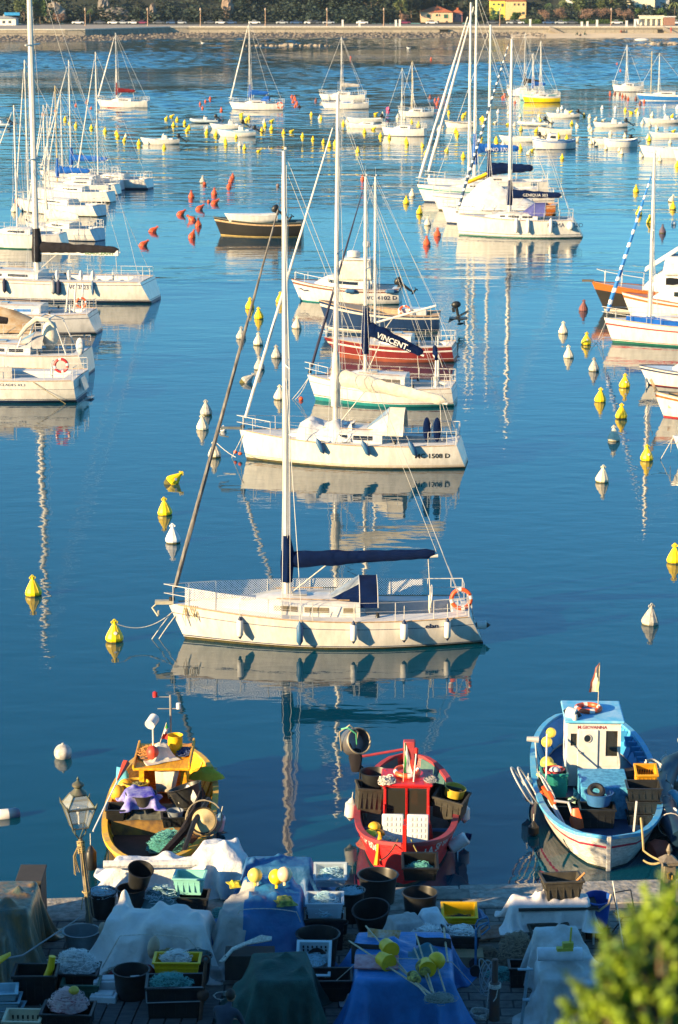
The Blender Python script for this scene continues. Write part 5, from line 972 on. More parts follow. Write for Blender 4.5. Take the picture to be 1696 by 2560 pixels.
o = house(-30, 40, 668, 2.45, 4.3, 4.9, mat('white_plaster', (.74, .74, .72)), mat('grey_roof', (.4, .4, .38), .8), 'low white building with a blue sign at the far left edge', [(10, 3.4, .7, .7, None), (25, 3.4, .7, .7, None)], depth=6)
mb = MB(); mb.box((2.9, -.5, 3.1), (4.2, .12, .8)); mb.build('blue_sign', mat('sign_blue', (.03, .28, .62), .4), o, smooth=False)
# arched beach pavilion
x0, x1 = X(1602, 60, 668), X(1655, 60, 668); o = empty('beach_pavilion', ((x0 + x1) / 2, 668, 2.45), 0, 'cream beach pavilion with arches at the right end of the promenade', 'pavilion'); w_ = x1 - x0
mb = MB(); pw = .5
for k in range(5): mb.box((-w_ / 2 + w_ * k / 4, .5, .9), (pw, .8, 1.9))
mb.box((0, .5, 2.15), (w_ + .6, 1.2, .7)); mb.box((0, .5, 2.6), (w_ + 1.2, 1.5, .16)); mb.build('arcade', mat('cream_plaster', (.78, .72, .55)), o, smooth=False); mb = MB(); mb.box((0, 1.4, 1.1), (w_, .1, 2)); mb.build('back_wall', WPL, o, smooth=False)
mb = MB(); mb.lathe([(0, 0), (.25, .1), (.5, 1.0), (.9, 1.5), (0, 1.55)], 8, (-w_ * .6, .2, .2)); mb.build('parasol', WPL, o)
x0 = X(1672, 60, 669); mb = MB(); mb.box((0, 0, 1.2), (3.0, 3, 2.2)); o = mb.build('kiosk', mat('brick_kiosk', (.3, .16, .12), .9), loc=(x0, 669, 2.4), smooth=False); tag(o, 'low brick kiosk right of the beach pavilion', 'kiosk'); mb = MB(); mb.box((0, 0, 2.4), (3.5, 3.5, .2)); mb.build('roof', WPL, o, smooth=False)
# cliffs
for i, (px, py, D, rx, rz_, m, lab) in enumerate(((138, 34, 690, 3.2, 3.0, (.34, .29, .24), 'pale rocky cliff above the pinkish bush at the far left'), (290, 38, 686, 4.2, 2.0, (.20, .18, .17), 'grey bare rock patch in the dark wood at left'), (258, 15, 690, 1.6, 2.6, (.2, .18, .17), 'narrow grey rock streak above the grey rock patch'), (568, 20, 688, 1.7, 3.4, (.30, .22, .17), 'brown bare rock streak in the middle of the dark wood'), (384, 30, 690, 1.0, 2.2, (.24, .19, .16), 'small brown rock streak behind the second lamp'))):
    r = random.Random(i); mb = MB(); mb.ball((0, 0, 0), (rx, 1.6, rz_), 18); mb.v = [tuple(c * r.uniform(.75, 1.2) for c in v) for v in mb.v]; p = PD(px, py, D); p.y = 688 + max(0, (p.z - 4.2)) * 2.0; tag(mb.build('rock_outcrop', mat(f'cliff_rock_{i}', m, .95, var=.25, vs=.6), loc=(p.x, p.y - 2.5, p.z), smooth=False), lab, 'cliff')
# lamps, bollards, cars, people
def lamp_far(px, lab, h=4.0, D=664):
    o = empty('street_lamp', (X(px, 60, D), D, 2.45), 0, lab, 'street lamp', 'street lamps on the far promenade'); mb = MB(); mb.lathe([(.22, 0), (.16, .5), (.10, .6), (.09, h - .4), (.09, h)], 8); mb.build('post', mat('rusty_post', (.42, .27, .18), .7), o)
    mb = MB(); mb.lathe([(.1, 0), (.26, .15), (.22, .6), (.05, .8), (0, .82)], 8, (0, 0, h)); mb.build('lamp_head', mat('lamp_head', (.45, .34, .26), .5), o)
for px, lab in ((214, 'promenade lamp nearest the left cliffs'), (370, 'promenade lamp above the left end of the pale seawall'), (502, 'promenade lamp left of the far blue-hooded sailboat mast'), (664, 'promenade lamp right of the far blue-hooded sailboat mast'), (818, 'promenade lamp above the low breakwater end'), (960, 'promenade lamp left of the peach-walled house'), (1250, 'promenade lamp in front of the lemon yellow house'), (1528, 'promenade lamp between the bare pinkish trees')): lamp_far(px, lab)
def bollards(px, lab, D=660, h=1.0, w_=.5, m=None): mb = MB(); mb.box((0, 0, h / 2), (w_, w_, h)); mb.box((0, 0, h + .06), (w_ * 1.25, w_ * 1.25, .12)); tag(mb.build('gate_pillar', m or mat('white_plaster', (.74, .74, .72)), loc=(X(px, 60, D), D, 2.42), smooth=False), lab, 'pillar', 'pillars on the promenade')
for i, (px, h) in enumerate(((857, 1.6), (899, 1.4), (990, 1.6), (1000, 1.7), (1326, 1.8), (1455, 1.1), (1469, 1.2), (1493, 1.6), (1567, 1.4), (1588, 1.8))): bollards(px, f'pale promenade pillar, {ORD[i] or "first "}from the left', h=h, D=661)
CARC = [(.75, .75, .75), (.10, .11, .13), (.40, .43, .46), (.22, .03, .08), (.05, .10, .22), (.8, .8, .8)]
def car(px, col, lab, D=676):
    o = empty('parked_car', (X(px, 60, D), D, 2.6), 0, lab, 'car', 'cars parked along the far road'); m = mat(f'car_paint_{CARC.index(col)}', col, .3, coat=.5, var=0); L_ = 4.1 / 1.25
    mb = MB(); mb.box((0, 0, .42), (L_, 1.4, .5)); b = mb.build('body', m, o, bev=.12, smooth=True); mb = MB(); mb.box((-.1, 0, .86), (L_ * .5, 1.2, .42), R=Matrix.Identity(3)); mb.v = [(x * (.72 if z > .9 else 1), y * (.85 if z > .9 else 1), z) for x, y, z in mb.v]; mb.build('cabin', GLASS, o, bev=.05); mb = MB(); mb.box((-.1, 0, 1.08), (L_ * .34, 1.0, .05)); mb.build('roof', m, o)
    for sx in (-1, 1):
        for sy in (-1, 1): mb = MB(); mb.tube([(sx * L_ * .32, sy * .72 - .08, .26), (sx * L_ * .32, sy * .72 + .08, .26)], .26, 10); mb.build('wheel', RUBBER, o)
for i, px in enumerate((196, 250, 285, 308, 335, 356, 398, 431, 452, 526, 553, 578, 637, 706, 741, 776, 790, 822, 906, 1012, 1080, 1232, 1281, 1296, 1372, 1402, 1430, 1542, 1690)):
    c_ = CARC[[0, 1, 5, 2, 0, 3, 1, 4, 2, 1, 0, 4, 5, 2, 4, 0, 1, 2, 5, 3, 0, 1, 2, 0, 4, 2, 1, 0, 5][i]]; nm = {0: 'white', 1: 'black', 2: 'grey', 3: 'dark red', 4: 'dark blue', 5: 'white'}[CARC.index(c_)]
    car(px, c_, f'{nm} car parked above the seawall, {["", "second ", "third ", "fourth ", "fifth ", "sixth ", "seventh ", "eighth ", "ninth ", "tenth ", "eleventh ", "twelfth ", "thirteenth ", "fourteenth ", "fifteenth ", "sixteenth ", "seventeenth ", "eighteenth ", "nineteenth ", "twentieth "][i] if i < 20 else ["ninth ", "eighth ", "seventh ", "sixth ", "fifth ", "fourth ", "third ", "second ", ""][i - 20]}{("from the left" if i else "leftmost") if i < 20 else ("from the right" if i < 28 else "rightmost")}')
def person(loc, rz, top_c, leg_c, label, h=1.7, pose='stand', hair=(.03, .02, .015), s=1, sub=1):
    "continuous skinned body; pose: stand, sit, lean"
    o = empty('person', loc, rz, label, 'person'); k = h / 1.7 * s
    bm_pts = {'pel': (0, 0, .92), 'che': (0, .02, 1.28), 'nek': (0, .03, 1.46), 'hed': (0, .05, 1.53), 'shl': (-.19, .02, 1.40), 'ell': (-.25, .04, 1.12), 'wrl': (-.24, .12, .88), 'shr': (.19, .02, 1.40), 'elr': (.25, .04, 1.12), 'wrr': (.24, .12, .88), 'hpl': (-.10, 0, .88), 'knl': (-.11, .03, .48), 'anl': (-.11, 0, .07), 'tol': (-.12, .16, .03), 'hpr': (.10, 0, .88), 'knr': (.12, .05, .48), 'anr': (.13, -.03, .07), 'tor': (.14, .13, .03)}
    if pose == 'sit': bm_pts.update({'pel': (0, -.1, .18), 'che': (0, -.05, .52), 'nek': (0, 0, .70), 'hed': (0, .03, .78), 'shl': (-.19, -.02, .64), 'shr': (.19, -.02, .64), 'ell': (-.26, .1, .40), 'elr': (.26, .1, .40), 'wrl': (-.1, .3, .42), 'wrr': (.1, .3, .42), 'hpl': (-.1, -.05, .15), 'hpr': (.1, -.05, .15), 'knl': (-.13, .35, .48), 'knr': (.13, .38, .45), 'anl': (-.12, .5, .08), 'anr': (.12, .55, .08), 'tol': (-.12, .66, .04), 'tor': (.12, .7, .04)})
    if pose == 'lean': bm_pts.update({'che': (0, .12, 1.24), 'nek': (0, .25, 1.38), 'hed': (0, .34, 1.42), 'shl': (-.2, .17, 1.33), 'shr': (.2, .17, 1.33), 'ell': (-.26, .3, 1.06), 'elr': (.26, .3, 1.06), 'wrl': (-.12, .5, 1.0), 'wrr': (.12, .5, 1.0)})
    rad = dict(pel=.13, che=.15, nek=.055, hed=.05, shl=.07, shr=.07, ell=.045, elr=.045, wrl=.03, wrr=.03, hpl=.095, hpr=.095, knl=.06, knr=.06, anl=.04, anr=.04, tol=.03, tor=.03)
    ed = [('pel', 'che'), ('che', 'nek'), ('nek', 'hed'), ('che', 'shl'), ('shl', 'ell'), ('ell', 'wrl'), ('che', 'shr'), ('shr', 'elr'), ('elr', 'wrr'), ('pel', 'hpl'), ('hpl', 'knl'), ('knl', 'anl'), ('anl', 'tol'), ('pel', 'hpr'), ('hpr', 'knr'), ('knr', 'anr'), ('anr', 'tor')]
    ks = list(bm_pts); me = bpy.data.meshes.new('body'); me.from_pydata([tuple(c * k for c in bm_pts[q_]) for q_ in ks], [(ks.index(a), ks.index(b)) for a, b in ed], []); b = bpy.data.objects.new('body', me); C.objects.link(b); b.parent = o
    b.modifiers.new('skin', 'SKIN'); sv = me.skin_vertices[0].data
    for i, q_ in enumerate(ks): sv[i].radius = (rad[q_] * k,) * 2; sv[i].use_root = (q_ == 'pel')
    sb_ = b.modifiers.new('sub', 'SUBSURF'); sb_.levels = sub; sb_.render_levels = sub; me.materials.append(mat('clothes_' + str(top_c), top_c, .9))
    hd = Vector(bm_pts['hed']) * k + Vector((0, .02, .10 * k)); sk = mat('skin', (.50, .28, .18), .6); mb = MB(); mb.ball(hd, (.078 * k, .098 * k, .115 * k), 16); mb.ball(hd + Vector((0, .10 * k, -.01 * k)), (.014 * k, .022 * k, .02 * k), 8)
    for s1 in (1, -1): mb.ball(hd + Vector((s1 * .08 * k, 0, 0)), (.012 * k, .02 * k, .03 * k), 6)
    mb.build('head', sk, o); mb = MB(); mb.ball(hd + Vector((0, -.02 * k, .028 * k)), (.088 * k, .102 * k, .105 * k), 14); mb.build('hair', mat('hair_' + str(hair), hair, .7), o)
    for s_1, wn in ((-1, 'wrl'), (1, 'wrr')):
        mb = MB(); w0 = Vector(bm_pts[wn]) * k; d = (w0 - Vector(bm_pts[wn[:0] + ('ell' if s_1 < 0 else 'elr')]) * k).normalized(); mb.tube([w0 - d * .02 * k, w0 + d * .05 * k, w0 + d * .09 * k], [.028 * k, .036 * k, .03 * k], 8)
        for f in range(4): u = Vector((.018 * (f - 1.5), 0, 0)) * k; mb.tube([w0 + d * .085 * k + u, w0 + d * (.13 + .01 * (f in (1, 2))) * k + u, w0 + d * .16 * k + u + Vector((0, -.01, -.01)) * k], [.01 * k, .009 * k, .007 * k], 6)
        mb.tube([w0 + d * .03 * k, w0 + d * .06 * k + Vector((-s_1 * .04, .01, 0)) * k, w0 + d * .10 * k + Vector((-s_1 * .05, .02, 0)) * k], [.014 * k, .012 * k, .009 * k], 6); mb.build('hand', sk, o)
    return o
if True:
    for px, py, rz, c_, lab in ((1444, 87, .8, (.03, .05, .04), 'left of three people in dark clothes sitting on the beach'), (1452, 88, 2.5, (.04, .04, .05), 'middle of three people in dark clothes sitting on the beach'), (1462, 87, -1.2, (.02, .06, .04), 'right of three people in dark clothes sitting on the beach'), (1553, 80, 0, (.25, .06, .04), 'person in red sitting against the seawall on the beach'), (1560, 80, .5, (.1, .08, .07), 'person in brown sitting against the seawall on the beach')):
        p = P(px, py, .6); p.y = min(p.y, wy(p.x) - .8); p.x = X(px, py, p.y); p.z = float(np.interp(p.y, [shore_y(p.x), wy(p.x)], [.02, .95])); person(p, rz, c_, c_, lab, pose='sit', sub=1)
    person((X(1678, 80, 652), 652, .9), 0, (.45, .08, .06), (.1, .1, .1), 'person in red walking by the steps at the right end of the beach')
# ramps and outlet
for px, lab in ((1388, 'dark stone steps running down the seawall to the beach'), (1672, 'second flight of stone steps at the right end of the seawall')):
    mb = MB()
    for k in range(8): mb.box((k * .45, 0, 1.6 - k * .2 - .5), (.46, .9, 1.0))
    tag(mb.build('beach_steps', mat('step_stone', (.3, .26, .22), .9), loc=(X(px - 12, 70, 654.3), 654.3, .9), smooth=False), lab, 'steps')
for px, lab in ((1110, 'dark square drain opening in the seawall left of the twin masts'), (1650, 'dark square drain opening in the seawall at the far right')):
    mb = MB(); mb.box((0, 0, 0), (2.2 if px < 1200 else 1.1, .3, 1.1)); mb.box((0, -.2, .65), (3.0 if px < 1200 else 1.5, .6, .15)); tag(mb.build('drain_outlet', mat('dark_opening', (.02, .02, .02), .9), loc=(X(px, 80, 654), 654.4, 1.1), smooth=False), lab, 'drain')
mb = MB(); mb.ball((0, 0, .1), (1.9, .6, .45), 14); tag(mb.build('upturned_boat', WHITE, loc=P(1605, 101, 0)), 'white upturned boat at the water edge of the beach on the right', 'boat')
for i, (px, py) in enumerate(((507, 109), (1022, 122), (1023, 122))[:2]):
    mb = MB(); mb.ball((0, 0, .12), (.38, .16, .17), 8); mb.ball((-.36, 0, .34), (.12, .1, .11), 6); mb.tube([(-.3, 0, .15), (-.36, 0, .34)], .07, 6); mb.ball((.36, 0, .16), (.2, .08, .05), 6); tag(mb.build('seagull', WPL, loc=P(px, py)), ['white seabird floating left on the open water below the wood', 'white seabird floating on the open water below the peach-walled house'][i], 'bird')
# ================================================================ fishing boats at the quay
def wooden(bow_far, near, B, f0, f1, outer, band, gun, inner, floor, label, short, bands, floor_z=.22, p=2.3, q_=.62, lift=.5, ribm=None):
    n_ = Vector(near); f_ = Vector(bow_far); d = f_ - n_; L = d.length * .95; c = (n_ + f_) / 2
    o = empty('fishing_boat', (c.x, c.y, 0), math.atan2(d.y, d.x), label, 'fishing boat', 'wooden fishing boats moored stern to the quay'); BOATS.append((short, 848 + c.x * 105, 2000, 120))
    h = Hull(L, B, f1, f0, ob=.03, dbl=True, p=p, q=q_, d=.45, wf=.80, flare=.6); h.sh = lambda t: f0 + (f1 - f0) * t + lift * abs(2 * t - 1) ** 2.4
    h.mesh(bands, n=26).build('hull', [outer, band[0], band[1], band[2]], o)
    ts = [.02 + .96 * i / 22 for i in range(23)]; mb = MB()
    for s1 in (1, -1): mb.grid([[Vector((v.x * .985, s1 * max(0, abs(v.y) - .07), v.z)) for v in [h.pt(t, u, 1) for t in ts]] for u in (.97, .7, .45, floor_z / .7)], flip=(s1 > 0))
    mb.build('inner_planking', inner, o); mb = MB(); rows = [[Vector((h.pt(t, .3).x * .985, s1 * max(0, h.pt(t, floor_z / .7).y - .07), floor_z + .005)) for t in ts] for s1 in (1, -1)]; mb.grid(rows); mb.build('floor_boards', floor, o, smooth=False)
    mb = MB()
    for s1 in (1, -1):
        r_ = [[h.pt(t, 1, s1) * 1 + Vector((0, s1 * dy, dz)) for t in [i / 30 for i in range(31)]] for dy, dz in ((.035, -.05), (.04, .035), (-.10, .04), (-.10, -.05))]
        for row in r_:
            for v in row:
                if v.y * s1 < .0: v.y = 0
        mb.grid(r_, flip=(s1 < 0))
    mb.build('gunwale', gun, o)
    for i in range(3, 24, 2):
        t = i / 26
        for s1 in (1, -1): mb = MB(); mb.tube([Vector((h.pt(t, u).x * .985, s1 * (h.pt(t, u).y - .09), h.pt(t, u).z)) for u in (.95, .7, .5, .35)], .025, 4); mb.build('rib', ribm or inner, o)
    pass; return o, h, L
def W(px, py, z): return P(px, py, z)
def tub(loc, r, h, label, m=BLKPL, tilt=(0, 0, 0), grp=None, taper=.78, cat='tub', handles=False, name='tub'):
    mb = MB(); mb.openlathe([(0, 0), (r * taper, 0), (r * .97, h * .96), (r * 1.05, h * .97), (r * 1.06, h), (r * .97, h * 1.005), (r * .94, h * .95), (r * taper * .95, .03), (0, .03)], 28); o = mb.build(name, m, loc=loc, rot=tilt); tag(o, label, cat, grp)
    if handles:
        for s1 in (1, -1): mb = MB(); mb.tube([(s1 * r * 1.03, -.08, h * .9), (s1 * r * 1.16, -.07, h * .93), (s1 * r * 1.16, .07, h * .93), (s1 * r * 1.03, .08, h * .9)], .012, 5); mb.build('handle', m, o)
    return o
def crate(loc, w_, d, h, rz, label, m=BLKPL, grp=None, slots=0, tilt=(0, 0), taper=.9, wall=.025, cat='crate', name='crate', lip=.03):
    mb = MB(); T = taper
    def ring(a, b, z): return [(-a, -b, z), (a, -b, z), (a, b, z), (-a, b, z)]
    R_ = [ring(w_ / 2 * T, d / 2 * T, 0), ring(w_ / 2, d / 2, h * .9), ring(w_ / 2 + lip, d / 2 + lip, h * .9), ring(w_ / 2 + lip, d / 2 + lip, h), ring(w_ / 2 - wall, d / 2 - wall, h), ring(w_ / 2 * T - wall, d / 2 * T - wall, .03)]
    vs = [v for r in R_ for v in r]; fs = [(3, 2, 1, 0)]
    for i in range(5): fs += [(i * 4 + j, i * 4 + (j + 1) % 4, (i + 1) * 4 + (j + 1) % 4, (i + 1) * 4 + j) for j in range(4)]
    fs.append((20, 21, 22, 23)); mb.add(vs, fs); o = mb.build(name, m, loc=loc, rot=(tilt[0], tilt[1], rz), smooth=False, bev=.008); tag(o, label, cat, grp)
    if slots:
        mb = MB(); D_ = mat('slot_shadow', (.01, .01, .01), .9)
        for row in range(2):
            mb.box((0, -d / 2 * (T + (1 - T) * (.35 + .28 * row)), h * (.33 + .27 * row)), (w_ * .74, wall * 2.2, h * .03)) if 0 else None
            for k in range(slots):
                x = -w_ * .36 + w_ * .72 * k / (slots - 1)
                for s1 in (-1, 1): mb.box((x * .97, s1 * (d / 2 * (T + (1 - T) * (.35 + .28 * row)) + .004 * 0 - .012 * 0), h * (.33 + .27 * row)), (w_ * .05, wall * 2.6, h * .2))
        mb.build('vent_slots', D_, o, smooth=False)
    mb = MB()
    for k in range(5):
        for s1 in (-1, 1): x = -w_ * .4 + w_ * .8 * k / 4; mb.box((x * .96, s1 * (d / 2 * (1 + T) / 2 + .008), h * .5), (.018, .02, h * .62))
    for s1 in (-1, 1): mb.box((0, s1 * (d / 2 * (1 + T) / 2 + .006), h * .62), (w_ * .95, .016, .02)); mb.box((s1 * w_ / 2 * .955, 0, h * .62), (.02, d * .98, .02))
    mb.build('stiffening_ribs', m, o, smooth=False); return o
from mathutils import noise as mn
def netpile(loc, rx, ry, h, m, label, seed=1, strand=None, ns=40, cat='net', rope_r=.0045, name='fishing_net', spread=1.0):
    ns = int(ns * 2.2)
    r = random.Random(seed); mb = MB(); n = 22; rows = []
    for i in range(9):
        a = i / 8; row = []
        for j in range(n): t = 2 * pi * j / n; v = Vector((cos(t) * a * rx, sin(t) * a * ry, 0)); nz = mn.noise(Vector((v.x * 7 + seed, v.y * 7, 0))) + .5 * mn.noise(Vector((v.x * 17, v.y * 17, seed))); row.append((v.x * (1 + .12 * nz * a), v.y * (1 + .12 * nz * a), max(-.03, h * (1 - a ** 2.4) + nz * h * .35 * (1 - a * .5))))
        rows.append(row)
    mb.grid(rows, closed=True); o = mb.build(name, m, loc=loc, ang=180); tag(o, label, cat); mb = MB()
    for k in range(ns):
        a = r.random() ** .6 * spread; t = r.uniform(0, 6.28); c = Vector((cos(t) * a * rx * .9, sin(t) * a * ry * .9, h * (1 - min(1, a) ** 2.4) + h * .12)); R_ = r.uniform(.03, .11); ph = r.uniform(0, 6.28); tl = r.uniform(-.5, .5)
        mb.tube([c + Vector((R_ * cos(ph + s * r.uniform(.85, 1.1)), R_ * sin(ph + s) * r.uniform(.6, 1), R_ * tl * sin(ph + s * 1.3))) for s in [q * .7 for q in range(9)]], rope_r, 4, cap=False)
    mb.build('net_strands', strand or m, o); return o
def tarp(loc, rz, blobs, mats, label, ext=(1.2, 1.0), hem=.30, n=56, seed=1, wr=.03, folds=11, fold_a=.06, matf=None, cat='tarpaulin', floor_=0.0, name='tarpaulin', thick=.008, fall=.22, cs=None, steps=150):
    "cloth draped by a small mass-spring simulation over the boxes it covers"
    B = np.array(blobs, float); x0, x1 = (B[:, 0] - B[:, 2]).min(), (B[:, 0] + B[:, 2]).max(); y0, y1 = (B[:, 1] - B[:, 3]).min(), (B[:, 1] + B[:, 3]).max(); H = B[:, 4].max(); hm = B[:, 4].mean() - min(floor_, 0)
    cx, cy = (x0 + x1) / 2, (y0 + y1) / 2; hx, hy = cs or (min(ext[0] * 1.15, (x1 - x0) / 2 + hm * .92 + .06), min(ext[1] * 1.15, (y1 - y0) / 2 + hm * .92 + .06)); big = hx > .8
    h = hx * 2 / (46 if big else 22); nx = int(2 * hx / h) + 1; ny = int(2 * hy / h) + 1; g = np.random.default_rng(seed)
    GX, GY = np.meshgrid(cx + (np.arange(nx) - (nx - 1) / 2) * h, cy + (np.arange(ny) - (ny - 1) / 2) * h); p = np.stack([GX, GY, np.full_like(GX, H + .03)], -1)
    for _ in range(7): k1, k2, ph = g.normal(0, 3.2, 3); p[..., 2] += (.5 + .5 * np.sin(k1 * GX + k2 * GY + ph)) * wr * 1.3
    p[..., :2] = (p[..., :2] - [cx, cy]) * (1 - min(.22, wr * 2)) + [cx, cy]; p += g.normal(0, h * .05, p.shape); q = p.copy()
    prs = []
    for dj, di, st in ((0, 1, 1), (1, 0, 1), (1, 1, .6), (1, -1, .6), (0, 2, .1), (2, 0, .1)):
        sa = (slice(0, ny - dj), slice(0, nx - di) if di >= 0 else slice(-di, nx)); sb = (slice(dj, ny), slice(di, nx) if di >= 0 else slice(0, nx + di)); prs.append((sa, sb, h * sqrt(di * di + dj * dj), st))
    m = .012; lr = random.Random(seed); blobs = list(blobs)
    if wr > .045: blobs += [(bx + lr.uniform(-.75, .75) * hw, by + lr.uniform(-.75, .75) * hd, lr.uniform(.03, .16) * min(1, hw * 2), lr.uniform(.03, .14) * min(1, hd * 2), hh + lr.uniform(.05, .24) * min(1, hw * 2)) for bx, by, hw, hd, hh in blobs for _ in range(6 if big else 2)]
    for it in range(steps):
        v = (p - q) * .94; q = p.copy(); p = p + v; p[..., 2] -= .0045
        for _ in range(7):
            for sa, sb, L0, st in prs:
                d = p[sb] - p[sa]; l = np.sqrt((d * d).sum(-1)) + 1e-9; c = (l - L0) / l * .5 * st; c = np.where(l < L0, c * .5, c)[..., None] * d; p[sa] += c; p[sb] -= c
        for (bx, by, hw, hd, hh) in blobs:
            dx = hw + m - np.abs(p[..., 0] - bx); dy = hd + m - np.abs(p[..., 1] - by); dz = hh + m - p[..., 2]; ins = (dx > 0) & (dy > 0) & (dz > 0)
            tz = ins & ((dz < dx) & (dz < dy) | (q[..., 2] > hh)); tx = ins & ~tz & (dx <= dy); ty = ins & ~tz & ~tx
            p[..., 2] = np.where(tz, hh + m, p[..., 2]); p[..., 0] = np.where(tx, bx + np.sign(p[..., 0] - bx) * (hw + m), p[..., 0]); p[..., 1] = np.where(ty, by + np.sign(p[..., 1] - by) * (hd + m), p[..., 1])
            fr = tz[..., None]; p[..., :2] = np.where(fr, q[..., :2] * .6 + p[..., :2] * .4, p[..., :2])
        lo = p[..., 2] < floor_ + .01; p[..., 2] = np.where(lo, floor_ + .01, p[..., 2]); p[..., :2] = np.where(lo[..., None], q[..., :2] * .7 + p[..., :2] * .3, p[..., :2])
    mb = MB(); rows = [[tuple(v_) for v_ in r] for r in p]; mb.grid(rows, mats=(lambda j, i: matf(GX[j, i], GY[j, i])) if matf else None); o = mb.build(name, mats, loc=loc, rot=(0, 0, rz), ang=180)
    s = o.modifiers.new('sub', 'SUBSURF'); s.levels = s.render_levels = 1; s = o.modifiers.new('solid', 'SOLIDIFY'); s.thickness = thick; return tag(o, label, cat)
def ropecoil(loc, R_, label, n=5, r=.016, m=None, rz=0, tilt=(0, 0), seed=0, cat='rope'):
    g = random.Random(seed); mb = MB()
    for k in range(n): mb.tube([(R_ * g.uniform(.9, 1.1) * cos(a), R_ * g.uniform(.9, 1.1) * sin(a), k * r * 1.3 + g.uniform(-.01, .01)) for a in [i * 2 * pi / 18 for i in range(19)]], r, 5, cap=False)
    return tag(mb.build('rope_coil', m or ROPEW, loc=loc, rot=(tilt[0], tilt[1], rz)), label, cat)
def flag(loc, h, label, cols, lean=.1, fw=.12, fl=.45):
    o = empty('flag', loc, 0, label, 'flag'); mb = MB(); mb.tube([(0, 0, 0), (lean, 0, h)], .012, 6); mb.build('pole', mat('pale_pole', (.6, .5, .38), .6), o)
    mb = MB(); rows = []
    for i in range(7): t = i / 6; rows.append([(lean * (1 - t * fl / h) + fw * s * (.3 + t) * (1 if i else .3) + .015 * sin(i * 2 + s * 3), .03 * sin(s * 5 + i), h - t * fl) for s in (0, .25, .5, .75, 1)])
    mb.grid(rows, mats=lambda i, j: [0, 0, 1, 1, 2, 2][i] if cols[3] else [0, 1, 1, 2][j]); mb.build('cloth', cols[:3], o); return o
GRN = cloth('flag_green', (.05, .35, .08)); FRED = cloth('flag_red', (.5, .05, .04)); GREENN = mat('teal_net', (.05, .26, .24), .95, bump=.03, bs=60, var=.3, vs=20); BLUEN = mat('pale_blue_net', (.25, .50, .62), .9, bump=.03, bs=60, var=.25, vs=15); BROWNN = mat('brown_net', (.22, .17, .12), .95, bump=.03, bs=50, var=.3, vs=15); WHN = mat('white_net_heap', (.55, .56, .56), .9, bump=.03, bs=50, var=.25, vs=15); STR_W = mat('white_strand', (.75, .76, .75), .7, var=0); STR_T = mat('teal_strand', (.12, .42, .40), .7, var=0); STR_B = mat('blue_strand', (.40, .62, .72), .7, var=0); STR_BR = mat('brown_strand', (.34, .26, .18), .8, var=0)
YP = mat('worn_yellow_paint', (.86, .44, .005), .5, col2=(.55, .24, .01), vs=1.6, bump=.012, bs=2, stretch=(.8, 5, 12)); YD = mat('dark_yellow_inside', (.30, .17, .03), .75, col2=(.12, .07, .03), vs=3); RP = mat('bright_red_paint', (.64, .012, .012), .42, col2=(.44, .02, .025), vs=2.2, coat=.1, stretch=(.7, 5, 13), bump=.01, bs=2); RG = mat('worn_red_gunwale', (.40, .04, .05), .6, col2=(.26, .04, .05), vs=4)
BP = mat('azure_paint', (.05, .34, .64), .5, col2=(.16, .40, .56), vs=7); BPI = mat('azure_inside', (.04, .30, .60), .55, var=.12, vs=2); WPT = mat('worn_white_paint', (.64, .62, .57), .55, col2=(.40, .39, .36), vs=1.8, stretch=(.7, 5, 13), bump=.012, bs=2); DKB = mat('deep_blue_floor', (.012, .05, .14), .5, var=.2); TEALI = mat('dark_teal_inside', (.03, .10, .11), .7, col2=(.06, .13, .12), vs=4)
GREYG = mat('worn_yellow_gunwale', (.84, .46, .01), .6, col2=(.50, .33, .10), vs=3)
# ---------------- yellow boat
yo, yh, yL = wooden((-4.24, 58.6, 0), (-4.25, 50.75, 0), 2.55, .50, .66, YP, (mat('dark_bottom', (.05, .06, .04), .8), BLACKH, YP), GREYG, YP, mat('brown_floor', (.06, .025, .02), .8, var=.2), 'worn yellow wooden fishing boat with a black stripe, crowded with gear', 'the yellow fishing boat', [(.10, 1), (.46, 0), (.62, 2), (1, 0)], lift=.10, q_=.5, p=2.5)
mb = MB(); cx = .75
# wheelhouse: open shelter with flat yellow roof
for sx, sy in ((cx - .2, .5), (cx - .2, -.5), (cx + 1.1, .5), (cx + 1.1, -.5)): mb.box((sx, sy, .80), (.09, .12, 1.15))
for sy in (.54, -.54): mb.box((cx + .6, sy, .72), (1.1, .04, 1.0))
mb.box((cx + 1.15, 0, .72), (.04, 1.06, 1.0)); yc = mb.build('wheelhouse', YP, yo, smooth=False); mb = MB(); mb.box((cx + .45, 0, 1.40), (1.9, 1.36, .06)); mb.box((cx + .45, .67, 1.46), (1.9, .05, .10)); mb.box((cx + .45, -.67, 1.48), (1.9, .05, .18)); mb.build('roof', YP, yc, smooth=False, bev=.01)
mb = MB(); mb.box((-1.0, 0, .36), (.06, 2.2, .40)); mb.box((-.5, 0, .55), (1.0, 2.15, .04)); mb.build('thwart', YD, yo, smooth=False)
mb = MB(); mb.tube([(cx + 1.15, -.12, 1.4), (cx + 1.15, -.12, 2.75)], .025, 6); mb.tube([(cx + 1.15, .25, 2.7), (cx + 1.15, -.12, 2.7)], .012, 5); mb.tube([(cx + 1.15, .2, 2.4), (cx + 1.15, -.3, 2.4)], .012, 5); mo = mb.build('mast', mat('grey_pole', (.3, .28, .26), .6), yo)
mb = MB(); mb.lathe([(0, 0), (.06, 0), (.06, .12), (0, .15)], 10, (cx + 1.15, .25, 2.7)); mb.build('red_lamp', REDP, mo); mb = MB(); mb.lathe([(0, 0), (.06, 0), (.06, .14), (0, .15)], 10, (cx + 1.15, -.32, 2.4)); mb.build('white_lamp', WPL, mo)
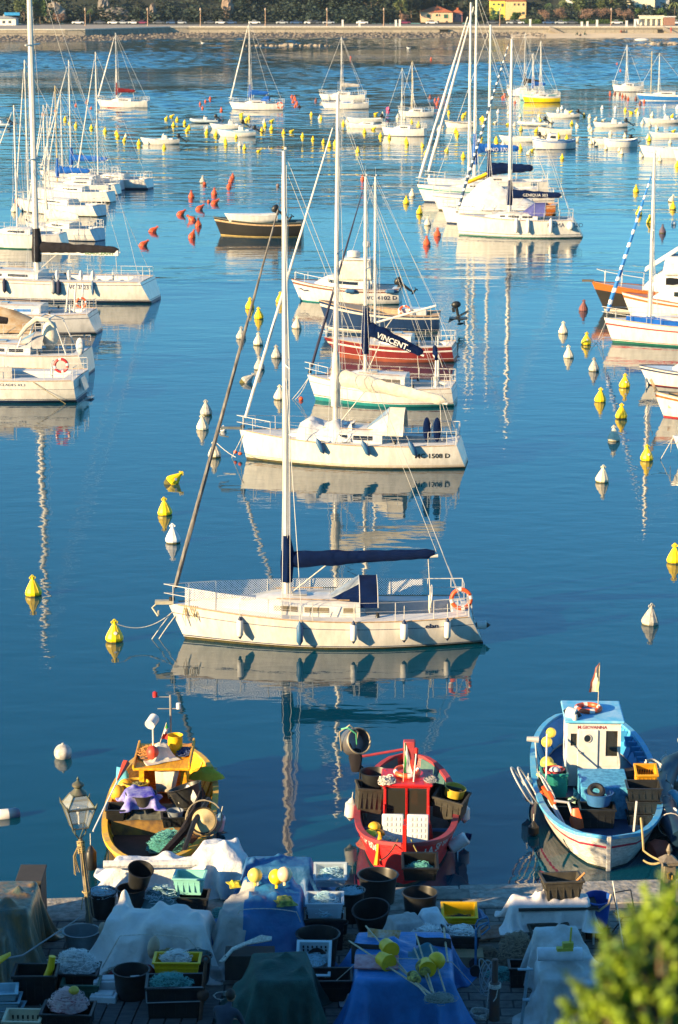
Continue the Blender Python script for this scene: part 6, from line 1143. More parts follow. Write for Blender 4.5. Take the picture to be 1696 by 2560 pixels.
mb = MB(); mb.tube([(cx + .9, .3, 1.4), (cx + .9, .3, 2.05)], .02, 6); mb.tube([(cx + .72, .36, 2.12), (cx + .98, .26, 2.22)], .13, 12); mb.build('searchlight', WPL, yo)
def yw(x, y, z): return wpt(yo, (x, y, z - (.72 if z > 1.75 else .20)))
r_ = .3
crate(yw(cx + .55, -.3, 2.16), .34, .34, .34, 0, 'yellow round bin standing on the yellow boat roof', m=YPL) if 0 else tub(yw(cx + .75, -.25, 2.16), .19, .42, 'yellow round bin standing on the roof of the yellow boat', m=YPL, taper=.92)
tarp(yw(cx + .35, .05, 2.16), .4, [(0, 0, .16, .16, .30), (-.3, -.25, .08, .12, .02)], [CCREAM], 'crumpled beige cloth bundled on the yellow boat roof', ext=(.75, .6), hem=.22, wr=.10, n=34, seed=4, folds=5, fold_a=.1, name='cloth_bundle', cat='cloth')
mb = MB(); mb.grid([[(x, -.02 - .04 * sin(x * 14), z) for x in (-.32, -.15, 0, .16, .28)] for z in (0, -.3, -.62)]); mb.v = [(v[0] * (1 + v[2] * .5) + .1 * v[2], v[1], v[2]) for v in mb.v]; o_ = mb.build('hanging_cloth', CCREAM, loc=yw(cx - .32, -.15, 2.12)); o_.modifiers.new('s', 'SOLIDIFY').thickness = .01; tag(o_, 'beige cloth hanging down over the front edge of the yellow boat roof', 'cloth')
netpile(yw(cx + .55, .42, 2.17), .24, .55, .10, BROWNN, 'orange-brown rope tangle on the left side of the yellow boat roof', seed=3, strand=mat('orange_rope', (.55, .25, .06), .8), ns=34, cat='rope', name='rope_tangle', rope_r=.012)
netpile(yw(cx + .6, -.48, 2.17), .16, .32, .08, CNAVY, 'dark blue rope bundle on the right side of the yellow boat roof', seed=7, strand=mat('blue_rope', (.05, .08, .2), .8), ns=20, cat='rope', name='rope_bundle', rope_r=.012)
mb = MB(); mb.ball((0, 0, 0), (.15, .15, .18), 14); tag(mb.build('float', mat('red_float', (.6, .06, .03), .5), loc=yw(cx + .1, .25, 2.34)), 'red float tucked under the beige cloth on the yellow boat', 'float')
flag(yw(cx + .35, .12, 2.4), .62, 'small furled tricolour flag on the yellow boat roof', [GRN, CWHITE, FRED, 1], lean=-.0 + .2, fw=.12, fl=.42)
tub(yw(.35, .62, .78), .31, .48, 'yellow tub with green net under the edge of the yellow boat roof', m=mat('dirty_yellow', (.60, .42, .03), .5, col2=(.4, .27, .03), vs=4)); netpile(yw(.35, .62, 1.14), .25, .25, .07, mat('olive_net', (.14, .15, .07), .9), 'green net filling the yellow tub on the yellow boat', seed=5, strand=mat('olive_strand', (.25, .25, .12), .8), ns=24)
tub(yw(-.55, .42, .78), .36, .52, 'grey round tub draped with violet cloth in the middle of the yellow boat', m=BLKWORN)
tarp(yw(-.5, .45, 1.2), .2, [(0, 0, .34, .34, .12)], [mat('violet_cloth', (.05, .04, .42), .8, col2=(.30, .30, .55), vs=4)], 'bright violet blue cloth thrown over the grey tub on the yellow boat', ext=(.6, .6), hem=.16, wr=.13, n=34, seed=8, folds=5, fold_a=.08, name='cloth', cat='cloth', floor_=-.2)
crate(yw(-.75, 1.0, .72), .55, .42, .32, 1.57, 'dark crate against the left side of the yellow boat')
for k, (x, y, z) in enumerate(((.1, 1.05, 1.08), (.42, .88, 1.12))): mb = MB(); mb.ball((0, 0, 0), .185, 16); tag(mb.build('net_float', mat('amber_float', (.80, .42, .03), .5, var=.08), loc=yw(x, y, z)), ('nearer' if k == 0 else 'farther') + ' of two amber ball floats on the left side of the yellow boat', 'float', 'amber ball floats on the yellow boat')
for k in range(4): tub(yw(-.35 - .05 * k, -.72, .80 + .07 * k), .40, .44, ['lowest', 'second', 'third', 'topmost'][k] + ' worn tub of the tilted stack on the right side of the yellow boat', m=BLKWORN if k < 3 else BLKPL, tilt=(-.25, -.25, .3), grp='stacked tubs on the yellow boat')
mb = MB(); mb.lathe([(.30, 0), (.02, .38), (0, .38)], 16); tag(mb.build('net_cone', mat('pale_mesh', (.55, .56, .55), .9), loc=yw(-.55, -.78, 1.22), rot=(.5, -1.9, 0)), 'pale mesh cone lying in the topmost tub of the yellow boat', 'net')
tarp(yw(-.45, 0, .77), .0, [(0, -.05, .65, .4, .10), (.5, .0, .2, .2, .18)], [mat('grey_green_tarp', (.10, .11, .10), .9, col2=(.05, .055, .05), vs=3)], 'dirty grey tarpaulin spread across the middle of the yellow boat', ext=(1.15, .8), hem=.2, wr=.07, n=44, seed=3)
crate(yw(-1.2, -.42, .74), .62, .42, .26, .1, 'dark crate right of the middle of the yellow boat'); tub(yw(-1.2, -.42, .84), .19, .26, 'grey bucket standing in the dark crate of the yellow boat', m=mat('grey_bucket', (.20, .23, .27), .5), cat='bucket', name='bucket')
netpile(yw(-2.05, -.32, .50), .52, .5, .34, GREENN, 'heap of teal fishing net in the near well of the yellow boat', seed=11, strand=STR_T, ns=90)
crate(yw(-2.15, -.3, .22), .8, .7, .34, .1, 'dark green crate under the teal net heap in the yellow boat', m=mat('dark_green_plastic', (.02, .05, .05), .5))
# net hauler
ho = empty('net_hauler', yw(-2.3, -1.15, .0), 0, 'black and cream net hauling wheel on the right rail of the yellow boat', 'net hauler'); R = Matrix.Rotation(-1.25, 3, 'X') @ Matrix.Rotation(0, 3, 'Z'); R = Matrix.Rotation(1.2, 3, 'X'); mb = MB(); mb.openlathe([(.30, -.10), (.25, 0), (.28, .09), (.31, .12)], 28, (0, 0, 1.25), R=R); mb.build('wheel', BLKWORN, ho)
mb = MB(); mb.lathe([(.27, .0), (.27, .02), (.12, .05), (.05, .10), (0, .11)], 28, Vector((0, 0, 1.25)) + R @ Vector((0, 0, .07)), R=R); mb.build('wheel_face', mat('cream_face', (.62, .50, .28), .5, col2=(.45, .33, .15), vs=3), ho); mb = MB(); mb.torus((0, .12, 1.25), .42, .014, 30, 6, M=R); mb.torus((0, .3, 1.22), .4, .014, 30, 6, M=R); mb.build('hoop', mat('cream_hoop', (.35, .30, .2), .5), ho)
mb = MB(); mb.tube([(-.1, .25, .3), (0, .25, 1.2)], .05, 8); mb.tube([(-.5, -.9, .6), (-.2, -.2, 1.3), (.1, .5, 1.6)], .06, 8); mb.build('hauler_arm', BLKPL, ho)
lumpy([yw(-3.0, -.35, .75), yw(-2.4, -.75, 1.1), yw(-1.7, -1.0, 1.35), yw(-1.5, -1.1, 1.6)], [.10, .12, .10, .05], 8); mb = lumpy([yw(-3.2, -.25, .75), yw(-2.5, -.7, 1.05), yw(-1.8, -.95, 1.35), yw(-1.55, -1.05, 1.7)], [.09, .12, .10, .04], 8); tag(mb.build('boom_cover', CBLACK), 'long black covered boom lying along the right rail of the yellow boat', 'boom')
fender(yw(-.75, -1.42, .62), 'white and blue fender outside the right rail of the yellow boat', WPL, FBL, r=.13, L=.4, rot=(.3, .2, 0), rope=.2)
fender(yw(-2.6, 1.42, .35), 'dark cylindrical fender outside the left rail of the yellow boat', BLKPL, BLKPL, r=.13, L=.6, rope=.3)
mb = MB(); mb.tube([(0, 0, 0), (.45, 1.3, .75)], [.022, .022], 6, k=0); mb.tube([(.45, 1.3, .75), (.62, 1.8, 1.02)], [.02, .10], 6, k=1); mb.v = [v for v in mb.v]; tag(mb.build('oar', [WPL, mat('red_oar', (.5, .06, .03), .5)], loc=W(233, 2078, .95)), 'white oar with a red blade leaning along the left rail of the yellow boat', 'oar')
mb = MB(); mb.grid([[(0, 0, .0), (.22, .02, -.05), (.30, 0, -.2)], [(-.02, 0, -.25), (.2, .04, -.3), (.28, 0, -.4)], [(-.02, 0, -.5), (.12, 0, -.55), (.2, 0, -.52)]]); o_ = mb.build('cloth', mat('sky_cloth', (.10, .45, .65), .8), loc=yw(1.1, 1.15, 1.9)); o_.modifiers.new('s', 'SOLIDIFY').thickness = .01; tag(o_, 'sky blue mesh bag tied left of the yellow boat roof', 'bag')
netpile(yw(1.5, -1.0, .95), .45, .22, .25, mat('lime_cloth', (.45, .50, .03), .8), 'lime yellow oilskins piled along the right side of the yellow boat', seed=6, strand=mat('lime_strand', (.5, .55, .05), .8), ns=6, cat='clothing', name='oilskins')
# ---------------- red boat
ro_, rh, rL = wooden((1.75, 57.3, 0), (1.45, 50.75, 0), 2.32, .74, .72, RP, (mat('dark_bottom', (.05, .06, .04)), RP, RP), RG, TEALI, mat('brown_grey_floor', (.12, .09, .08), .8, var=.2, vs=5), 'bright red wooden fishing boat with a small red glazed cabin', 'the red fishing boat', [(.08, 1), (.7, 0), (1, 0)], lift=.28, q_=.52, p=2.4)
def rw(x, y, z): return wpt(ro_, (x, y, z - (.58 if z > 1.9 else .05)))
for side, x0_, z0 in ((1, -1.62, .66), (-1, -2.95, .66)):
    hull_text(rh, '1A SP 806', x0_ if side > 0 else x0_, z0, .26, WHITE, ro_, side=side, bold=.004, sx=1.0)
co = empty('x', (0, 0, 0)); bpy.data.objects.remove(co)
def _sq(s_, *a_, **k_):
    s_.v = [(x, y * .87, max(.2, z - .58)) for x, y, z in s_.v]; return _b0(s_, *a_, **k_)
_b0 = MB.build; MB.build = _sq
cab_ = MB(); a, b_, zt = -.95, .55, 2.0
def frame_box(mb, x, y0, y1, z0, z1, th=.07, dx=.07):
    mb.box((x, (y0 + y1) / 2, z0), (dx, abs(y1 - y0), th)); mb.box((x, (y0 + y1) / 2, z1), (dx, abs(y1 - y0), th)); mb.box((x, y0, (z0 + z1) / 2), (dx, th, z1 - z0)); mb.box((x, y1, (z0 + z1) / 2), (dx, th, z1 - z0))
cab_.box((-.50, 0, .78), (.34, 1.3, .78), taper=1.12); cab_.box((0, .60, .9), (1.0, .05, 1.35)); cab_.box((0, -.60, .9), (1.0, .05, 1.35)); frame_box(cab_, -.36, -.58, 0, 1.16, 2.0); frame_box(cab_, -.36, 0, .58, 1.16, 2.0)
for sy in (.6, -.6): cab_.box((.5, sy, 1.5), (.07, .07, 1.2)); cab_.box((.05, sy, 2.0), (1.0, .07, .08))
cc_ = cab_.build('cabin', RP, ro_, smooth=False, bev=.012); mb = MB(); mb.box((.08, 0, 2.06), (1.15, 1.4, .06)); mb.build('roof', RP, cc_, smooth=False, bev=.02)
GL = mat('cabin_glass', (.03, .03, .025), .04, var=0, alpha=.88)
for s1 in (-1, 1): mb = MB(); mb.box((-.36, s1 * .29, 1.58), (.012, .5, .76)); mb.build('window', GL, cc_, smooth=False)
mb = MB(); mb.box((.52, 0, 1.3), (.04, 1.2, 1.4)); mb.build('rear_wall', mat('cabin_dark', (.04, .03, .02), .8), cc_, smooth=False)
mb = MB(); mb.grid([[(.2 + .02 * sin(y * 30), y * w_ - .25, z) for y in (-.5, -.25, 0, .25, .5)] for z, w_ in ((1.05, .36), (1.4, .34), (1.7, .16), (1.85, .06))]); o_ = mb.build('oilskin', mat('orange_oilskin', (.70, .20, .02), .6)); o_.location = ro_.location; o_.rotation_euler = ro_.rotation_euler; o_.modifiers.new('s', 'SOLIDIFY').thickness = .02; tag(o_, 'orange oilskin hanging behind the right window of the red cabin', 'clothing')
MB.build = _b0
for k, (y, m) in enumerate(((.30, WPL), (-.28, WPL))):
    o = empty('styrofoam_box', rw(-1.42, y, .38), ro_.rotation_euler.z, ('left' if k == 0 else 'right') + ' white styrofoam lid leaning against the red cabin front', 'styrofoam box', 'styrofoam boxes on the red boat'); o.rotation_euler = (0, .25, ro_.rotation_euler.z); mb = MB(); mb.box((0, 0, .38), (.14, .50, .74)); mb.build('shell', mat('styrofoam', (.62, .64, .66), .8, var=.08), o, bev=.03); mb = MB()
    for i in range(4):
        for j in range(5): mb.box((-.075, -.15 + .1 * i, .12 + .13 * j), (.012, .06, .08))
    mb.build('moulded_ribs', mat('styrofoam', (.62, .64, .66)), o, bev=.006)
mb = MB(); mb.box((0, 0, .0), (.10, .08, 1.1)); tag(mb.build('stem_post', mat('red_post', (.60, .02, .015), .4), ro_, loc=(-rL / 2 - .02, 0, .95))); kids(ro_)
mb = MB(); mb.box((rL / 2 + .12, 0, 1.05), (.24, .30, .62)); ru = mb.build('rudder_head', RG, ro_, bev=.03); mb = MB(); mb.tube([(rL / 2 + .1, .05, 1.15), (rL / 2 - .15, 1.25, 1.0)], .035, 8); mb.build('tiller', RG, ru)
o_ = life_ring(rw(.2, 0.0, 2.18), Matrix.Rotation(.1, 3, 'X'), 'orange life ring lying on the red cabin roof', .27)
netpile(rw(-.25, .48, 2.09), .2, .26, .06, ROPEW, 'coil of white rope on the left corner of the red cabin roof', seed=2, ns=30, cat='rope', name='rope_tangle', rope_r=.012, strand=ROPEW); netpile(rw(-.15, -.55, 2.09), .16, .18, .05, mat('grey_rope', (.3, .3, .3), .9), 'small grey rope bundle on the right corner of the red cabin roof', seed=3, ns=20, cat='rope', name='rope_tangle', rope_r=.012)
flag(rw(-.3, .08, 2.1), .95, 'green white and red flag furled on its pole on the red cabin roof', [GRN, CWHITE, FRED, 0], lean=.03, fw=.20, fl=.75)
mb = MB(); mb.tube([(0, 0, 0), (.06, 0, .72)], .022, 6, k=0); mb.lathe([(.05, 0), (.05, .12), (0, .14)], 8, (.06, 0, .7), k=1); tag(mb.build('navigation_light', [WPL, REDP], loc=rw(-.3, -.16, 2.1)), 'red-topped light pole beside the flag on the red cabin roof', 'light pole')
crate(rw(.1, .93, .72), .62, .62, .62, .12, 'dusty olive-black crate on the left side of the red boat', m=BLKWORN, tilt=(0, .12)); tub(rw(.45, .78, 1.05), .34, .5, 'black tub standing behind the olive-black crate on the red boat')
crate(rw(-.05, -1.0, .68), .72, .60, .55, -.35, 'large dusty black crate on the right side of the red boat', m=BLKWORN, tilt=(.15, .15)); tub(rw(.05, -1.1, 1.12), .25, .22, 'shallow yellow tub on the large dusty crate of the red boat', m=mat('dirty_yellow', (.60, .42, .03)), taper=.9, tilt=(.1, .2, 0)); crate(rw(.35, -.95, 1.0), .75, .5, .35, -.35, 'black crate standing on edge behind the shallow yellow tub', tilt=(1.3, .1))
for k, (x, y, z, rr, c_) in enumerate(((-1.35, .72, .82, .15, (.80, .42, .02)), (-1.62, .80, .72, .17, (.65, .55, .02)), (-1.45, .60, .70, .12, (.8, .30, .03)))): mb = MB(); mb.ball((0, 0, 0), (rr, rr * .9, rr * .85), 14); tag(mb.build('net_float', mat(f'float_{k}', c_, .5, var=.1), loc=rw(x, y, z)), ['orange-yellow float upper', 'olive yellow float lower', 'small orange float right'][k] + ' in the float heap at the bow of the red boat', 'float', 'float heap on the red boat')
netpile(rw(-1.75, .55, .60), .35, .22, .12, mat('cream_net', (.5, .42, .28), .9), 'cream rope and net remnants at the bow of the red boat', seed=9, strand=ROPEW, ns=30, rope_r=.012)
netpile(rw(-1.45, .65, .45), .5, .5, .2, mat('maroon_net', (.2, .05, .04), .9), 'dark red net below the floats on the red boat', seed=13, strand=FRED, ns=20)
mb = MB(); mb.box((1.2, 0, .62), (.22, 1.9, .05)); mb.box((-.2, 0, .3), (.1, 2.0, .05)); mb.build('thwart', mat('blue_thwart', (.06, .20, .42), .6), ro_, smooth=False); mb = MB(); mb.lathe([(0, -.22), (.1, -.2), (.11, .18), (0, .22)], 12); tag(mb.build('fender', WPL, loc=rw(1.75, .55, .75), rot=(1.5, .3, .6)), 'loose white fender lying in the far end of the red boat', 'fender')
fender(rw(.35, 1.33, .62), 'worn white fender outside the left rail of the red boat', mat('worn_white', (.6, .6, .58), .6), mat('worn_white', (.6, .6, .58)), r=.15, L=.38, rot=(0, .1, 0), rope=.15); fender(rw(.25, -1.36, .6), 'white fender outside the right rail of the red boat', WPL, WPL, r=.13, L=.3, rope=.1); fender(rw(-1.55, -1.22, .55), 'white and navy fender slung beside the bow of the red boat', WPL, CNAVY, r=.15, L=.48, rot=(.25, .95, .3), rope=0)
ho = empty('net_hauler', rw(1.25, 1.35, 0), 0, 'round net hauler drum on bent arms at the left rail of the red boat', 'net hauler'); R = Matrix.Rotation(.9, 3, 'Y') @ Matrix.Rotation(.9, 3, 'X'); cz = Vector((.1, .2, 1.95)); mb = MB(); mb.openlathe([(.30, -.2), (.34, -.18), (.34, .12), (.30, .16), (.28, .12), (.26, -.1), (0, -.12)], 24, cz, R=R); mb.build('drum', mat('steel_drum', (.22, .21, .22), .4, .6), ho); mb = MB(); mb.torus(cz + R @ Vector((0, 0, .16)), .31, .022, 26, 6, M=R); mb.build('drum_rim', mat('cream_hoop', (.55, .48, .3)), ho)
mb = MB(); mb.tube([(.45, -.1, .6), (.40, 0, 1.2), (.15, .1, 1.45), (.05, .2, 1.75)], .03, 6); mb.tube([(.2, .2, .6), (.2, .2, 1.3), (-.05, .2, 1.9)], .025, 6); mb.build('arm', BLKPL, ho); mb = MB(); mb.tube([cz + Vector(v) for v in ((0, -.1, -.1), (.05, -.2, .3), (-.15, -.25, .50), (-.4, -.2, .3), (-.35, -.1, -.2))], .018, 6, k=0); mb.tube([cz + Vector(v) for v in ((.02, -.2, 0), (0, -.3, .3), (-.2, -.3, .45), (-.35, -.2, .38))], .02, 6, k=1); mb.build('hose', [mat('cream_hoop', (.55, .48, .3)), mat('green_hose', (.1, .5, .25), .5)], ho); mb = lumpy([cz + Vector((0, -.15, -.15)), cz + Vector((-.0, -.15, -.35)), cz + Vector((0, -.12, -.7))], [.1, .16, .10], 8); mb.build('motor_bag', CBLACK, ho)
rope_thing([(rw(-rL / 2 + .25, .15, 1.1), Vector((.9, 49.9, 1.05)), .1), (rw(-rL / 2 + .25, -.15, 1.1), Vector((1.9, 49.9, 1.05)), .1)], 'olive mooring ropes from the red boat bow to the quay', m=mat('olive_rope', (.25, .2, .06), .9), r=.018)
mb = lumpy([rw(-rL / 2 + .5, .52, 1.15), rw(-rL / 2 + .42, .58, 1.0), rw(-rL / 2 + .38, .6, .7), rw(-rL / 2 + .36, .62, .45)], [.10, .07, .06, .08], 7, .3); tag(mb.build('yellow_strap', mat('amber_cloth', (.75, .38, .02), .8)), 'amber cloth hanging over the bow of the red boat', 'cloth')
# ---------------- blue boat
bo_, bh, bL = wooden((6.42, 61.0, 0), (6.14, 51.75, 0), 2.98, .66, .80, WPT, (mat('dark_bottom', (.05, .06, .04)), mat('raspberry_stripe', (.45, .02, .06), .5), WPT), BP, BPI, DKB, 'white and azure wooden fishing boat with a white cabin and red stripe', 'the azure fishing boat', [(.06, 1), (.66, 0), (.73, 2), (1, 0)], lift=.12, q_=.46, p=2.6)
def bw_(x, y, z): return wpt(bo_, (x, y, z - (.33 if z > 1.9 else .08)))
_b0 = MB.build
def _sq(s_, *a_, **k_):
    s_.v = [(x, y * .76, .3 + (z - .3) * .84) for x, y, z in s_.v]; return _b0(s_, *a_, **k_)
MB.build = _sq
mb = MB(); cx0, cx1 = .55, 2.0; wpan = []
mb.box((cx0, 0, .55), (.06, 1.66, .5)); mb.box((cx0, .66, 1.30), (.06, .34, 1.0)); mb.box((cx0, .0, 1.3), (.06, 1.0, 1.0))
mb = MB(); hw = .86
# front wall with openings: strips around a left window, a round port and a right window
mb.box((cx0, 0, .60), (.06, 2 * hw, .62)); mb.box((cx0, 0, 2.12), (.06, 2 * hw, .24))
mb.box((cx0, hw - .05, 1.45), (.06, .10, 1.10)); mb.box((cx0, .27, 1.45), (.06, .58, 1.10)); mb.box((cx0, .665, 1.22), (.06, .21, .62)); mb.box((cx0, .665, 1.96), (.06, .21, .10)); mb.box((cx0, -.20, 1.45), (.06, .36, 1.10)); mb.box((cx0, -hw + .05, 1.45), (.06, .10, 1.10)); mb.box((cx0, -.58, 1.06), (.06, .40, .32))
mb.box(((cx0 + cx1) / 2 + .03, hw - .02, 1.27), (cx1 - cx0 - .0, .05, 1.94)); mb.box(((cx0 + cx1) / 2 + .03, -hw + .02, 1.27), (cx1 - cx0, .05, 1.94)); mb.box((cx1, 0, 1.27), (.05, 1.7, 1.94))
CABW = mat('cabin_white', (.66, .66, .65), .55, col2=(.54, .53, .50), vs=3); bc = mb.build('cabin', CABW, bo_, smooth=False)
mb = MB(); mb.box(((cx0 + cx1) / 2, 0, 2.29), (cx1 - cx0 + .25, 1.95, .09)); mb.build('roof', mat('azure_roof', (.07, .42, .70), .5, col2=(.3, .55, .75), vs=1.5), bc, smooth=False, bev=.03)
mb = MB(); mb.box((cx0 - .045, .20, 1.17), (.035, .66, 1.72)); do = mb.build('door', CABW, bc, smooth=False, bev=.015); mb = MB(); mb.torus((cx0 - .07, .22, 1.78), .12, .018, 20, 6, M=Matrix.Rotation(pi / 2, 3, 'Y')); mb.build('porthole_rim', STEEL, do); mb = MB(); mb.lathe([(0, 0), (.115, 0), (.115, .01), (0, .011)], 20, (cx0 - .068, .22, 1.78), R=Matrix.Rotation(-pi / 2, 3, 'Y')); mb.build('porthole_glass', GLASS, do); mb = MB(); mb.tube([(cx0 - .07, .46, 1.35), (cx0 - .12, .44, 1.35)], .025, 6); mb.build('handle', STEEL, do)
mb = MB(); mb.box((cx0 - .0, .665, 1.72), (.01, .2, .36)); mb.build('window', GL, bc, smooth=False); mb = MB(); mb.box((cx0, -.58, 1.61), (.01, .40, .78)); mb.build('window', GL, bc, smooth=False)
mb = MB(); mb.box((cx0 - .034, -.48, .46), (.012, .64, .32)); mb.build('blue_dado', mat('dado_blue', (.06, .22, .5), .6), bc, smooth=False)
MB.build = _b0; text_plane('M.GIOVANNA', .115, mat('maroon_letters', (.30, .03, .06), .6), bc, (cx0 - .036, 0.05, 1.78), (pi / 2, 0, -pi / 2), bold=.003)
MB.build = _sq; mb = MB(); mb.grid([[(cx0 + .2, -.58 + y, z) for y in (-.15, 0, .12)] for z in (1.3, 1.6, 1.9)]); mb.v = [(x + .04 * sin(y * 40), y + .1 * (z - 1.6), z) for x, y, z in mb.v]; o_ = mb.build('oilskin', mat('lime_oilskin', (.45, .60, .02), .6)); o_.location = bo_.location; o_.rotation_euler = bo_.rotation_euler; o_.modifiers.new('s', 'SOLIDIFY').thickness = .05; tag(o_, 'lime oilskin behind the right window of the white cabin', 'clothing')
MB.build = _b0
life_ring(bw_(1.3, .1, 2.40), Matrix.Identity(3), 'orange life ring lying flat on the azure cabin roof', .29); fender(bw_(.75, .55, 2.44), 'white fender with dark cap on the left corner of the azure cabin roof', WPL, BLKPL, r=.14, L=.28, rot=(0, 1.7, -.5), rope=0)
flag(bw_(1.1, -.12, 2.33), 1.3, 'faded tricolour flag hanging from a pole on the azure cabin roof', [mat('faded_green', (.5, .55, .3), .8), mat('faded_white', (.7, .62, .5), .8), mat('faded_red', (.6, .35, .3), .8), 0], lean=.02, fw=-.2, fl=.75); mb = MB(); mb.lathe([(0, 0), (.06, 0), (.07, .08), (.05, .14), (0, .15)], 10); tag(mb.build('deck_lamp', STEEL, loc=bw_(.5, .48, 2.34)), 'small metal lamp at the front of the azure cabin roof', 'lamp')
mb = MB(); mb.box((-.95, -.12, .62), (1.4, 1.14, .8)); mb.build('engine_box', mat('speckled_azure', (.10, .42, .66), .6, col2=(.03, .22, .42), vs=9), bo_, smooth=False, bev=.02)
crate(bw_(-.25, 1.02, .42), .55, .62, .62, 1.57, 'green perforated crate on the left side of the azure boat', m=mat('green_crate', (.03, .32, .25), .5), slots=6); tub(bw_(-.25, 1.02, .72), .25, .36, 'red basket standing in the green crate on the azure boat', m=mat('red_basket', (.55, .06, .06), .5), cat='basket', name='basket')
mb = MB(); mb.ball((0, 0, 0), (.15, .13, .1), 10); tag(mb.build('cloth_bundle', CWHITE, loc=bw_(-.3, 1.0, 1.05)), 'white rag in the red basket on the azure boat', 'cloth')
crate(bw_(-1.45, .85, .24), .62, .75, .42, 1.57, 'black open crate left of the engine box on the azure boat'); mb = lumpy([bw_(-1.3, .62, .62), bw_(-1.32, .55, .82), bw_(-1.35, .5, .7)], [.12, .14, .06], 7, .3); tag(mb.build('cloth', mat('striped_towel', (.6, .65, .6), .9, col2=(.03, .25, .2), vs=12)), 'green and white striped towel over the black open crate', 'towel')
crate(bw_(-2.05, .10, .24), .82, .55, .55, 0.02 + 1.57 - 1.57 + pi / 2 * 0 + bo_.rotation_euler.z - pi / 2, 'black crate with a blue tub on it before the engine box', m=BLKPL); tub(bw_(-1.85, .05, .76), .34, .30, 'blue tub with a tyre in it before the engine box', m=mat('blue_tub', (.04, .16, .40), .45)); mb = MB(); mb.torus((0, 0, 0), .15, .07, 20, 8, M=Matrix.Rotation(.7, 3, 'X')); tag(mb.build('rubber_ring', RUBBER, loc=bw_(-1.95, .12, 1.12)), 'black rubber ring stuck in the blue tub', 'tyre')
for k in range(3): crate(bw_(-1.75 + .0 * k, -1.02, .24 + .33 * k), .80, .62, .33, bo_.rotation_euler.z - pi / 2, ['lowest', 'middle', 'topmost'][k] + ' dark crate of the stack on the right side of the azure boat', grp='stacked dark crates on the azure boat')
crate(bw_(-1.0, -1.12, .95), .50, .42, .48, bo_.rotation_euler.z - pi / 2 + .05, 'orange perforated crate on the right side of the azure boat', m=mat('amber_crate', (.72, .36, .02), .5), slots=7, tilt=(.35, 0))
tarp(bw_(.05, -.95, .5), .3, [(0, 0, .3, .35, .42)], [CBLACK], 'black canvas heap beside the right of the white cabin', ext=(.8, .8), hem=.14, wr=.12, n=34, seed=6, folds=6)
for k, (x, y, z, rr) in enumerate(((.35, 1.16, 1.02, .17), (.12, 1.06, .92, .19), (-.05, 1.32, .82, .13), (1.3, 1.12, 1.25, .14), (1.9, .98, 1.3, .13))): mb = MB(); mb.ball((0, 0, 0), rr, 14); tag(mb.build('net_float', mat('pale_yellow_float', (.72, .58, .08), .5, var=.1), loc=bw_(x, y, z)), ['upper of the pair of yellow floats by the green crate', 'lower of the pair of yellow floats by the green crate', 'small yellow float left of the green crate', 'yellow float halfway along the cabin left side', 'yellow float farthest along the cabin left side'][k], 'float', 'yellow floats beside the white cabin')
mb = MB(); mb.tube([(0, 0, 0), (.35, 1.2, 1.1)], .02, 6); tag(mb.build('pole', WPL, loc=bw_(-1.0, 1.25, .7), rot=(0, 0, .2)), 'thin white pole leaning left of the green crate on the azure boat', 'pole'); mb = MB(); mb.tube([(0, 0, 0), (-.1, .1, 1.2)], .02, 6, k=0); mb.tube([(-.30, .1, 1.22), (-.02, .1, 1.2)], [.06, .08], 8, k=0); tag(mb.build('deck_light', STEEL, loc=bw_(-.9, 1.42, .8)), 'steel floodlight on a stem at the left rail of the azure boat', 'lamp')
tub(bw_(-3.3, .72, .24), .14, .26, 'small white bucket in the near end of the azure boat', m=WPL, cat='bucket', name='bucket', taper=.9); tub(bw_(-3.7, .60, .24), .2, .2, 'white tub with red rim at the near end of the azure boat', m=WPL)
mb = MB(); mb.box((0, 0, .45), (.04, .04, .9)); tag(mb.build('post', WPL, loc=bw_(-2.6, -.72, .24), rot=(.1, .05, 0)), 'thin white upright stick before the stacked dark crates', 'stick')
mb = MB(); mb.box((-bL / 2 - .02, 0, .15), (.10, .11, 1.35)); mb.build('stem_post', WPT, bo_, bev=.02)
for k in range(9):
    t = .58 + .04 * k; e = bh.pt(t, .85, -1); mb = MB(); mb.box((e.x, e.y + .18, e.z - .04), (.05, .22, .28), taper=.3); mb.build('knee', BPI, bo_, smooth=False)
ho = empty('net_hauler', bw_(-1.7, 1.55, 0), 0, 'wire net hauling wheels with orange guard at the left rail of the azure boat', 'net hauler'); R = Matrix.Rotation(pi / 2 - .15, 3, 'Y') @ Matrix.Rotation(0, 3, 'X'); cz = Vector((0, 0, 1.15)); mb = MB()
for dx, rr in ((-.32, .5), (-.16, .5), (.28, .36)): mb.torus(cz + Vector((dx, 0, -.0)), rr, .020, 30, 6, M=Matrix.Rotation(pi / 2 - .55, 3, 'Y'))
for k in range(10):
    a = k * pi / 5; mb.tube([cz + Vector((.28, 0, 0)), cz + Vector((.28, 0, 0)) + Matrix.Rotation(pi / 2 - .55, 3, 'Y') @ Vector((.36 * cos(a), .36 * sin(a), 0))], .008, 4)
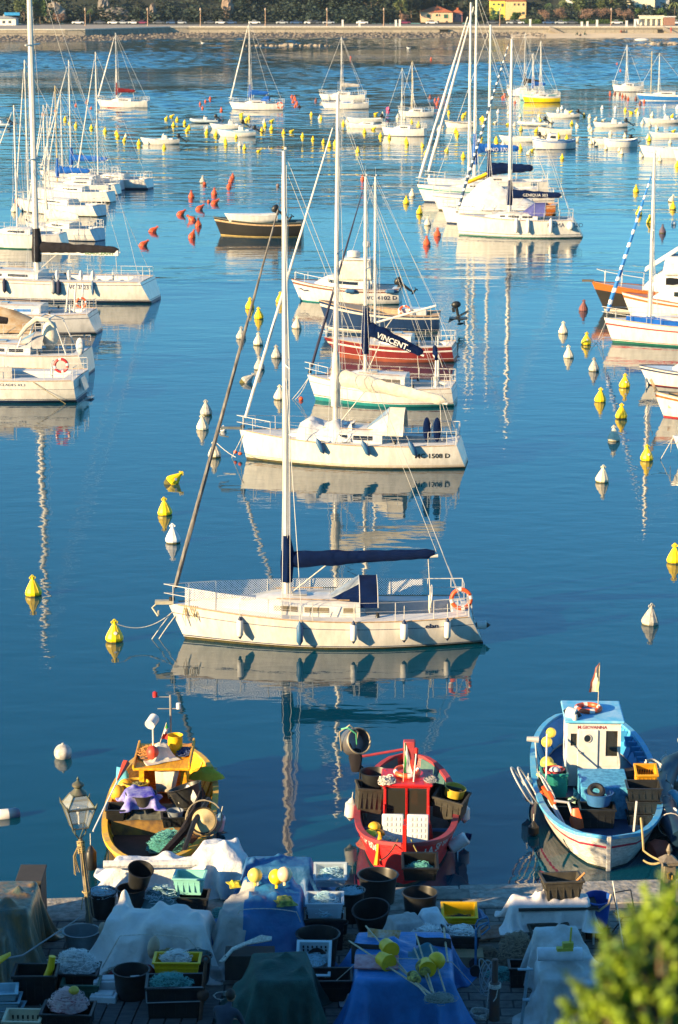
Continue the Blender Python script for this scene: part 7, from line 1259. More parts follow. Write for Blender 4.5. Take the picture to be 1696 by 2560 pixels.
mb.build('wire_wheel', STEEL, ho); mb = MB(); mb.lathe([(.02, -.05), (.16, -.04), (.18, 0), (.16, .04), (.02, .05)], 18, cz + Vector((.1, -.1, .02)), R=Matrix.Rotation(pi / 2 - .3, 3, 'Y')); mb.build('hub', RUBBER, ho); mb = lumpy([cz + Vector((.15, -.2, 0)), cz + Vector((.3, -.35, -.1)), cz + Vector((.42, -.5, -.3))], [.09, .1, .06], 8, .3); mb.build('guard', ORANGE, ho); mb = MB(); mb.tube([(.4, -.5, .95), (.75, -.5, .9), (.85, -.7, .6)], .035, 8); mb.tube([(.3, -.3, .9), (.6, -1.2, .5), (.85, -1.6, .4)], .03, 6); mb.tube([(.35, -.4, .95), (.7, -1.1, .4), (.7, -1.5, .4)], .03, 6); mb.build('arm', STEEL, ho); mb = lumpy([(.9, -.75, .85), (.92, -.8, .6), (.95, -.85, .38)], [.07, .15, .12], 8, .25); mb.build('orange_bag', ORANGE, ho)
rope_thing([(bw_(-bL / 2 + .4, -.75, 1.2), bw_(-bL / 2 - .1, -.78, .6), -.05), (bw_(-bL / 2 - .1, -.78, .6), Vector((7.2, 49.9, 1.0)), .05), (bw_(-bL / 2 - .2, -.78, .4), Vector((7.0, 49.85, 1.0)), .05)], 'thick tan mooring rope from the azure boat to the quay', r=.025, m=ROPEY)
ropecoil(bw_(.2, -1.42, 1.0), .2, 'coil of pale rope on the right rail of the azure boat', rz=0, tilt=(.3, .3))
fender(bw_(-.5, 1.66, .62), 'white fender with rope net outside the left rail of the azure boat', WPL, WPL, r=.14, L=.45, rope=.1); fender(bw_(-2.2, 1.6, .22), 'dark round fender low outside the left rail of the azure boat', BLKPL, BLKPL, r=.13, L=.2, rope=.2); fender(bw_(-1.7, -1.68, .5), 'black fender outside the right rail of the azure boat', BLKPL, BLKPL, r=.1, L=.3, rope=.2)
mb = MB(); mb.lathe([(0, 0), (.12, .02), (.26, .25), (.25, .42), (.1, .55), (0, .57)], 16); tag(mb.build('pear_fender', mat('dull_red_fender', (.42, .06, .03), .6), loc=W(1672, 2112, .2), rot=(0, -1.9, .3)), 'dull red pear fender between the azure boat and the dark inflatable', 'fender')
# dark inflatable at the right edge
o = empty('inflatable_boat', (8.72, 55.2, 0), 0, 'dark navy inflatable boat cut by the right edge beside the azure boat', 'inflatable boat'); mb = MB(); TB = mat('navy_rubber_tube', (.012, .04, .075), .45)
mb.tube([(-.85, -2.4, .45), (-.95, -1.0, .5), (-.85, .8, .55), (-.45, 2.2, .65), (.3, 2.9, .75), (1.0, 2.2, .65), (1.4, .8, .55), (1.4, -2.4, .45)], [.2, .27, .27, .26, .25, .26, .27, .22], 14); mb.build('tube', TB, o); mb = MB(); mb.box((.25, -.2, .25), (1.8, 4.4, .12)); mb.build('floor', BLKPL, o); mb = MB()
for y in (-1.6, -.4, .9): mb.torus((-.92 + .02 * y, y, .5), .285, .012, 16, 5, M=Matrix.Rotation(pi / 2, 3, 'X'))
mb.build('grab_line', ROPEW, o); mb = MB(); mb.box((-.1, .2, .75), (.5, .6, .8)); mb.tube([(-.35, .3, .6), (-.25, .3, 1.75)], .03, 6); mb.tube([(-.45, .6, .6), (-.35, .6, 1.75)], .03, 6); mb.box((-.2, .45, 1.8), (.6, .7, .08)); mb.build('console', mat('console_cream', (.5, .45, .4), .5), o, bev=.02)
fender(W(1664, 1912, .55), 'oval white fender upper left of the dark inflatable', mat('worn_white', (.6, .6, .58)), mat('worn_white', (.6, .6, .58)), r=.15, L=.34, rope=.1); fender(W(1665, 1985, .45), 'large worn white fender in the middle beside the dark inflatable', mat('worn_white', (.6, .6, .58)), BLKPL, r=.18, L=.5, rope=.15); fender(W(1690, 2044, .5), 'white fender with a pink edge below the dark inflatable', WPL, mat('pink_fender', (.6, .2, .25), .5), r=.18, L=.42, rot=(0, -.9, .4), rope=.1)
mb = MB(); mb.ball((0, 0, 0), (.2, .2, .24), 14); tag(mb.build('ball_float', mat('sky_float', (.06, .4, .6), .5), loc=W(1683, 1998, .6)), 'sky blue ball fender against the dark inflatable', 'fender')
# ================================================================ gear on the quay
QZ = 1.0
def Q(px, py, z=QZ): return P(px, py, z)
# unseen building added left of the frame to cast the quay's shade
o = empty('shade_building', (-38, 24, 1), 0, 'unseen ochre building left of the quay, added to shade it, with green shuttered windows', 'building'); mb = MB(); mb.box((0, 0, 3.95), (58, 13.6, 8.7)); mb.build('wall', mat('town_plaster', (.55, .38, .2), .9, bump=.01), o, smooth=False)
mb = MB(); mb.box((0, 0, 8.4), (58.8, 14.4, .3)); mb.build('cornice', mat('town_cornice', (.5, .46, .4), .9), o, smooth=False)
for k in range(12):
    for r__ in range(3): mb = MB(); mb.box((-26 + 4.6 * k, 6.81, 1.6 + 2.7 * r__), (1.1, .1, 1.6)); wo = mb.build('window', GLASS, o, smooth=False); mb = MB(); mb.box((-26 + 4.6 * k - .85, 6.86, 1.6 + 2.7 * r__), (.55, .08, 1.6)); mb.box((-26 + 4.6 * k + .85, 6.86, 1.6 + 2.7 * r__), (.55, .08, 1.6)); mb.build('shutter', SHG, wo, smooth=False)
mb = MB(); mb.box((20, -1, 8.9), (1.4, 1.4, 1.8)); mb.box((4, 1, 8.9), (1.2, 1.2, 1.8)); mb.build('chimney', mat('town_plaster', (.55, .38, .2)), o, smooth=False)
# street lamp
lb = Q(229, 2350); lo = empty('street_lamp', lb, .35, 'old green-bronze street lantern on a slim post at the left of the quay', 'street lamp'); BRZ = mat('aged_bronze', (.16, .14, .10), .55, .5, col2=(.09, .12, .09), vs=8)
HL = Z(2063, lb.y) - 1.0; dx = X(197, 2040, lb.y) - lb.x
mb = MB(); mb.lathe([(.13, 0), (.13, .12), (.09, .18), (.075, .5), (.05, .6), (.045, HL - .25)], 12); mb.v = [(x + (dx - .0) * max(0, z / HL), y, z) for x, y, z in mb.v]; mb.tube([(dx * .1 + .07, -.05, .5), (dx + .05, -.05, HL - .3)], .014, 5)
mb.build('post', mat('post_paint', (.20, .17, .12), .6, col2=(.10, .09, .07), vs=6), lo); mb = MB()
for k in range(4): a = k * pi / 2 + pi / 4; mb.tube([(dx, 0, HL - .28), (dx + .05 * cos(a), .05 * sin(a), HL - .22), (dx + .15 * cos(a), .15 * sin(a), HL - .12), (dx + .16 * cos(a), .16 * sin(a), HL + .02)], .014, 6)
mb.build('bracket', BRZ, lo); lan = MB(); b_, t_, hz = .15, .28, .44
cb = [(dx + sx * b_, sy * b_, HL) for sx, sy in ((-1, -1), (1, -1), (1, 1), (-1, 1))]; ct = [(dx + sx * t_, sy * t_, HL + hz) for sx, sy in ((-1, -1), (1, -1), (1, 1), (-1, 1))]
for i in range(4): lan.tube([cb[i], ct[i]], .014, 5); lan.tube([cb[i], cb[(i + 1) % 4]], .014, 5); lan.tube([ct[i], ct[(i + 1) % 4]], .024, 6)
rt = [(dx + sx * .13, sy * .13, HL + hz + .24) for sx, sy in ((-1, -1), (1, -1), (1, 1), (-1, 1))]
for i in range(4): lan.tube([ct[i], rt[i]], .014, 5); lan.tube([rt[i], rt[(i + 1) % 4]], .018, 5); lan.tube([Vector(ct[i]) + Vector((0, 0, .0)), Vector(ct[i]) + Vector((math.copysign(.03, ct[i][0] - dx), math.copysign(.03, ct[i][1]), .11))], [.03, .005], 5)
lf = lan.build('lantern_frame', BRZ, lo); mb = MB(); mb.lathe([(.15, 0), (.17, .02), (.10, .09), (.07, .13), (.12, .17), (.12, .21), (.05, .26), (.02, .29), (.03, .32), (0, .37)], 14, (dx, 0, HL + hz + .24)); mb.build('finial', BRZ, lf)
LG_ = mat('lantern_glass', (.75, .78, .72), .08, var=0, alpha=.28)
for i in range(4): mb = MB(); mb.add([cb[i], cb[(i + 1) % 4], ct[(i + 1) % 4], ct[i]], [(0, 1, 2, 3)]); mb.build('glass_pane', LG_, lf, smooth=False); mb = MB(); mb.add([ct[i], ct[(i + 1) % 4], rt[(i + 1) % 4], rt[i]], [(0, 1, 2, 3)]); mb.build('roof_pane', LG_, lf, smooth=False)
mb = MB(); mb.ball((dx, 0, HL + .32), (.05, .05, .09), 10); mb.tube([(dx, 0, HL + .05), (dx, 0, HL + .25)], .02, 6); mb.build('bulb', WPL, lf)
g = random.Random(3); mb = MB()
for k in range(7): z = HL - .32 - .04 * k; mb.torus((dx * z / HL, 0, z), .07, .016, 12, 5, M=Matrix.Rotation(g.uniform(-.5, .5), 3, 'X'))
for k in range(6): mb.tube([(dx - .05, -.05, HL - .4), (dx - .1 - g.random() * .06, -.08, HL - .55 - g.random() * .1), (dx - .06 + g.uniform(-.08, .05), -.06, HL - .8 - g.random() * .2)], .009, 4)
mb.tube([(dx * .1, -.075, .2), (dx * .95, -.075, HL - .3)], .008, 4)
for z in (1.05, .2): mb.torus((dx * z / HL, 0, z), .07, .018, 12, 5); mb.tube([(0, -.05, z), (-.18, -.08, z - .1), (-.2, -.05, z - .35)], .01, 4)
tag(mb.build('rope_lashing', ROPEY, loc=lb, rot=(0, 0, .35)), 'knotted rope ends tied round the street lantern post', 'rope')
# carved stone fountain post
pb = Vector((X(1673, 2135, 46.9), 46.9, 1.0)); po = empty('fountain_post', pb, .12, 'carved cast-iron water post with pointed finial at the right edge of the quay', 'water post'); CI = mat('cast_iron', (.24, .20, .15), .55, .2, col2=(.14, .12, .09), vs=9, bump=.01, bs=40)
mb = MB(); mb.box((0, 0, .06), (.42, .42, .12)); mb.box((0, 0, .62), (.25, .25, 1.05), taper=1.12); mb.build('shaft', CI, po, bev=.015); mb = MB(); mb.box((0, 0, 1.17), (.34, .34, .07)); mb.add([(-.18, -.18, 1.2), (.18, -.18, 1.2), (.18, .18, 1.2), (-.18, .18, 1.2), (-.05, -.05, 1.32), (.05, -.05, 1.32), (.05, .05, 1.32), (-.05, .05, 1.32)], [(0, 1, 5, 4), (1, 2, 6, 5), (2, 3, 7, 6), (3, 0, 4, 7), (4, 5, 6, 7)])
for s1 in (-1, 1): mb.tube([(s1 * .17, -.19, 1.15), (s1 * .19, -.2, 1.25)], [.035, .005], 6)
mb.build('cap', CI, po, smooth=False); mb = MB(); mb.lathe([(.05, 1.30), (.03, 1.34), (.065, 1.42), (.03, 1.52), (0, 1.57)], 12); mb.build('finial', CI, po); mb = MB(); mb.tube([(0, -.13, .98), (-.05, -.16, .96), (-.04, -.17, .87), (.03, -.17, .84), (.04, -.16, .93)], .02, 6); mb.build('spout', mat('brass', (.62, .42, .10), .35, .8), po)
# ------- left cluster
G1 = 'fishing crates on the quay'; G2 = 'black fishing tubs on the quay'
DKCLEAR = mat('brown_green_sheet', (.06, .09, .075), .35, col2=(.20, .12, .05), vs=1.2, bump=.03, bs=3, stretch=(3, 3, 1))
tarp(Q(20, 2400), .0, [(0, .25, .55, .8, 1.25), (-.3, -.6, .4, .4, .9)], [DKCLEAR], 'translucent brown-green plastic sheet over a tall pile at the left edge', ext=(1.4, 1.8), hem=.26, wr=.10, seed=2, n=54, fall=.10)
mb = MB(); mb.box((0, 0, .5), (.5, .9, 1.0)); mb.box((0, 0, 1.02), (.54, .94, .05)); tag(mb.build('wooden_locker', mat('dark_wood', (.045, .04, .035), .8), loc=Q(58, 2330) + Vector((.12, .6, 0)), smooth=False, bev=.01), 'dark wooden locker behind the plastic-covered pile at the left edge', 'locker')
tub(Q(257, 2290), .30, .55, 'black tub with pale net right of the lantern post', grp=G2); netpile(Q(257, 2290) + Vector((0, 0, .48)), .29, .29, .12, WHN, 'pale net heaped in the tub right of the lantern post', seed=1, strand=STR_B, ns=36)
tub(Q(330, 2290), .30, .62, 'black tub directly under the tilted bucket', grp=G2); tub(Q(340, 2285) + Vector((.05, .1, .62)), .26, .42, 'dark bucket tilted on top of a black tub beside the yellow boat', m=BLKPL, tilt=(.35, .2, 0), taper=.8); netpile(Q(342, 2240) + Vector((.05, -.5, 1.1)), .16, .16, .05, WHN, 'grey net scraps inside the tilted bucket', seed=21, ns=14) if 0 else None
crate(Q(475, 2285) + Vector((0, .2, .42)), .62, .5, .38, -.08, 'mint green crate beside the white covered dinghy', m=mat('mint_plastic', (.22, .55, .50), .45, var=.06), taper=.82, grp=G1); crate(Q(478, 2290) + Vector((0, .2, 0)), .7, .5, .42, -.05, 'black crate carrying the mint green crate', grp=G1)
netpile(Q(400, 2290) + Vector((0, .1, .1)), .55, .4, .45, mat('slate_net', (.10, .22, .25), .95, bump=.03, bs=50), 'grey-teal net heap between tilted bucket and mint green crate', seed=22, strand=STR_B, ns=60)
# white covered dinghy standing at the quay edge
WT = mat('white_tarp', (.60, .62, .66), .7, var=.10, vs=2, bump=.05, bs=5)
tarp(Q(440, 2215) + Vector((.2, -.1, 0)), -.04, [(-.55, .15, .95, .30, .55), (.75, .05, .42, .42, .95), (1.05, -.25, .3, .35, .8)], [WT], 'white tarpaulin over a small craft at the quay edge below the yellow boat', ext=(2.3, 1.35), hem=.24, wr=.09, seed=5, n=78, fall=.2, folds=13)
mb = MB(); mb.tube([(-1.5, 0, 0), (1.0, .05, .02)], .09, 8); o = mb.build('rolled_awning', WT, loc=Q(430, 2215) + Vector((.1, -.45, .66))); tag(o, 'white padded roll lying in front of the small craft cover', 'roll')
# big white tarpaulin
WT2 = [mat('white_tarp2', (.66, .65, .62), .7, var=.06, vs=2, bump=.05, bs=4)]
tarp(Q(370, 2420) + Vector((.05, .55, 0)), -.18, [(-.75, .75, .10, .14, 1.05), (-.35, .1, .55, .40, .82), (.55, -.05, .60, .45, .92), (-.3, -.45, .3, .2, .6)], WT2, 'large crumpled white tarpaulin covering gear in the left of the quay', ext=(2.1, 1.9), hem=.26, wr=.13, seed=7, n=84, folds=9, fold_a=.09, fall=.28)
tub(Q(205, 2375), .36, .42, 'shallow grey tub left of the large white tarpaulin', m=mat('grey_clear_plastic', (.16, .22, .24), .35), grp=G2)
crate(Q(190, 2470), .88, .62, .42, -.05, 'black crate full of white net right behind the crate with the yellow boot', grp=G1); netpile(Q(190, 2470) + Vector((0, .05, .36)), .44, .33, .34, WHN, 'tall white net heap in a black crate left of the lantern base', seed=31, strand=STR_W, ns=110)
crate(Q(190, 2500) + Vector((.1, .1, 0)), .7, .45, .36, -.03, 'bottle green crate under the white net heap crate', m=mat('bottle_green', (.01, .09, .06), .45), grp=G1)
crate(Q(92, 2500), .80, .58, .62, 0, 'big black crate holding a yellow boot at the left', grp=G1, taper=.88)
bt = Q(92, 2500) + Vector((.2, 0, .45)); mb = MB(); mb.tube([(.12, .05, .42), (.08, .04, .2), (.03, 0, .06), (-.02, -.02, 0)], [.065, .07, .075, .06], 12); mb.tube([(.04, 0, .03), (-.10, -.04, -.03), (-.2, -.06, -.04)], [.06, .06, .03], 10); tag(mb.build('rubber_boot', YPL, loc=bt), 'yellow rubber boot standing in the big black crate', 'boot')
mb = MB(); mb.tube([(-1.6, -.4, .2), (0, 0, .35), (1.1, .35, 1.0)], [.02, .018, .012], 6); tag(mb.build('fishing_rod', mat('rod_grey', (.3, .32, .35), .5), loc=Q(60, 2480) + Vector((0, 0, .4))), 'long thin grey rod lying across the crates at the left', 'rod')
crate(Q(172, 2575), .92, .62, .45, -.06, 'black crate with the pink and white net heap at the bottom left', grp=G1); netpile(Q(172, 2570) + Vector((0, .05, .38)), .36, .28, .32, mat('pink_white_net', (.62, .50, .50), .9, col2=(.40, .12, .14), vs=9, bump=.03, bs=50), 'pink and white net heap in the bottom left black crate', seed=33, strand=mat('pink_strand', (.75, .55, .55), .7, var=0), ns=110); mb = MB(); mb.ball((0, 0, 0), (.10, .10, .08), 12); tag(mb.build('net_float', mat('ochre_float', (.6, .42, .05), .6), loc=Q(172, 2570) + Vector((.12, -.02, .76))), 'ochre float on top of the pink and white net heap', 'float')
crate(Q(60, 2585), .66, .55, .38, -.03, 'cream perforated crate at the bottom left corner', m=mat('cream_plastic', (.62, .52, .36), .5, var=.08), slots=6, grp=G1)
for k in range(3): crate(Q(10, 2535) + Vector((-.05 * k, 0, .17 * k)), .72, .48, .17, .1 * k - .1, ['lowest', 'middle', 'topmost'][k] + ' pale blue fish tray stacked at the left edge', m=mat('pale_blue_tray', (.30, .45, .52), .6), grp='pale blue fish trays')
mb = MB(); mb.grid([[(-.3, 0, .0), (-.1, .02, .12), (.1, 0, .22)], [(-.28, -.15, -.02), (-.08, -.14, .05), (.12, -.12, .2)]]); o = mb.build('yellow_board', YPL, loc=Q(18, 2500) + Vector((0, 0, .75))); o.modifiers.new('s', 'SOLIDIFY').thickness = .02; tag(o, 'bright yellow plastic piece on the trays at the left edge', 'plastic piece')
tub(Q(330, 2500), .345, .62, 'large empty black tub in front of the white tarpaulin', grp=G2, taper=.8); mb = MB(); mb.box((0, 0, 0), (.18, .14, .04), R=Euler((.2, .1, .4)).to_matrix()); tag(mb.build('foam_piece', WPL, loc=Q(330, 2500) + Vector((.08, .05, .42))), 'small white foam piece in the large empty black tub', 'foam piece')
for k, (px_, py_, z_, rz_) in enumerate(((268, 2470, .12, .05), (262, 2508, .0, -.12))): mb = MB(); mb.box((0, 0, .1), (.50, .36, .2)); mb.box((0, 0, .21), (.36, .2, .03)); tag(mb.build('styrofoam_box', mat('styrofoam', (.62, .64, .66)), loc=Q(px_, py_, 1 + z_), rot=(0, 0, rz_), bev=.015), ('rear' if k == 0 else 'front') + ' white styrofoam box between the green crate and black tub', 'styrofoam box', 'styrofoam boxes on the quay')
crate(Q(440, 2540), 1.05, .62, .72, .03, 'tall black crate with pale trim before the white tarpaulin', grp=G1, taper=.92); mb = MB()
for a, b in (((-.53, -.33, .70), (.53, -.33, .72)), ((-.52, -.33, .42), (.52, -.33, .44)), ((-.53, -.33, .70), (-.52, -.33, .42)), ((.53, -.33, .72), (.52, -.33, .44))): mb.tube([a, b], .012, 4)
tag(mb.build('crate_trim', mat('pale_trim', (.28, .33, .36), .5), loc=Q(440, 2540), rot=(0, 0, .03)), 'pale rectangular strap frame on the tall black crate', 'strap')
netpile(Q(440, 2540) + Vector((-.1, .02, .62)), .42, .25, .18, GREENN, 'teal net in the tall black crate', seed=41, strand=STR_T, ns=60); crate(Q(442, 2500) + Vector((0, .35, .38)), .86, .5, .34, -.02, 'yellow crate behind the tall black crate', m=YPL, grp=G1); netpile(Q(442, 2500) + Vector((-.02, .35, .66)), .30, .2, .16, WHN, 'white net in the yellow crate behind the tall black crate', seed=42, strand=STR_W, ns=50)
mb = MB(); mb.box((0, 0, 0), (.62, .20, .05), R=Euler((.3, -.15, .15)).to_matrix()); tag(mb.build('orange_paddle', mat('orange_brown', (.45, .14, .05), .5, col2=(.25, .05, .04), vs=3), loc=Q(418, 2390) + Vector((.05, -.05, .95)), bev=.02), 'orange-brown board lying at the foot of the white tarpaulin', 'board')
for k, (px_, py_, rr) in enumerate(((264, 2380, (.10, .09, .19)), (381, 2440, (.12, .11, .24)))): mb = MB(); mb.ball((0, 0, .25), rr, 14); tag(mb.build('fender', mat('tan_fender', (.55, .42, .30), .6), loc=Q(px_, py_) + Vector((0, 0, .35 if k else .2)), rot=(0, .15 if k else -.1, 0)), ['small tan fender leaning at the lantern post base', 'long tan fender leaning under the white tarpaulin edge'][k], 'fender')
tarp(Q(335, 2455), 0, [(0, 0, .35, .15, .32)], [mat('red_black_bag', (.02, .02, .03), .7, col2=(.45, .02, .02), vs=3)], 'black and red bag under the edge of the white tarpaulin', ext=(.7, .5), hem=.1, wr=.08, n=26, seed=12, cat='bag', name='bag')
crate(Q(425, 2455) + Vector((0, .1, .1)), .5, .4, .42, .05, 'dark crate with rope scraps below the orange-brown board', grp=G1); netpile(Q(425, 2455) + Vector((0, .1, .48)), .25, .2, .1, mat('dark_scraps', (.12, .10, .06), .9), 'rope scraps piled in the dark crate', seed=44, strand=ROPEY, ns=50)
tub(Q(492, 2455), .30, .55, 'black tub with dark net right of the rope scraps', grp=G2); netpile(Q(492, 2455) + Vector((0, 0, .5)), .27, .27, .1, mat('dark_teal_net', (.05, .12, .12), .9), 'dark net in the tub right of the rope scraps', seed=45, strand=mat('dark_teal_strand', (.10, .2, .2), .8), ns=40)
# boardwalk planks
PLK = mat('weathered_plank', (.085, .085, .085), .85, col2=(.045, .045, .05), vs=3, stretch=(1, 6, 1)); pl = empty('boardwalk', Q(360, 2560), 0, 'dark weathered wooden pallet deck at the bottom left of the quay', 'pallet deck')
for k in range(9): mb = MB(); mb.box((-1.25 + .30 * k, 0, .06), (.27, 2.6, .05), rz=-.10); mb.build('plank', PLK, pl, smooth=False, bev=.006)
mb = MB(); mb.tube([(0, 0, 0), (.12, .1, 1.2)], .035, 8); mb.torus((.12, .1, 1.25), .06, .02, 12, 6, M=Matrix.Rotation(pi / 2, 3, 'X')); mb.ball((.06, .06, .55), (.12, .1, .12), 8); tag(mb.build('rusty_anchor', mat('rust', (.16, .07, .04), .9, col2=(.08, .04, .03), vs=8), loc=Q(500, 2560)), 'rusty iron stake with a ring left of the dark green net cover', 'stake')
# ------- blue covers, middle
TB_ = [mat('blue_tarp', (.015, .095, .27), .5, col2=(.02, .15, .36), vs=1.6, bump=.05, bs=4), mat('grey_tarp', (.42, .40, .37), .75, col2=(.30, .29, .28), vs=2, bump=.05, bs=5)]
TBD = [mat('navy_tarp', (.012, .075, .22), .55, col2=(.02, .12, .28), vs=1.4, bump=.05, bs=4)]
tarp(Q(697, 2260) + Vector((0, .2, 0)), 0, [(0, 0, .72, .34, .86)], TBD, 'blue tarpaulin stretched over a boxy frame at the quay edge', ext=(1.35, .95), hem=.16, wr=.06, seed=9, n=58, fall=.07, folds=15)
tarp(Q(655, 2400) + Vector((0, .55, 0)), -.04, [(.15, .25, .62, .62, 1.05), (-.5, -.2, .3, .5, .95), (.1, .75, .5, .3, 1.2)], TB_, 'large blue tarpaulin with a grey faded panel in the middle of the quay', ext=(1.6, 1.75), hem=.20, wr=.07, seed=11, n=74, fall=.12, folds=12, matf=lambda x, y: 1 if (-1.2 < x < -.28 + .12 * sin(y * 3) and y < .55 - .3 * (x + .3)) else 0)
for k, (px_, py_, m, rr, z_) in enumerate(((638, 2188, 'pale', .15, 1.42), (692, 2192, 'bright', .16, 1.42), (712, 2186, 'cream', .155, 1.5))): mb = MB(); mb.ball((0, 0, 0), rr, 16); mb.tube([(0, -.02, -rr * .9), (.0, -.06, -rr * 1.4)], .03, 6); tag(mb.build('net_float', mat('float_' + m, {'pale': (.75, .60, .12), 'bright': (.85, .62, .01), 'cream': (.78, .58, .36)}[m], .45, var=.05), loc=Q(px_, py_, z_ + 1)), {'pale': 'pale yellow ball float alone on the left of the blue covers', 'bright': 'bright yellow ball float between the two blue covers', 'cream': 'cream ball float beside the bright yellow one'}[m], 'float', 'ball floats between the blue covers')
tarp(Q(712, 2255, 2.12), .3, [(0, 0, .10, .16, .07)], [mat('olive_cloth', (.28, .33, .05), .8, col2=(.07, .1, .03), vs=9)], 'olive green rag lying on the large blue tarpaulin', ext=(.4, .5), hem=.12, wr=.08, n=26, seed=14, cat='rag', name='rag')
tarp(Q(588, 2212, 2.0), .3, [(0, 0, .05, .1, .05)], [mat('lemon_cloth', (.6, .5, .03), .8)], 'knotted yellow rag at the left corner of the blue covers', ext=(.25, .3), hem=.08, wr=.07, n=20, seed=15, cat='rag', name='rag')
crate(Q(812, 2375) + Vector((0, .25, 0)), .78, .62, .68, 0, 'tall black crate carrying clear trays of pale blue net', grp=G1)
CLR = mat('clear_plastic', (.55, .65, .72), .15, var=0, alpha=.5)
crate(Q(812, 2375) + Vector((0, .25, .68)), .72, .62, .34, 0, 'clear crate heaped with pale blue net', m=CLR, grp=G1); netpile(Q(812, 2375) + Vector((0, .22, .72)), .33, .28, .34, BLUEN, 'pale blue net in the clear crate', seed=51, strand=STR_B, ns=110); crate(Q(820, 2330) + Vector((.05, .55, .9)), .62, .42, .30, 0, 'second clear crate behind holding bluish net', m=CLR, grp=G1, tilt=(.5, 0)); netpile(Q(820, 2330) + Vector((.05, .5, .98)), .28, .2, .16, BLUEN, 'bluish net in the second clear crate', seed=52, strand=STR_B, ns=60)
tub(Q(876, 2300), .30, .66, 'black tub with bluish net right of the clear crates', grp=G2); netpile(Q(876, 2300) + Vector((0, 0, .58)), .26, .26, .08, BLUEN, 'bluish net in the tub right of the clear crates', seed=53, strand=STR_B, ns=40)
tub(Q(850, 2345), .17, .35, 'small black bucket between crates and tubs', grp=G2); tub(Q(795, 2435) + Vector((0, .3, 0)), .42, .72, 'wide black tub behind the white perforated crate', grp=G2)
crate(Q(806, 2490), 1.12, .62, .45, .02, 'long low black crate under the white perforated crate', grp=G1); crate(Q(786, 2445) + Vector((0, -.1, .25)), .62, .78, .34, -.04, 'white perforated crate standing tilted in the long black crate', m=mat('pale_white_plastic', (.55, .66, .70), .5, var=.05), slots=6, tilt=(.55, .0), grp=G1); netpile(Q(786, 2445) + Vector((0, -.12, .40)), .24, .28, .08, mat('greyblue_net', (.25, .35, .38), .9), 'grey-blue net inside the white perforated crate', seed=54, strand=STR_B, ns=30)
DG = [mat('dark_green_netting', (.012, .055, .05), .9, col2=(.02, .085, .075), vs=3, bump=.02, bs=30)]
tarp(Q(705, 2590) + Vector((0, .5, 0)), .1, [(0, 0, .55, .7, 1.15), (-.55, -.1, .35, .4, .75), (.3, .5, .3, .3, .9)], DG, 'dark green netting cover over a mound at the bottom middle', ext=(1.9, 1.8), hem=.36, wr=.05, seed=17, n=70, fall=.45, folds=17, fold_a=.04)
mb = MB(); mb.box((0, 0, .25), (.95, .5, .5)); tag(mb.build('wooden_box', mat('dark_wood', (.08, .06, .045)), loc=Q(625, 2470) + Vector((0, .15, .2)), smooth=False, bev=.01), 'dark wooden box under the thick white rope', 'box')
g = random.Random(5); mb = MB(); c0 = Q(625, 2470) + Vector((0, .1, .75))
for k in range(4): mb.tube([c0 + Vector(v) for v in ((-.5 - .02 * k, -.25, -.15), (-.32, -.12 + .03 * k, .04), (-.05, .03 + .03 * k, .10), (.22, .08 + .04 * k, .13 + .02 * k), (.42, .1 + .03 * k, .16))], .025, 6)
tag(mb.build('thick_rope', ROPEW), 'thick white twisted rope laid over the dark wooden box', 'rope')
person((X(556, 2525, 39.2), 39.2, 1.0), -.4, (.03, .05, .08), (.03, .03, .04), 'dark haired person in a navy jacket bending over at the bottom edge', pose='lean', sub=2)
# ------- tubs, right of middle
tub(Q(945, 2255), .415, .62, 'large black tub nearest the bow of the red boat', grp=G2, taper=.82); tub(Q(930, 2335) + Vector((.05, .0, .0)), .375, .62, 'tilted black tub before the large one', grp=G2, tilt=(.22, -.12, 0)); tub(Q(1062, 2395), .40, .62, 'black tub heaped with white net right of the middle', grp=G2); netpile(Q(1062, 2395) + Vector((0, 0, .52)), .33, .33, .14, WHN, 'white net with pink floats in a black tub right of the middle', seed=61, strand=STR_W, ns=60, rope_r=.008)
tub(Q(1050, 2310), .36, .70, 'black tub hidden under grey and white cloths', grp=G2); crate(Q(1050, 2255) + Vector((0, .2, .55)), .72, .52, .36, 0, 'black crate with teal net tilted at the bow of the red boat', grp=G1, tilt=(.30, 0)); netpile(Q(1050, 2255) + Vector((0, .15, .66)), .3, .18, .12, GREENN, 'teal net in the tilted crate at the bow of the red boat', seed=62, strand=STR_T, ns=40)
tarp(Q(1020, 2330, 1.55), .3, [(0, .15, .30, .28, .22)], [CGREY], 'grey cloth draped over a black tub near the red boat', ext=(.95, .95), hem=.26, wr=.06, n=40, seed=19, fall=.16, folds=7, cat='cloth', name='cloth', floor_=-.3); tarp(Q(1078, 2305, 1.62), .1, [(0, .1, .20, .17, .20)], [mat('white_cloth_q', (.62, .66, .70), .8, bump=.01)], 'white cloth draped beside the grey one near the red boat', ext=(.6, .6), hem=.16, wr=.06, n=34, seed=20, fall=.12, cat='cloth', name='cloth', floor_=-.3)
crate(Q(970, 2400), .72, .55, .52, 0, 'black crate with a paper label left of the net-filled tub', grp=G1); netpile(Q(970, 2400) + Vector((0, .02, .34)), .28, .2, .08, BLUEN, 'bluish net in the labelled black crate', seed=63, strand=STR_B, ns=40); mb = MB(); mb.box((0, 0, 0), (.11, .006, .06)); tag(mb.build('paper_label', WPL, loc=Q(970, 2400) + Vector((0, -.29, .36)), smooth=False), 'small white paper label on the front of the black crate', 'label')
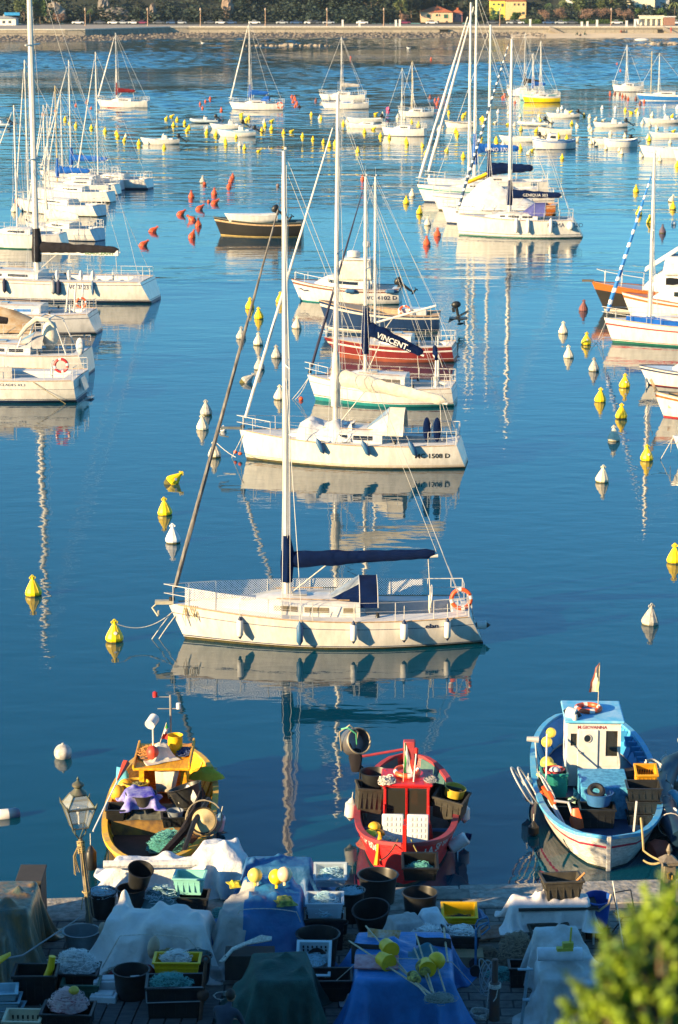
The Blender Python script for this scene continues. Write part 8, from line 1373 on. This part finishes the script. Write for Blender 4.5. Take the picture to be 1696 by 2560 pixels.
crate(Q(1150, 2350) + Vector((0, .35, .25)), .68, .50, .30, 0, 'yellow crate at the stone edge right of the tubs', m=YPL, grp=G1, tilt=(.25, 0)); netpile(Q(1150, 2350) + Vector((0, .28, .34)), .25, .12, .05, mat('dark_brown_scraps', (.06, .045, .03), .9), 'dark scraps in the yellow crate at the stone edge', seed=64, strand=ROPED, ns=30)
crate(Q(1150, 2385), .74, .58, .50, -.03, 'black crate with white net and pink floats on a wooden box', grp=G1); netpile(Q(1150, 2385) + Vector((0, 0, .42)), .33, .25, .14, WHN, 'white net with pink floats in the black crate by the yellow one', seed=65, strand=STR_W, ns=60, rope_r=.008)
mb = MB(); mb.box((0, 0, .18), (.8, .5, .3)); tag(mb.build('wooden_box', mat('pale_wood', (.35, .24, .13), .8), loc=Q(1150, 2400) + Vector((.05, -.15, -.1)), smooth=False), 'pale wooden box below the white net and pink floats', 'box')
mb = MB(); mb.box((0, 0, .03), (.85, .55, .05)); tag(mb.build('dock_plank_panel', mat('grey_plank', (.22, .2, .17), .9, var=.2, vs=5), loc=Q(1125, 2245) + Vector((0, .1, .0)), smooth=False), 'grey wooden panel on the stone edge right of the tubs', 'wooden panel')
mb = MB(); mb.box((0, 0, .12), (.75, .5, .04), R=Euler((.1, -.12, .1)).to_matrix()); tag(mb.build('rusty_plate', mat('rusty_white', (.30, .22, .18), .8, col2=(.18, .08, .04), vs=4), loc=Q(1230, 2345)), 'rusty steel plate lying on the paving right of the tubs', 'plate')
BT = [mat('sky_blue_tarp', (.02, .20, .52), .5, col2=(.015, .14, .38), vs=1.5, bump=.05, bs=4), mat('teal_patch', (.03, .16, .22), .6)]
tarp(Q(1010, 2520) + Vector((0, .15, 0)), -.02, [(0, 0, .92, 1.15, 1.0), (.55, .75, .3, .35, .9)], BT, 'bright blue tarpaulin over a table at the bottom right of the middle', ext=(1.9, 2.1), hem=.30, wr=.05, seed=23, n=84, fall=.10, folds=13, matf=lambda x, y: 1 if (x - .35) ** 2 * 1.2 + (y + .05) ** 2 * 2 < .12 else 0)
mb = MB(); mb.box((0, 0, 0), (.82, .55, .03), R=Euler((.05, 0, -.05)).to_matrix()); tag(mb.build('pink_board', mat('pink_board', (.50, .28, .30), .5, col2=(.38, .12, .14), vs=4), loc=Q(942, 2405, 2.08)), 'pink-grey board on the bright blue tarpaulin', 'board')
BAM = mat('bamboo', (.52, .42, .28), .6, var=.15, vs=10); BK = mat('black_flag', (.012, .012, .014), .8)
def marker(a, b, fpos, fr, kind, label, flagm=None, seed=0):
    "dan buoy lying on the tarpaulin: pole from a (px,py,z) to b with a float part way"
    A, B_ = Q(*a), Q(*b); o = empty('marker_buoy', A, 0, label, 'marker buoy', 'marker buoys lying on the bright blue tarpaulin'); d = B_ - A; mb = MB(); mb.tube([(0, 0, 0), d], .017, 6); mb.build('pole', BAM, o); c = d * fpos + Vector((0, 0, fr * .5)); R = d.to_track_quat('Z', 'Y').to_matrix(); m = mat('marker_yellow', (.80, .50, .01), .42, var=.1, vs=6)
    mb = MB()
    if kind == 'ball': mb.ball(c, fr, 16)
    elif kind == 'old': mb.lathe([(.02, -fr * 1.3), (fr * .75, -fr * 1.2), (fr, fr * .1), (fr * 1.05, fr * .6), (fr * .6, fr * .9), (fr * .55, fr * 1.5), (0, fr * 1.6)], 16, c, R=R)
    else: mb.lathe([(.02, fr * .95), (fr * .82, fr * .9), (fr, -fr * .7), (fr * 1.08, -fr * .75), (fr * 1.08, -fr * .9), (fr * .9, -fr * .9), (0, -fr * .85)], 18, c, R=R)
    mb.build('float', mat('grimy_yellow', (.55, .45, .1), .8, col2=(.03, .03, .02), vs=10) if kind == 'old' else m, o)
    if flagm: r = random.Random(seed); f = MB(); f.grid([[d * .97 + Vector((.0 + .25 * i * r.uniform(.6, 1), -.04 * i, -.02 - .22 * j + .03 * r.random())) for i in range(4)] for j in range(3)]); f_ = f.build('flag_cloth', flagm, o); f_.modifiers.new('s', 'SOLIDIFY').thickness = .006
    return o
MK = [((1078, 2487, 2.05), (873, 2352, 2.12), .55, .155, 'bucket', 'lower left marker buoy with a yellow bucket float and black flag', BK), ((1068, 2490, 2.05), (915, 2315, 2.2), .62, .16, 'bucket', 'upper marker buoy with a yellow bucket float and orange-white flag', mat('orange_white_flag', (.7, .6, .5), .8, col2=(.6, .25, .03), vs=5)), ((1090, 2500, 2.05), (1040, 2335, 2.2), .44, .15, 'bucket', 'steep marker buoy with a yellow bucket float and black rag', BK), ((1113, 2478, 2.05), (1076, 2362, 2.2), .56, .165, 'ball', 'short marker buoy with a plain yellow ball float', None), ((1080, 2480, 2.05), (1036, 2370, 2.1), .45, .14, 'old', 'marker buoy with a grimy weed-covered float', None), ((1095, 2500, 2.05), (950, 2380, 2.08), .40, .11, 'old', 'marker buoy with a small mottled yellow float', None)]
for i, (a, b, f, r_, k, lab_, fm) in enumerate(MK): marker(a, b, f, r_, k, lab_, fm, i)
mb = MB(); mb.tube([Q(1120, 2405, 2.05), Q(1110, 2320, 2.15)], .02, 6); tag(mb.build('bamboo_pole', BAM), 'bare bamboo stick at the right of the marker buoys', 'stick')
netpile(Q(1100, 2500, 2.02), .26, .16, .08, mat('weedy_rope', (.14, .16, .13), .9), 'tangled weedy rope at the lower ends of the marker buoys', seed=71, strand=mat('grey_green_strand', (.30, .36, .33), .8), ns=70); 
tarp(Q(905, 2330, 1.75), .2, [(0, 0, .12, .2, .25)], [BK], 'black rag bundle left of the bright blue tarpaulin', ext=(.5, .6), hem=.14, wr=.1, n=24, seed=31, cat='rag', name='rag') if 0 else None
ho = empty('hand_truck', Q(1190, 2440), 0, 'blue tubular hand truck standing right of the bright blue tarpaulin', 'hand truck'); mb = MB(); BLT = mat('blue_tube', (.03, .15, .30), .45)
for s1 in (0, .28): mb.tube([(.0, s1, .0), (.0, s1, .95), (.06, s1, 1.05), (.22, s1, 1.12), (.26, s1, 1.0), (.1, s1, .85)], .018, 6)
for z in (.3, .6, .9): mb.tube([(0, 0, z), (0, .28, z)], .014, 5)
mb.build('frame', BLT, ho); mb = MB(); mb.tube([(0, -.06, .12), (0, -.01, .12)], .12, 14); mb.build('wheel', RUBBER, ho); mb = MB(); mb.tube([(0, .29, .12), (0, .34, .12)], .12, 14); mb.build('wheel', RUBBER, ho)
for k, (px_, h_, c_) in enumerate(((1237, 1.05, (.10, .06, .05)),)): mb = MB(); mb.lathe([(.10, 0), (.095, h_ * .7), (.06, h_ * .72), (.055, h_ * 1.15), (0, h_ * 1.16)], 14); o = mb.build('mooring_post', mat('dark_post', (.07, .055, .05), .6, col2=(.12, .05, .03), vs=5), loc=Q(1237, 2555) + Vector((0, .1, 0))); tag(o, 'dark pipe post tied with white rope right of the hand truck', 'post')
mb = MB(); c0 = Q(1237, 2555) + Vector((0, .1, 0))
for k in range(3): mb.torus(c0 + Vector((0, 0, .66 + .03 * k)), .108, .012, 14, 5)
mb.tube([c0 + Vector((-.11, -.02, .66)), c0 + Vector((-.14, -.04, .3)), c0 + Vector((-.16, -.04, 0))], .01, 4); mb.tube([c0 + Vector((.05, -.1, .66)), c0 + Vector((.02, -.12, .5)), c0 + Vector((-.03, -.12, .42))], .01, 4); tag(mb.build('rope_tie', ROPEW), 'white rope knotted round the dark pipe post', 'rope')
g = random.Random(8); c0 = Q(1215, 2500); mb = MB()
for k in range(5): mb.tube([c0 + Vector((.12 * sin(a + k) * (.8 + .1 * k), .05 * cos(a) - .1, .45 + .3 * cos(a) + .03 * k)) for a in [i * .5 for i in range(14)]], .009, 4)
tag(mb.build('hanging_rope', mat('grey_blue_rope', (.35, .42, .45), .8)), 'looped grey-blue rope hanging right of the bright blue tarpaulin', 'rope')
# ------- right cluster
tb = Q(1390, 2350); o = empty('work_table', tb, .05, 'makeshift work table covered by a white cloth on the right of the quay', 'table'); mb = MB(); mb.box((0, 0, .78), (1.6, .62, .05)); mb.build('table_top', mat('dark_wood', (.08, .06, .045)), o, smooth=False)
for sx in (-.72, .72):
    for sy in (-.26, .26): mb = MB(); mb.tube([(sx, sy, 0), (sx, sy, .78)], .022, 6); mb.build('leg', STEEL, o)
tarp(tb + Vector((-.05, 0, .62)), .03, [(-.1, 0, .78, .26, .24), (.45, .0, .25, .2, .3), (-.75, .1, .1, .1, .3)], [mat('white_cloth2', (.72, .68, .66), .8, var=.08, bump=.015, bs=6)], 'white cloth draped over the work table with a black crate on it', ext=(1.45, .85), hem=.20, wr=.11, n=66, seed=25, fall=.10, folds=11, fold_a=.07, cat='cloth', name='cloth', floor_=-.25)
crate(tb + Vector((.1, .1, .86)), .78, .52, .46, .12, 'black crate standing on the white cloth of the work table', m=BLKWORN, taper=.8, grp=G1); mb = MB(); mb.tube([(0, 0, 0), (.16, .02, .16)], .022, 8); tag(mb.build('scraper', mat('orange_wood', (.55, .25, .08), .6), loc=tb + Vector((.40, .05, 1.25))), 'orange wooden handle poking out of the black crate', 'handle')
tub(Q(1492, 2345) + Vector((0, .05, .28)), .27, .62, 'blue bucket with a dirty rim right of the white cloth', m=mat('royal_blue', (.01, .08, .42), .4), cat='bucket', name='bucket', tilt=(.15, 0, 0)); crate(Q(1492, 2345) + Vector((0, .1, 0)), .5, .4, .28, 0, 'dark crate under the blue bucket', grp=G1)
mb = MB(); mb.tube([(-.26, -.1, -.1), (0, -.3, -.14), (.2, -.25, 0), (.26, -.1, .12)], .028, 7); tag(mb.build('foam_hose', mat('tan_hose', (.55, .42, .28), .8), loc=Q(1492, 2345) + Vector((0, 0, .85))), 'tan hose curled over the rim of the blue bucket', 'hose')
crate(Q(1375, 2380), .78, .55, .5, .1, 'black crate under the front edge of the white cloth', m=BLKWORN, grp=G1, taper=.85)
netpile(Q(1290, 2400) + Vector((0, 0, .0)), .42, .38, .5, BROWNN, 'brown and pink net heap left of the work table', seed=81, strand=STR_BR, ns=90, cat='net'); crate(Q(1305, 2460), .5, .42, .42, 0, 'black crate below the brown net heap', grp=G1); netpile(Q(1312, 2340) + Vector((0, 0, .3)), .2, .2, .3, mat('green_net', (.05, .22, .10), .9), 'green net scraps under the left of the work table', seed=82, strand=mat('green_strand', (.08, .35, .2), .8), ns=30)
CR = [mat('dirty_white_tarp', (.52, .55, .56), .8, col2=(.38, .37, .35), vs=1.6, bump=.06, bs=4)]
tarp(Q(1420, 2520) + Vector((0, .3, 0)), .05, [(-.1, .75, .45, .18, 1.15), (0, .25, .48, .35, .9), (-.3, -.3, .30, .5, .8), (.4, -.3, .4, .5, .7)], CR, 'dirty white tarpaulin over gear at the bottom right', ext=(1.7, 1.9), hem=.26, wr=.12, n=74, seed=27, fall=.22, folds=9, fold_a=.08)
mb = MB(); mb.tube([(-.42, 0, 0), (.42, 0, 0)], .13, 14); tag(mb.build('foam_roll', mat('white_foam', (.72, .76, .82), .6), loc=Q(1400, 2385, 2.08)), 'white foam cylinder at the top of the dirty white tarpaulin', 'roll'); mb = MB(); mb.box((0, 0, 0), (.3, .12, .06)); mb.box((.06, 0, .08), (.2, .1, .1)); mb.tube([(.1, 0, .05), (.12, .0, .42)], .02, 6); tag(mb.build('hand_brush', mat('yellow_brush', (.55, .48, .06), .6), loc=Q(1412, 2372, 2.27), rot=(0, 0, .1)), 'yellow hand brush lying on the white foam cylinder', 'brush')
mb = MB(); mb.tube([(0, 0, 0), (.12, .1, 1.2)], .03, 8); mb.tube([(-.08, 0, 1.2), (.2, 0, 1.2)], .025, 6); mb.tube([(.02, 0, .6), (.14, 0, .6)], .035, 6); tag(mb.build('clamp_stand', mat('pale_blue_metal', (.30, .42, .50), .4, .4), loc=Q(1303, 2575)), 'pale blue metal stand left of the dirty white tarpaulin', 'stand')
o = empty('folding_chair', Q(1565, 2335), .4, 'dark folding chair frame behind the foliage on the right', 'chair'); mb = MB()
for s1 in (-.2, .2): mb.tube([(s1, -.2, 0), (s1, .2, .85)], .012, 6); mb.tube([(s1, .2, 0), (s1, -.2, .45)], .012, 6)
mb.tube([(-.2, .2, .85), (.2, .2, .85)], .012, 6); mb.build('frame', BLKPL, o); mb = MB(); mb.box((0, 0, .45), (.42, .38, .02)); mb.build('seat', BLKPL, o, smooth=False)
mb = MB(); mb.tube([(0, 0, 0), (-.22, .3, 1.35)], .016, 6); tag(mb.build('steel_pole', STEEL, loc=Q(1560, 2375)), 'thin steel pole leaning right of the blue bucket', 'pole')
crate(Q(130, 2310) + Vector((0, 1.2, 0)), .3, .3, .2, 0, 'x') if 0 else None
for a_, b_, c_, d_, lab_ in (((820, 2470), (900, 2400), (1130, 2405), (1200, 2480), 'white cord stretched across the bright blue tarpaulin'), ((560, 2360), (600, 2275), (742, 2280), (770, 2350), 'grey cord tied over the large blue and grey tarpaulin'), ((255, 2420), (300, 2340), (470, 2345), (535, 2420), 'thin cord lying across the large white tarpaulin')):
    z_ = 2.06 if a_[0] == 820 else (2.1 if a_[0] == 560 else 1.98); A, B__, C_, D__ = Q(*a_, 1.1), Q(*b_, z_), Q(*c_, z_), Q(*d_, 1.1); rope_thing([(A, B__, 0), (B__, C_, -.05), (C_, D__, 0)], lab_, r=.009, name='tie_cord')
# ------- loose scraps between the crates
for i, (px_, py_, kind, where) in enumerate(((300, 2440, 'n', 'left of the empty black tub'), (235, 2455, 'r', 'behind the styrofoam boxes'), (150, 2520, 'n', 'between the two big left crates'), (540, 2440, 'c', 'under the right corner of the white tarpaulin'), (560, 2500, 'r', 'left of the dark green netting cover'), (350, 2395, 'c', 'at the left foot of the white tarpaulin'), (880, 2360, 'n', 'between the labelled crate and the small bucket'), (905, 2420, 'r', 'in front of the labelled black crate'), (880, 2500, 'c', 'left of the bright blue tarpaulin'), (1215, 2390, 'n', 'beside the rusty plate'), (1200, 2540, 'r', 'beside the mooring pipe foot'), (1260, 2440, 'n', 'below the rusty plate'), (1340, 2300, 'r', 'on the stone edge left of the work table'), (1180, 2290, 'c', 'behind the yellow crate on the stone edge'), (560, 2290, 'n', 'between the white and blue covers'), (520, 2330, 'c', 'right of the mint green crate'), (120, 2420, 'r', 'behind the crate with the yellow boot'), (855, 2440, 'r', 'right of the long low black crate'))):
    if kind == 'n': netpile(Q(px_, py_), .32, .24, .14, (BROWNN, WHN, GREENN)[i % 3], ('brown', 'grey-white', 'teal')[i % 3] + ' net scrap lying ' + where, seed=90 + i, strand=(STR_BR, STR_W, STR_T)[i % 3], ns=36, spread=1.25, name='net_scrap')
    elif kind == 'r': ropecoil(Q(px_, py_), .16 + .02 * (i % 3), 'loose coil of ' + ('pale', 'tan')[i % 2] + ' rope lying ' + where, m=(ROPEW, ROPEY)[i % 2], seed=i)
    else: tarp(Q(px_, py_), i, [(0, 0, .14, .10, .16), (.12, .1, .06, .06, .08)], [(CGREY, TBD[0], WT)[i % 3]], 'crumpled ' + ('grey', 'navy', 'white')[i % 3] + ' rag lying ' + where, ext=(.4, .36), wr=.10, seed=i, cat='rag', name='rag', steps=90)
# ------- foreground shrub on the terrace below the viewpoint
def ray(px, py, d): v = P(px, py, 0) - Vector((0, 0, CH)); return Vector((0, 0, CH)) + v.normalized() * d
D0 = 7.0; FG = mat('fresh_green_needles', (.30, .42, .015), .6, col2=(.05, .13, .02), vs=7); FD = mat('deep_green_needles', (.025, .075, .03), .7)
o = empty('conifer_shrub', (1.15, 6.3, 11.5), 0, 'out of focus yellow-green conifer shrub in the bottom right foreground', 'shrub'); base = Vector(o.location)
tips = [(1410, 2430), (1440, 2465), (1395, 2500), (1450, 2530), (1400, 2570), (1480, 2400), (1500, 2330), (1475, 2300), (1520, 2360), (1570, 2330), (1560, 2285), (1600, 2320), (1575, 2250), (1640, 2280), (1620, 2215), (1680, 2230), (1660, 2180), (1700, 2190), (1540, 2450), (1590, 2400), (1640, 2360), (1690, 2320), (1500, 2480), (1560, 2520), (1620, 2460), (1680, 2420), (1490, 2570), (1550, 2590), (1610, 2540), (1670, 2510), (1640, 2600), (1700, 2580), (1580, 2640), (1500, 2640), (1720, 2480), (1740, 2300), (1480, 2440), (1530, 2540), (1610, 2270)]
g = random.Random(4); tw = MB(); bl = []; bd_ = []; root = ray(1680, 2750, D0 + .15)
for px_, py_ in tips + [(x + g.uniform(10, 60), y + g.uniform(15, 70)) for x, y in tips * 2]:
    tip = ray(px_ + g.uniform(-10, 10), py_ + g.uniform(-10, 10), D0 + g.uniform(-.3, .3)); st_ = tip.lerp(root, g.uniform(.25, .42)); mid = st_.lerp(tip, .5) + Vector((g.uniform(-.02, .02), 0, g.uniform(0, .03))); tw.tube([v - base for v in (root, st_, mid, tip)], [.012, .005, .003, .001], 4)
    for k in range(16):
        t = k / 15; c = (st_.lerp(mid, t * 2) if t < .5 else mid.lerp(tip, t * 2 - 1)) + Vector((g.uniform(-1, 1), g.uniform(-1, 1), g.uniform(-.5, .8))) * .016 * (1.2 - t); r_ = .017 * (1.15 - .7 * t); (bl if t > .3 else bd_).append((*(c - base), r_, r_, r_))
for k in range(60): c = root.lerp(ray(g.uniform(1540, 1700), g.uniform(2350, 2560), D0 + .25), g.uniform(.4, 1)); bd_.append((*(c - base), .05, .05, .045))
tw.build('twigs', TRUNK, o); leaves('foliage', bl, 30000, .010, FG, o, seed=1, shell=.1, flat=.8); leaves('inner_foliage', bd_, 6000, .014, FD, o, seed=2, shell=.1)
mb = MB(); mb.tube([(0, 0, -.3), (.02, .1, 3), root - base], [.07, .05, .02], 8); mb.build('trunk', TRUNK, o)
# ================================================================ air between the near harbour and the far shore
mb = MB(); mb.box((0, 420, 30), (2400, 1000, 66)); o = mb.build('haze', None or WHITE, smooth=False); m = bpy.data.materials.new('haze_air'); m.use_nodes = True; t = m.node_tree; t.nodes.clear(); out = t.nodes.new("ShaderNodeOutputMaterial"); pv = t.nodes.new("ShaderNodeVolumePrincipled")
pv.inputs["Density"].default_value = .00006; pv.inputs["Color"].default_value = (.55, .75, .95, 1); pv.inputs["Anisotropy"].default_value = .1; t.links.new(pv.outputs[0], out.inputs["Volume"]); o.data.materials.clear(); o.data.materials.append(m); tag(o, kind='stuff')
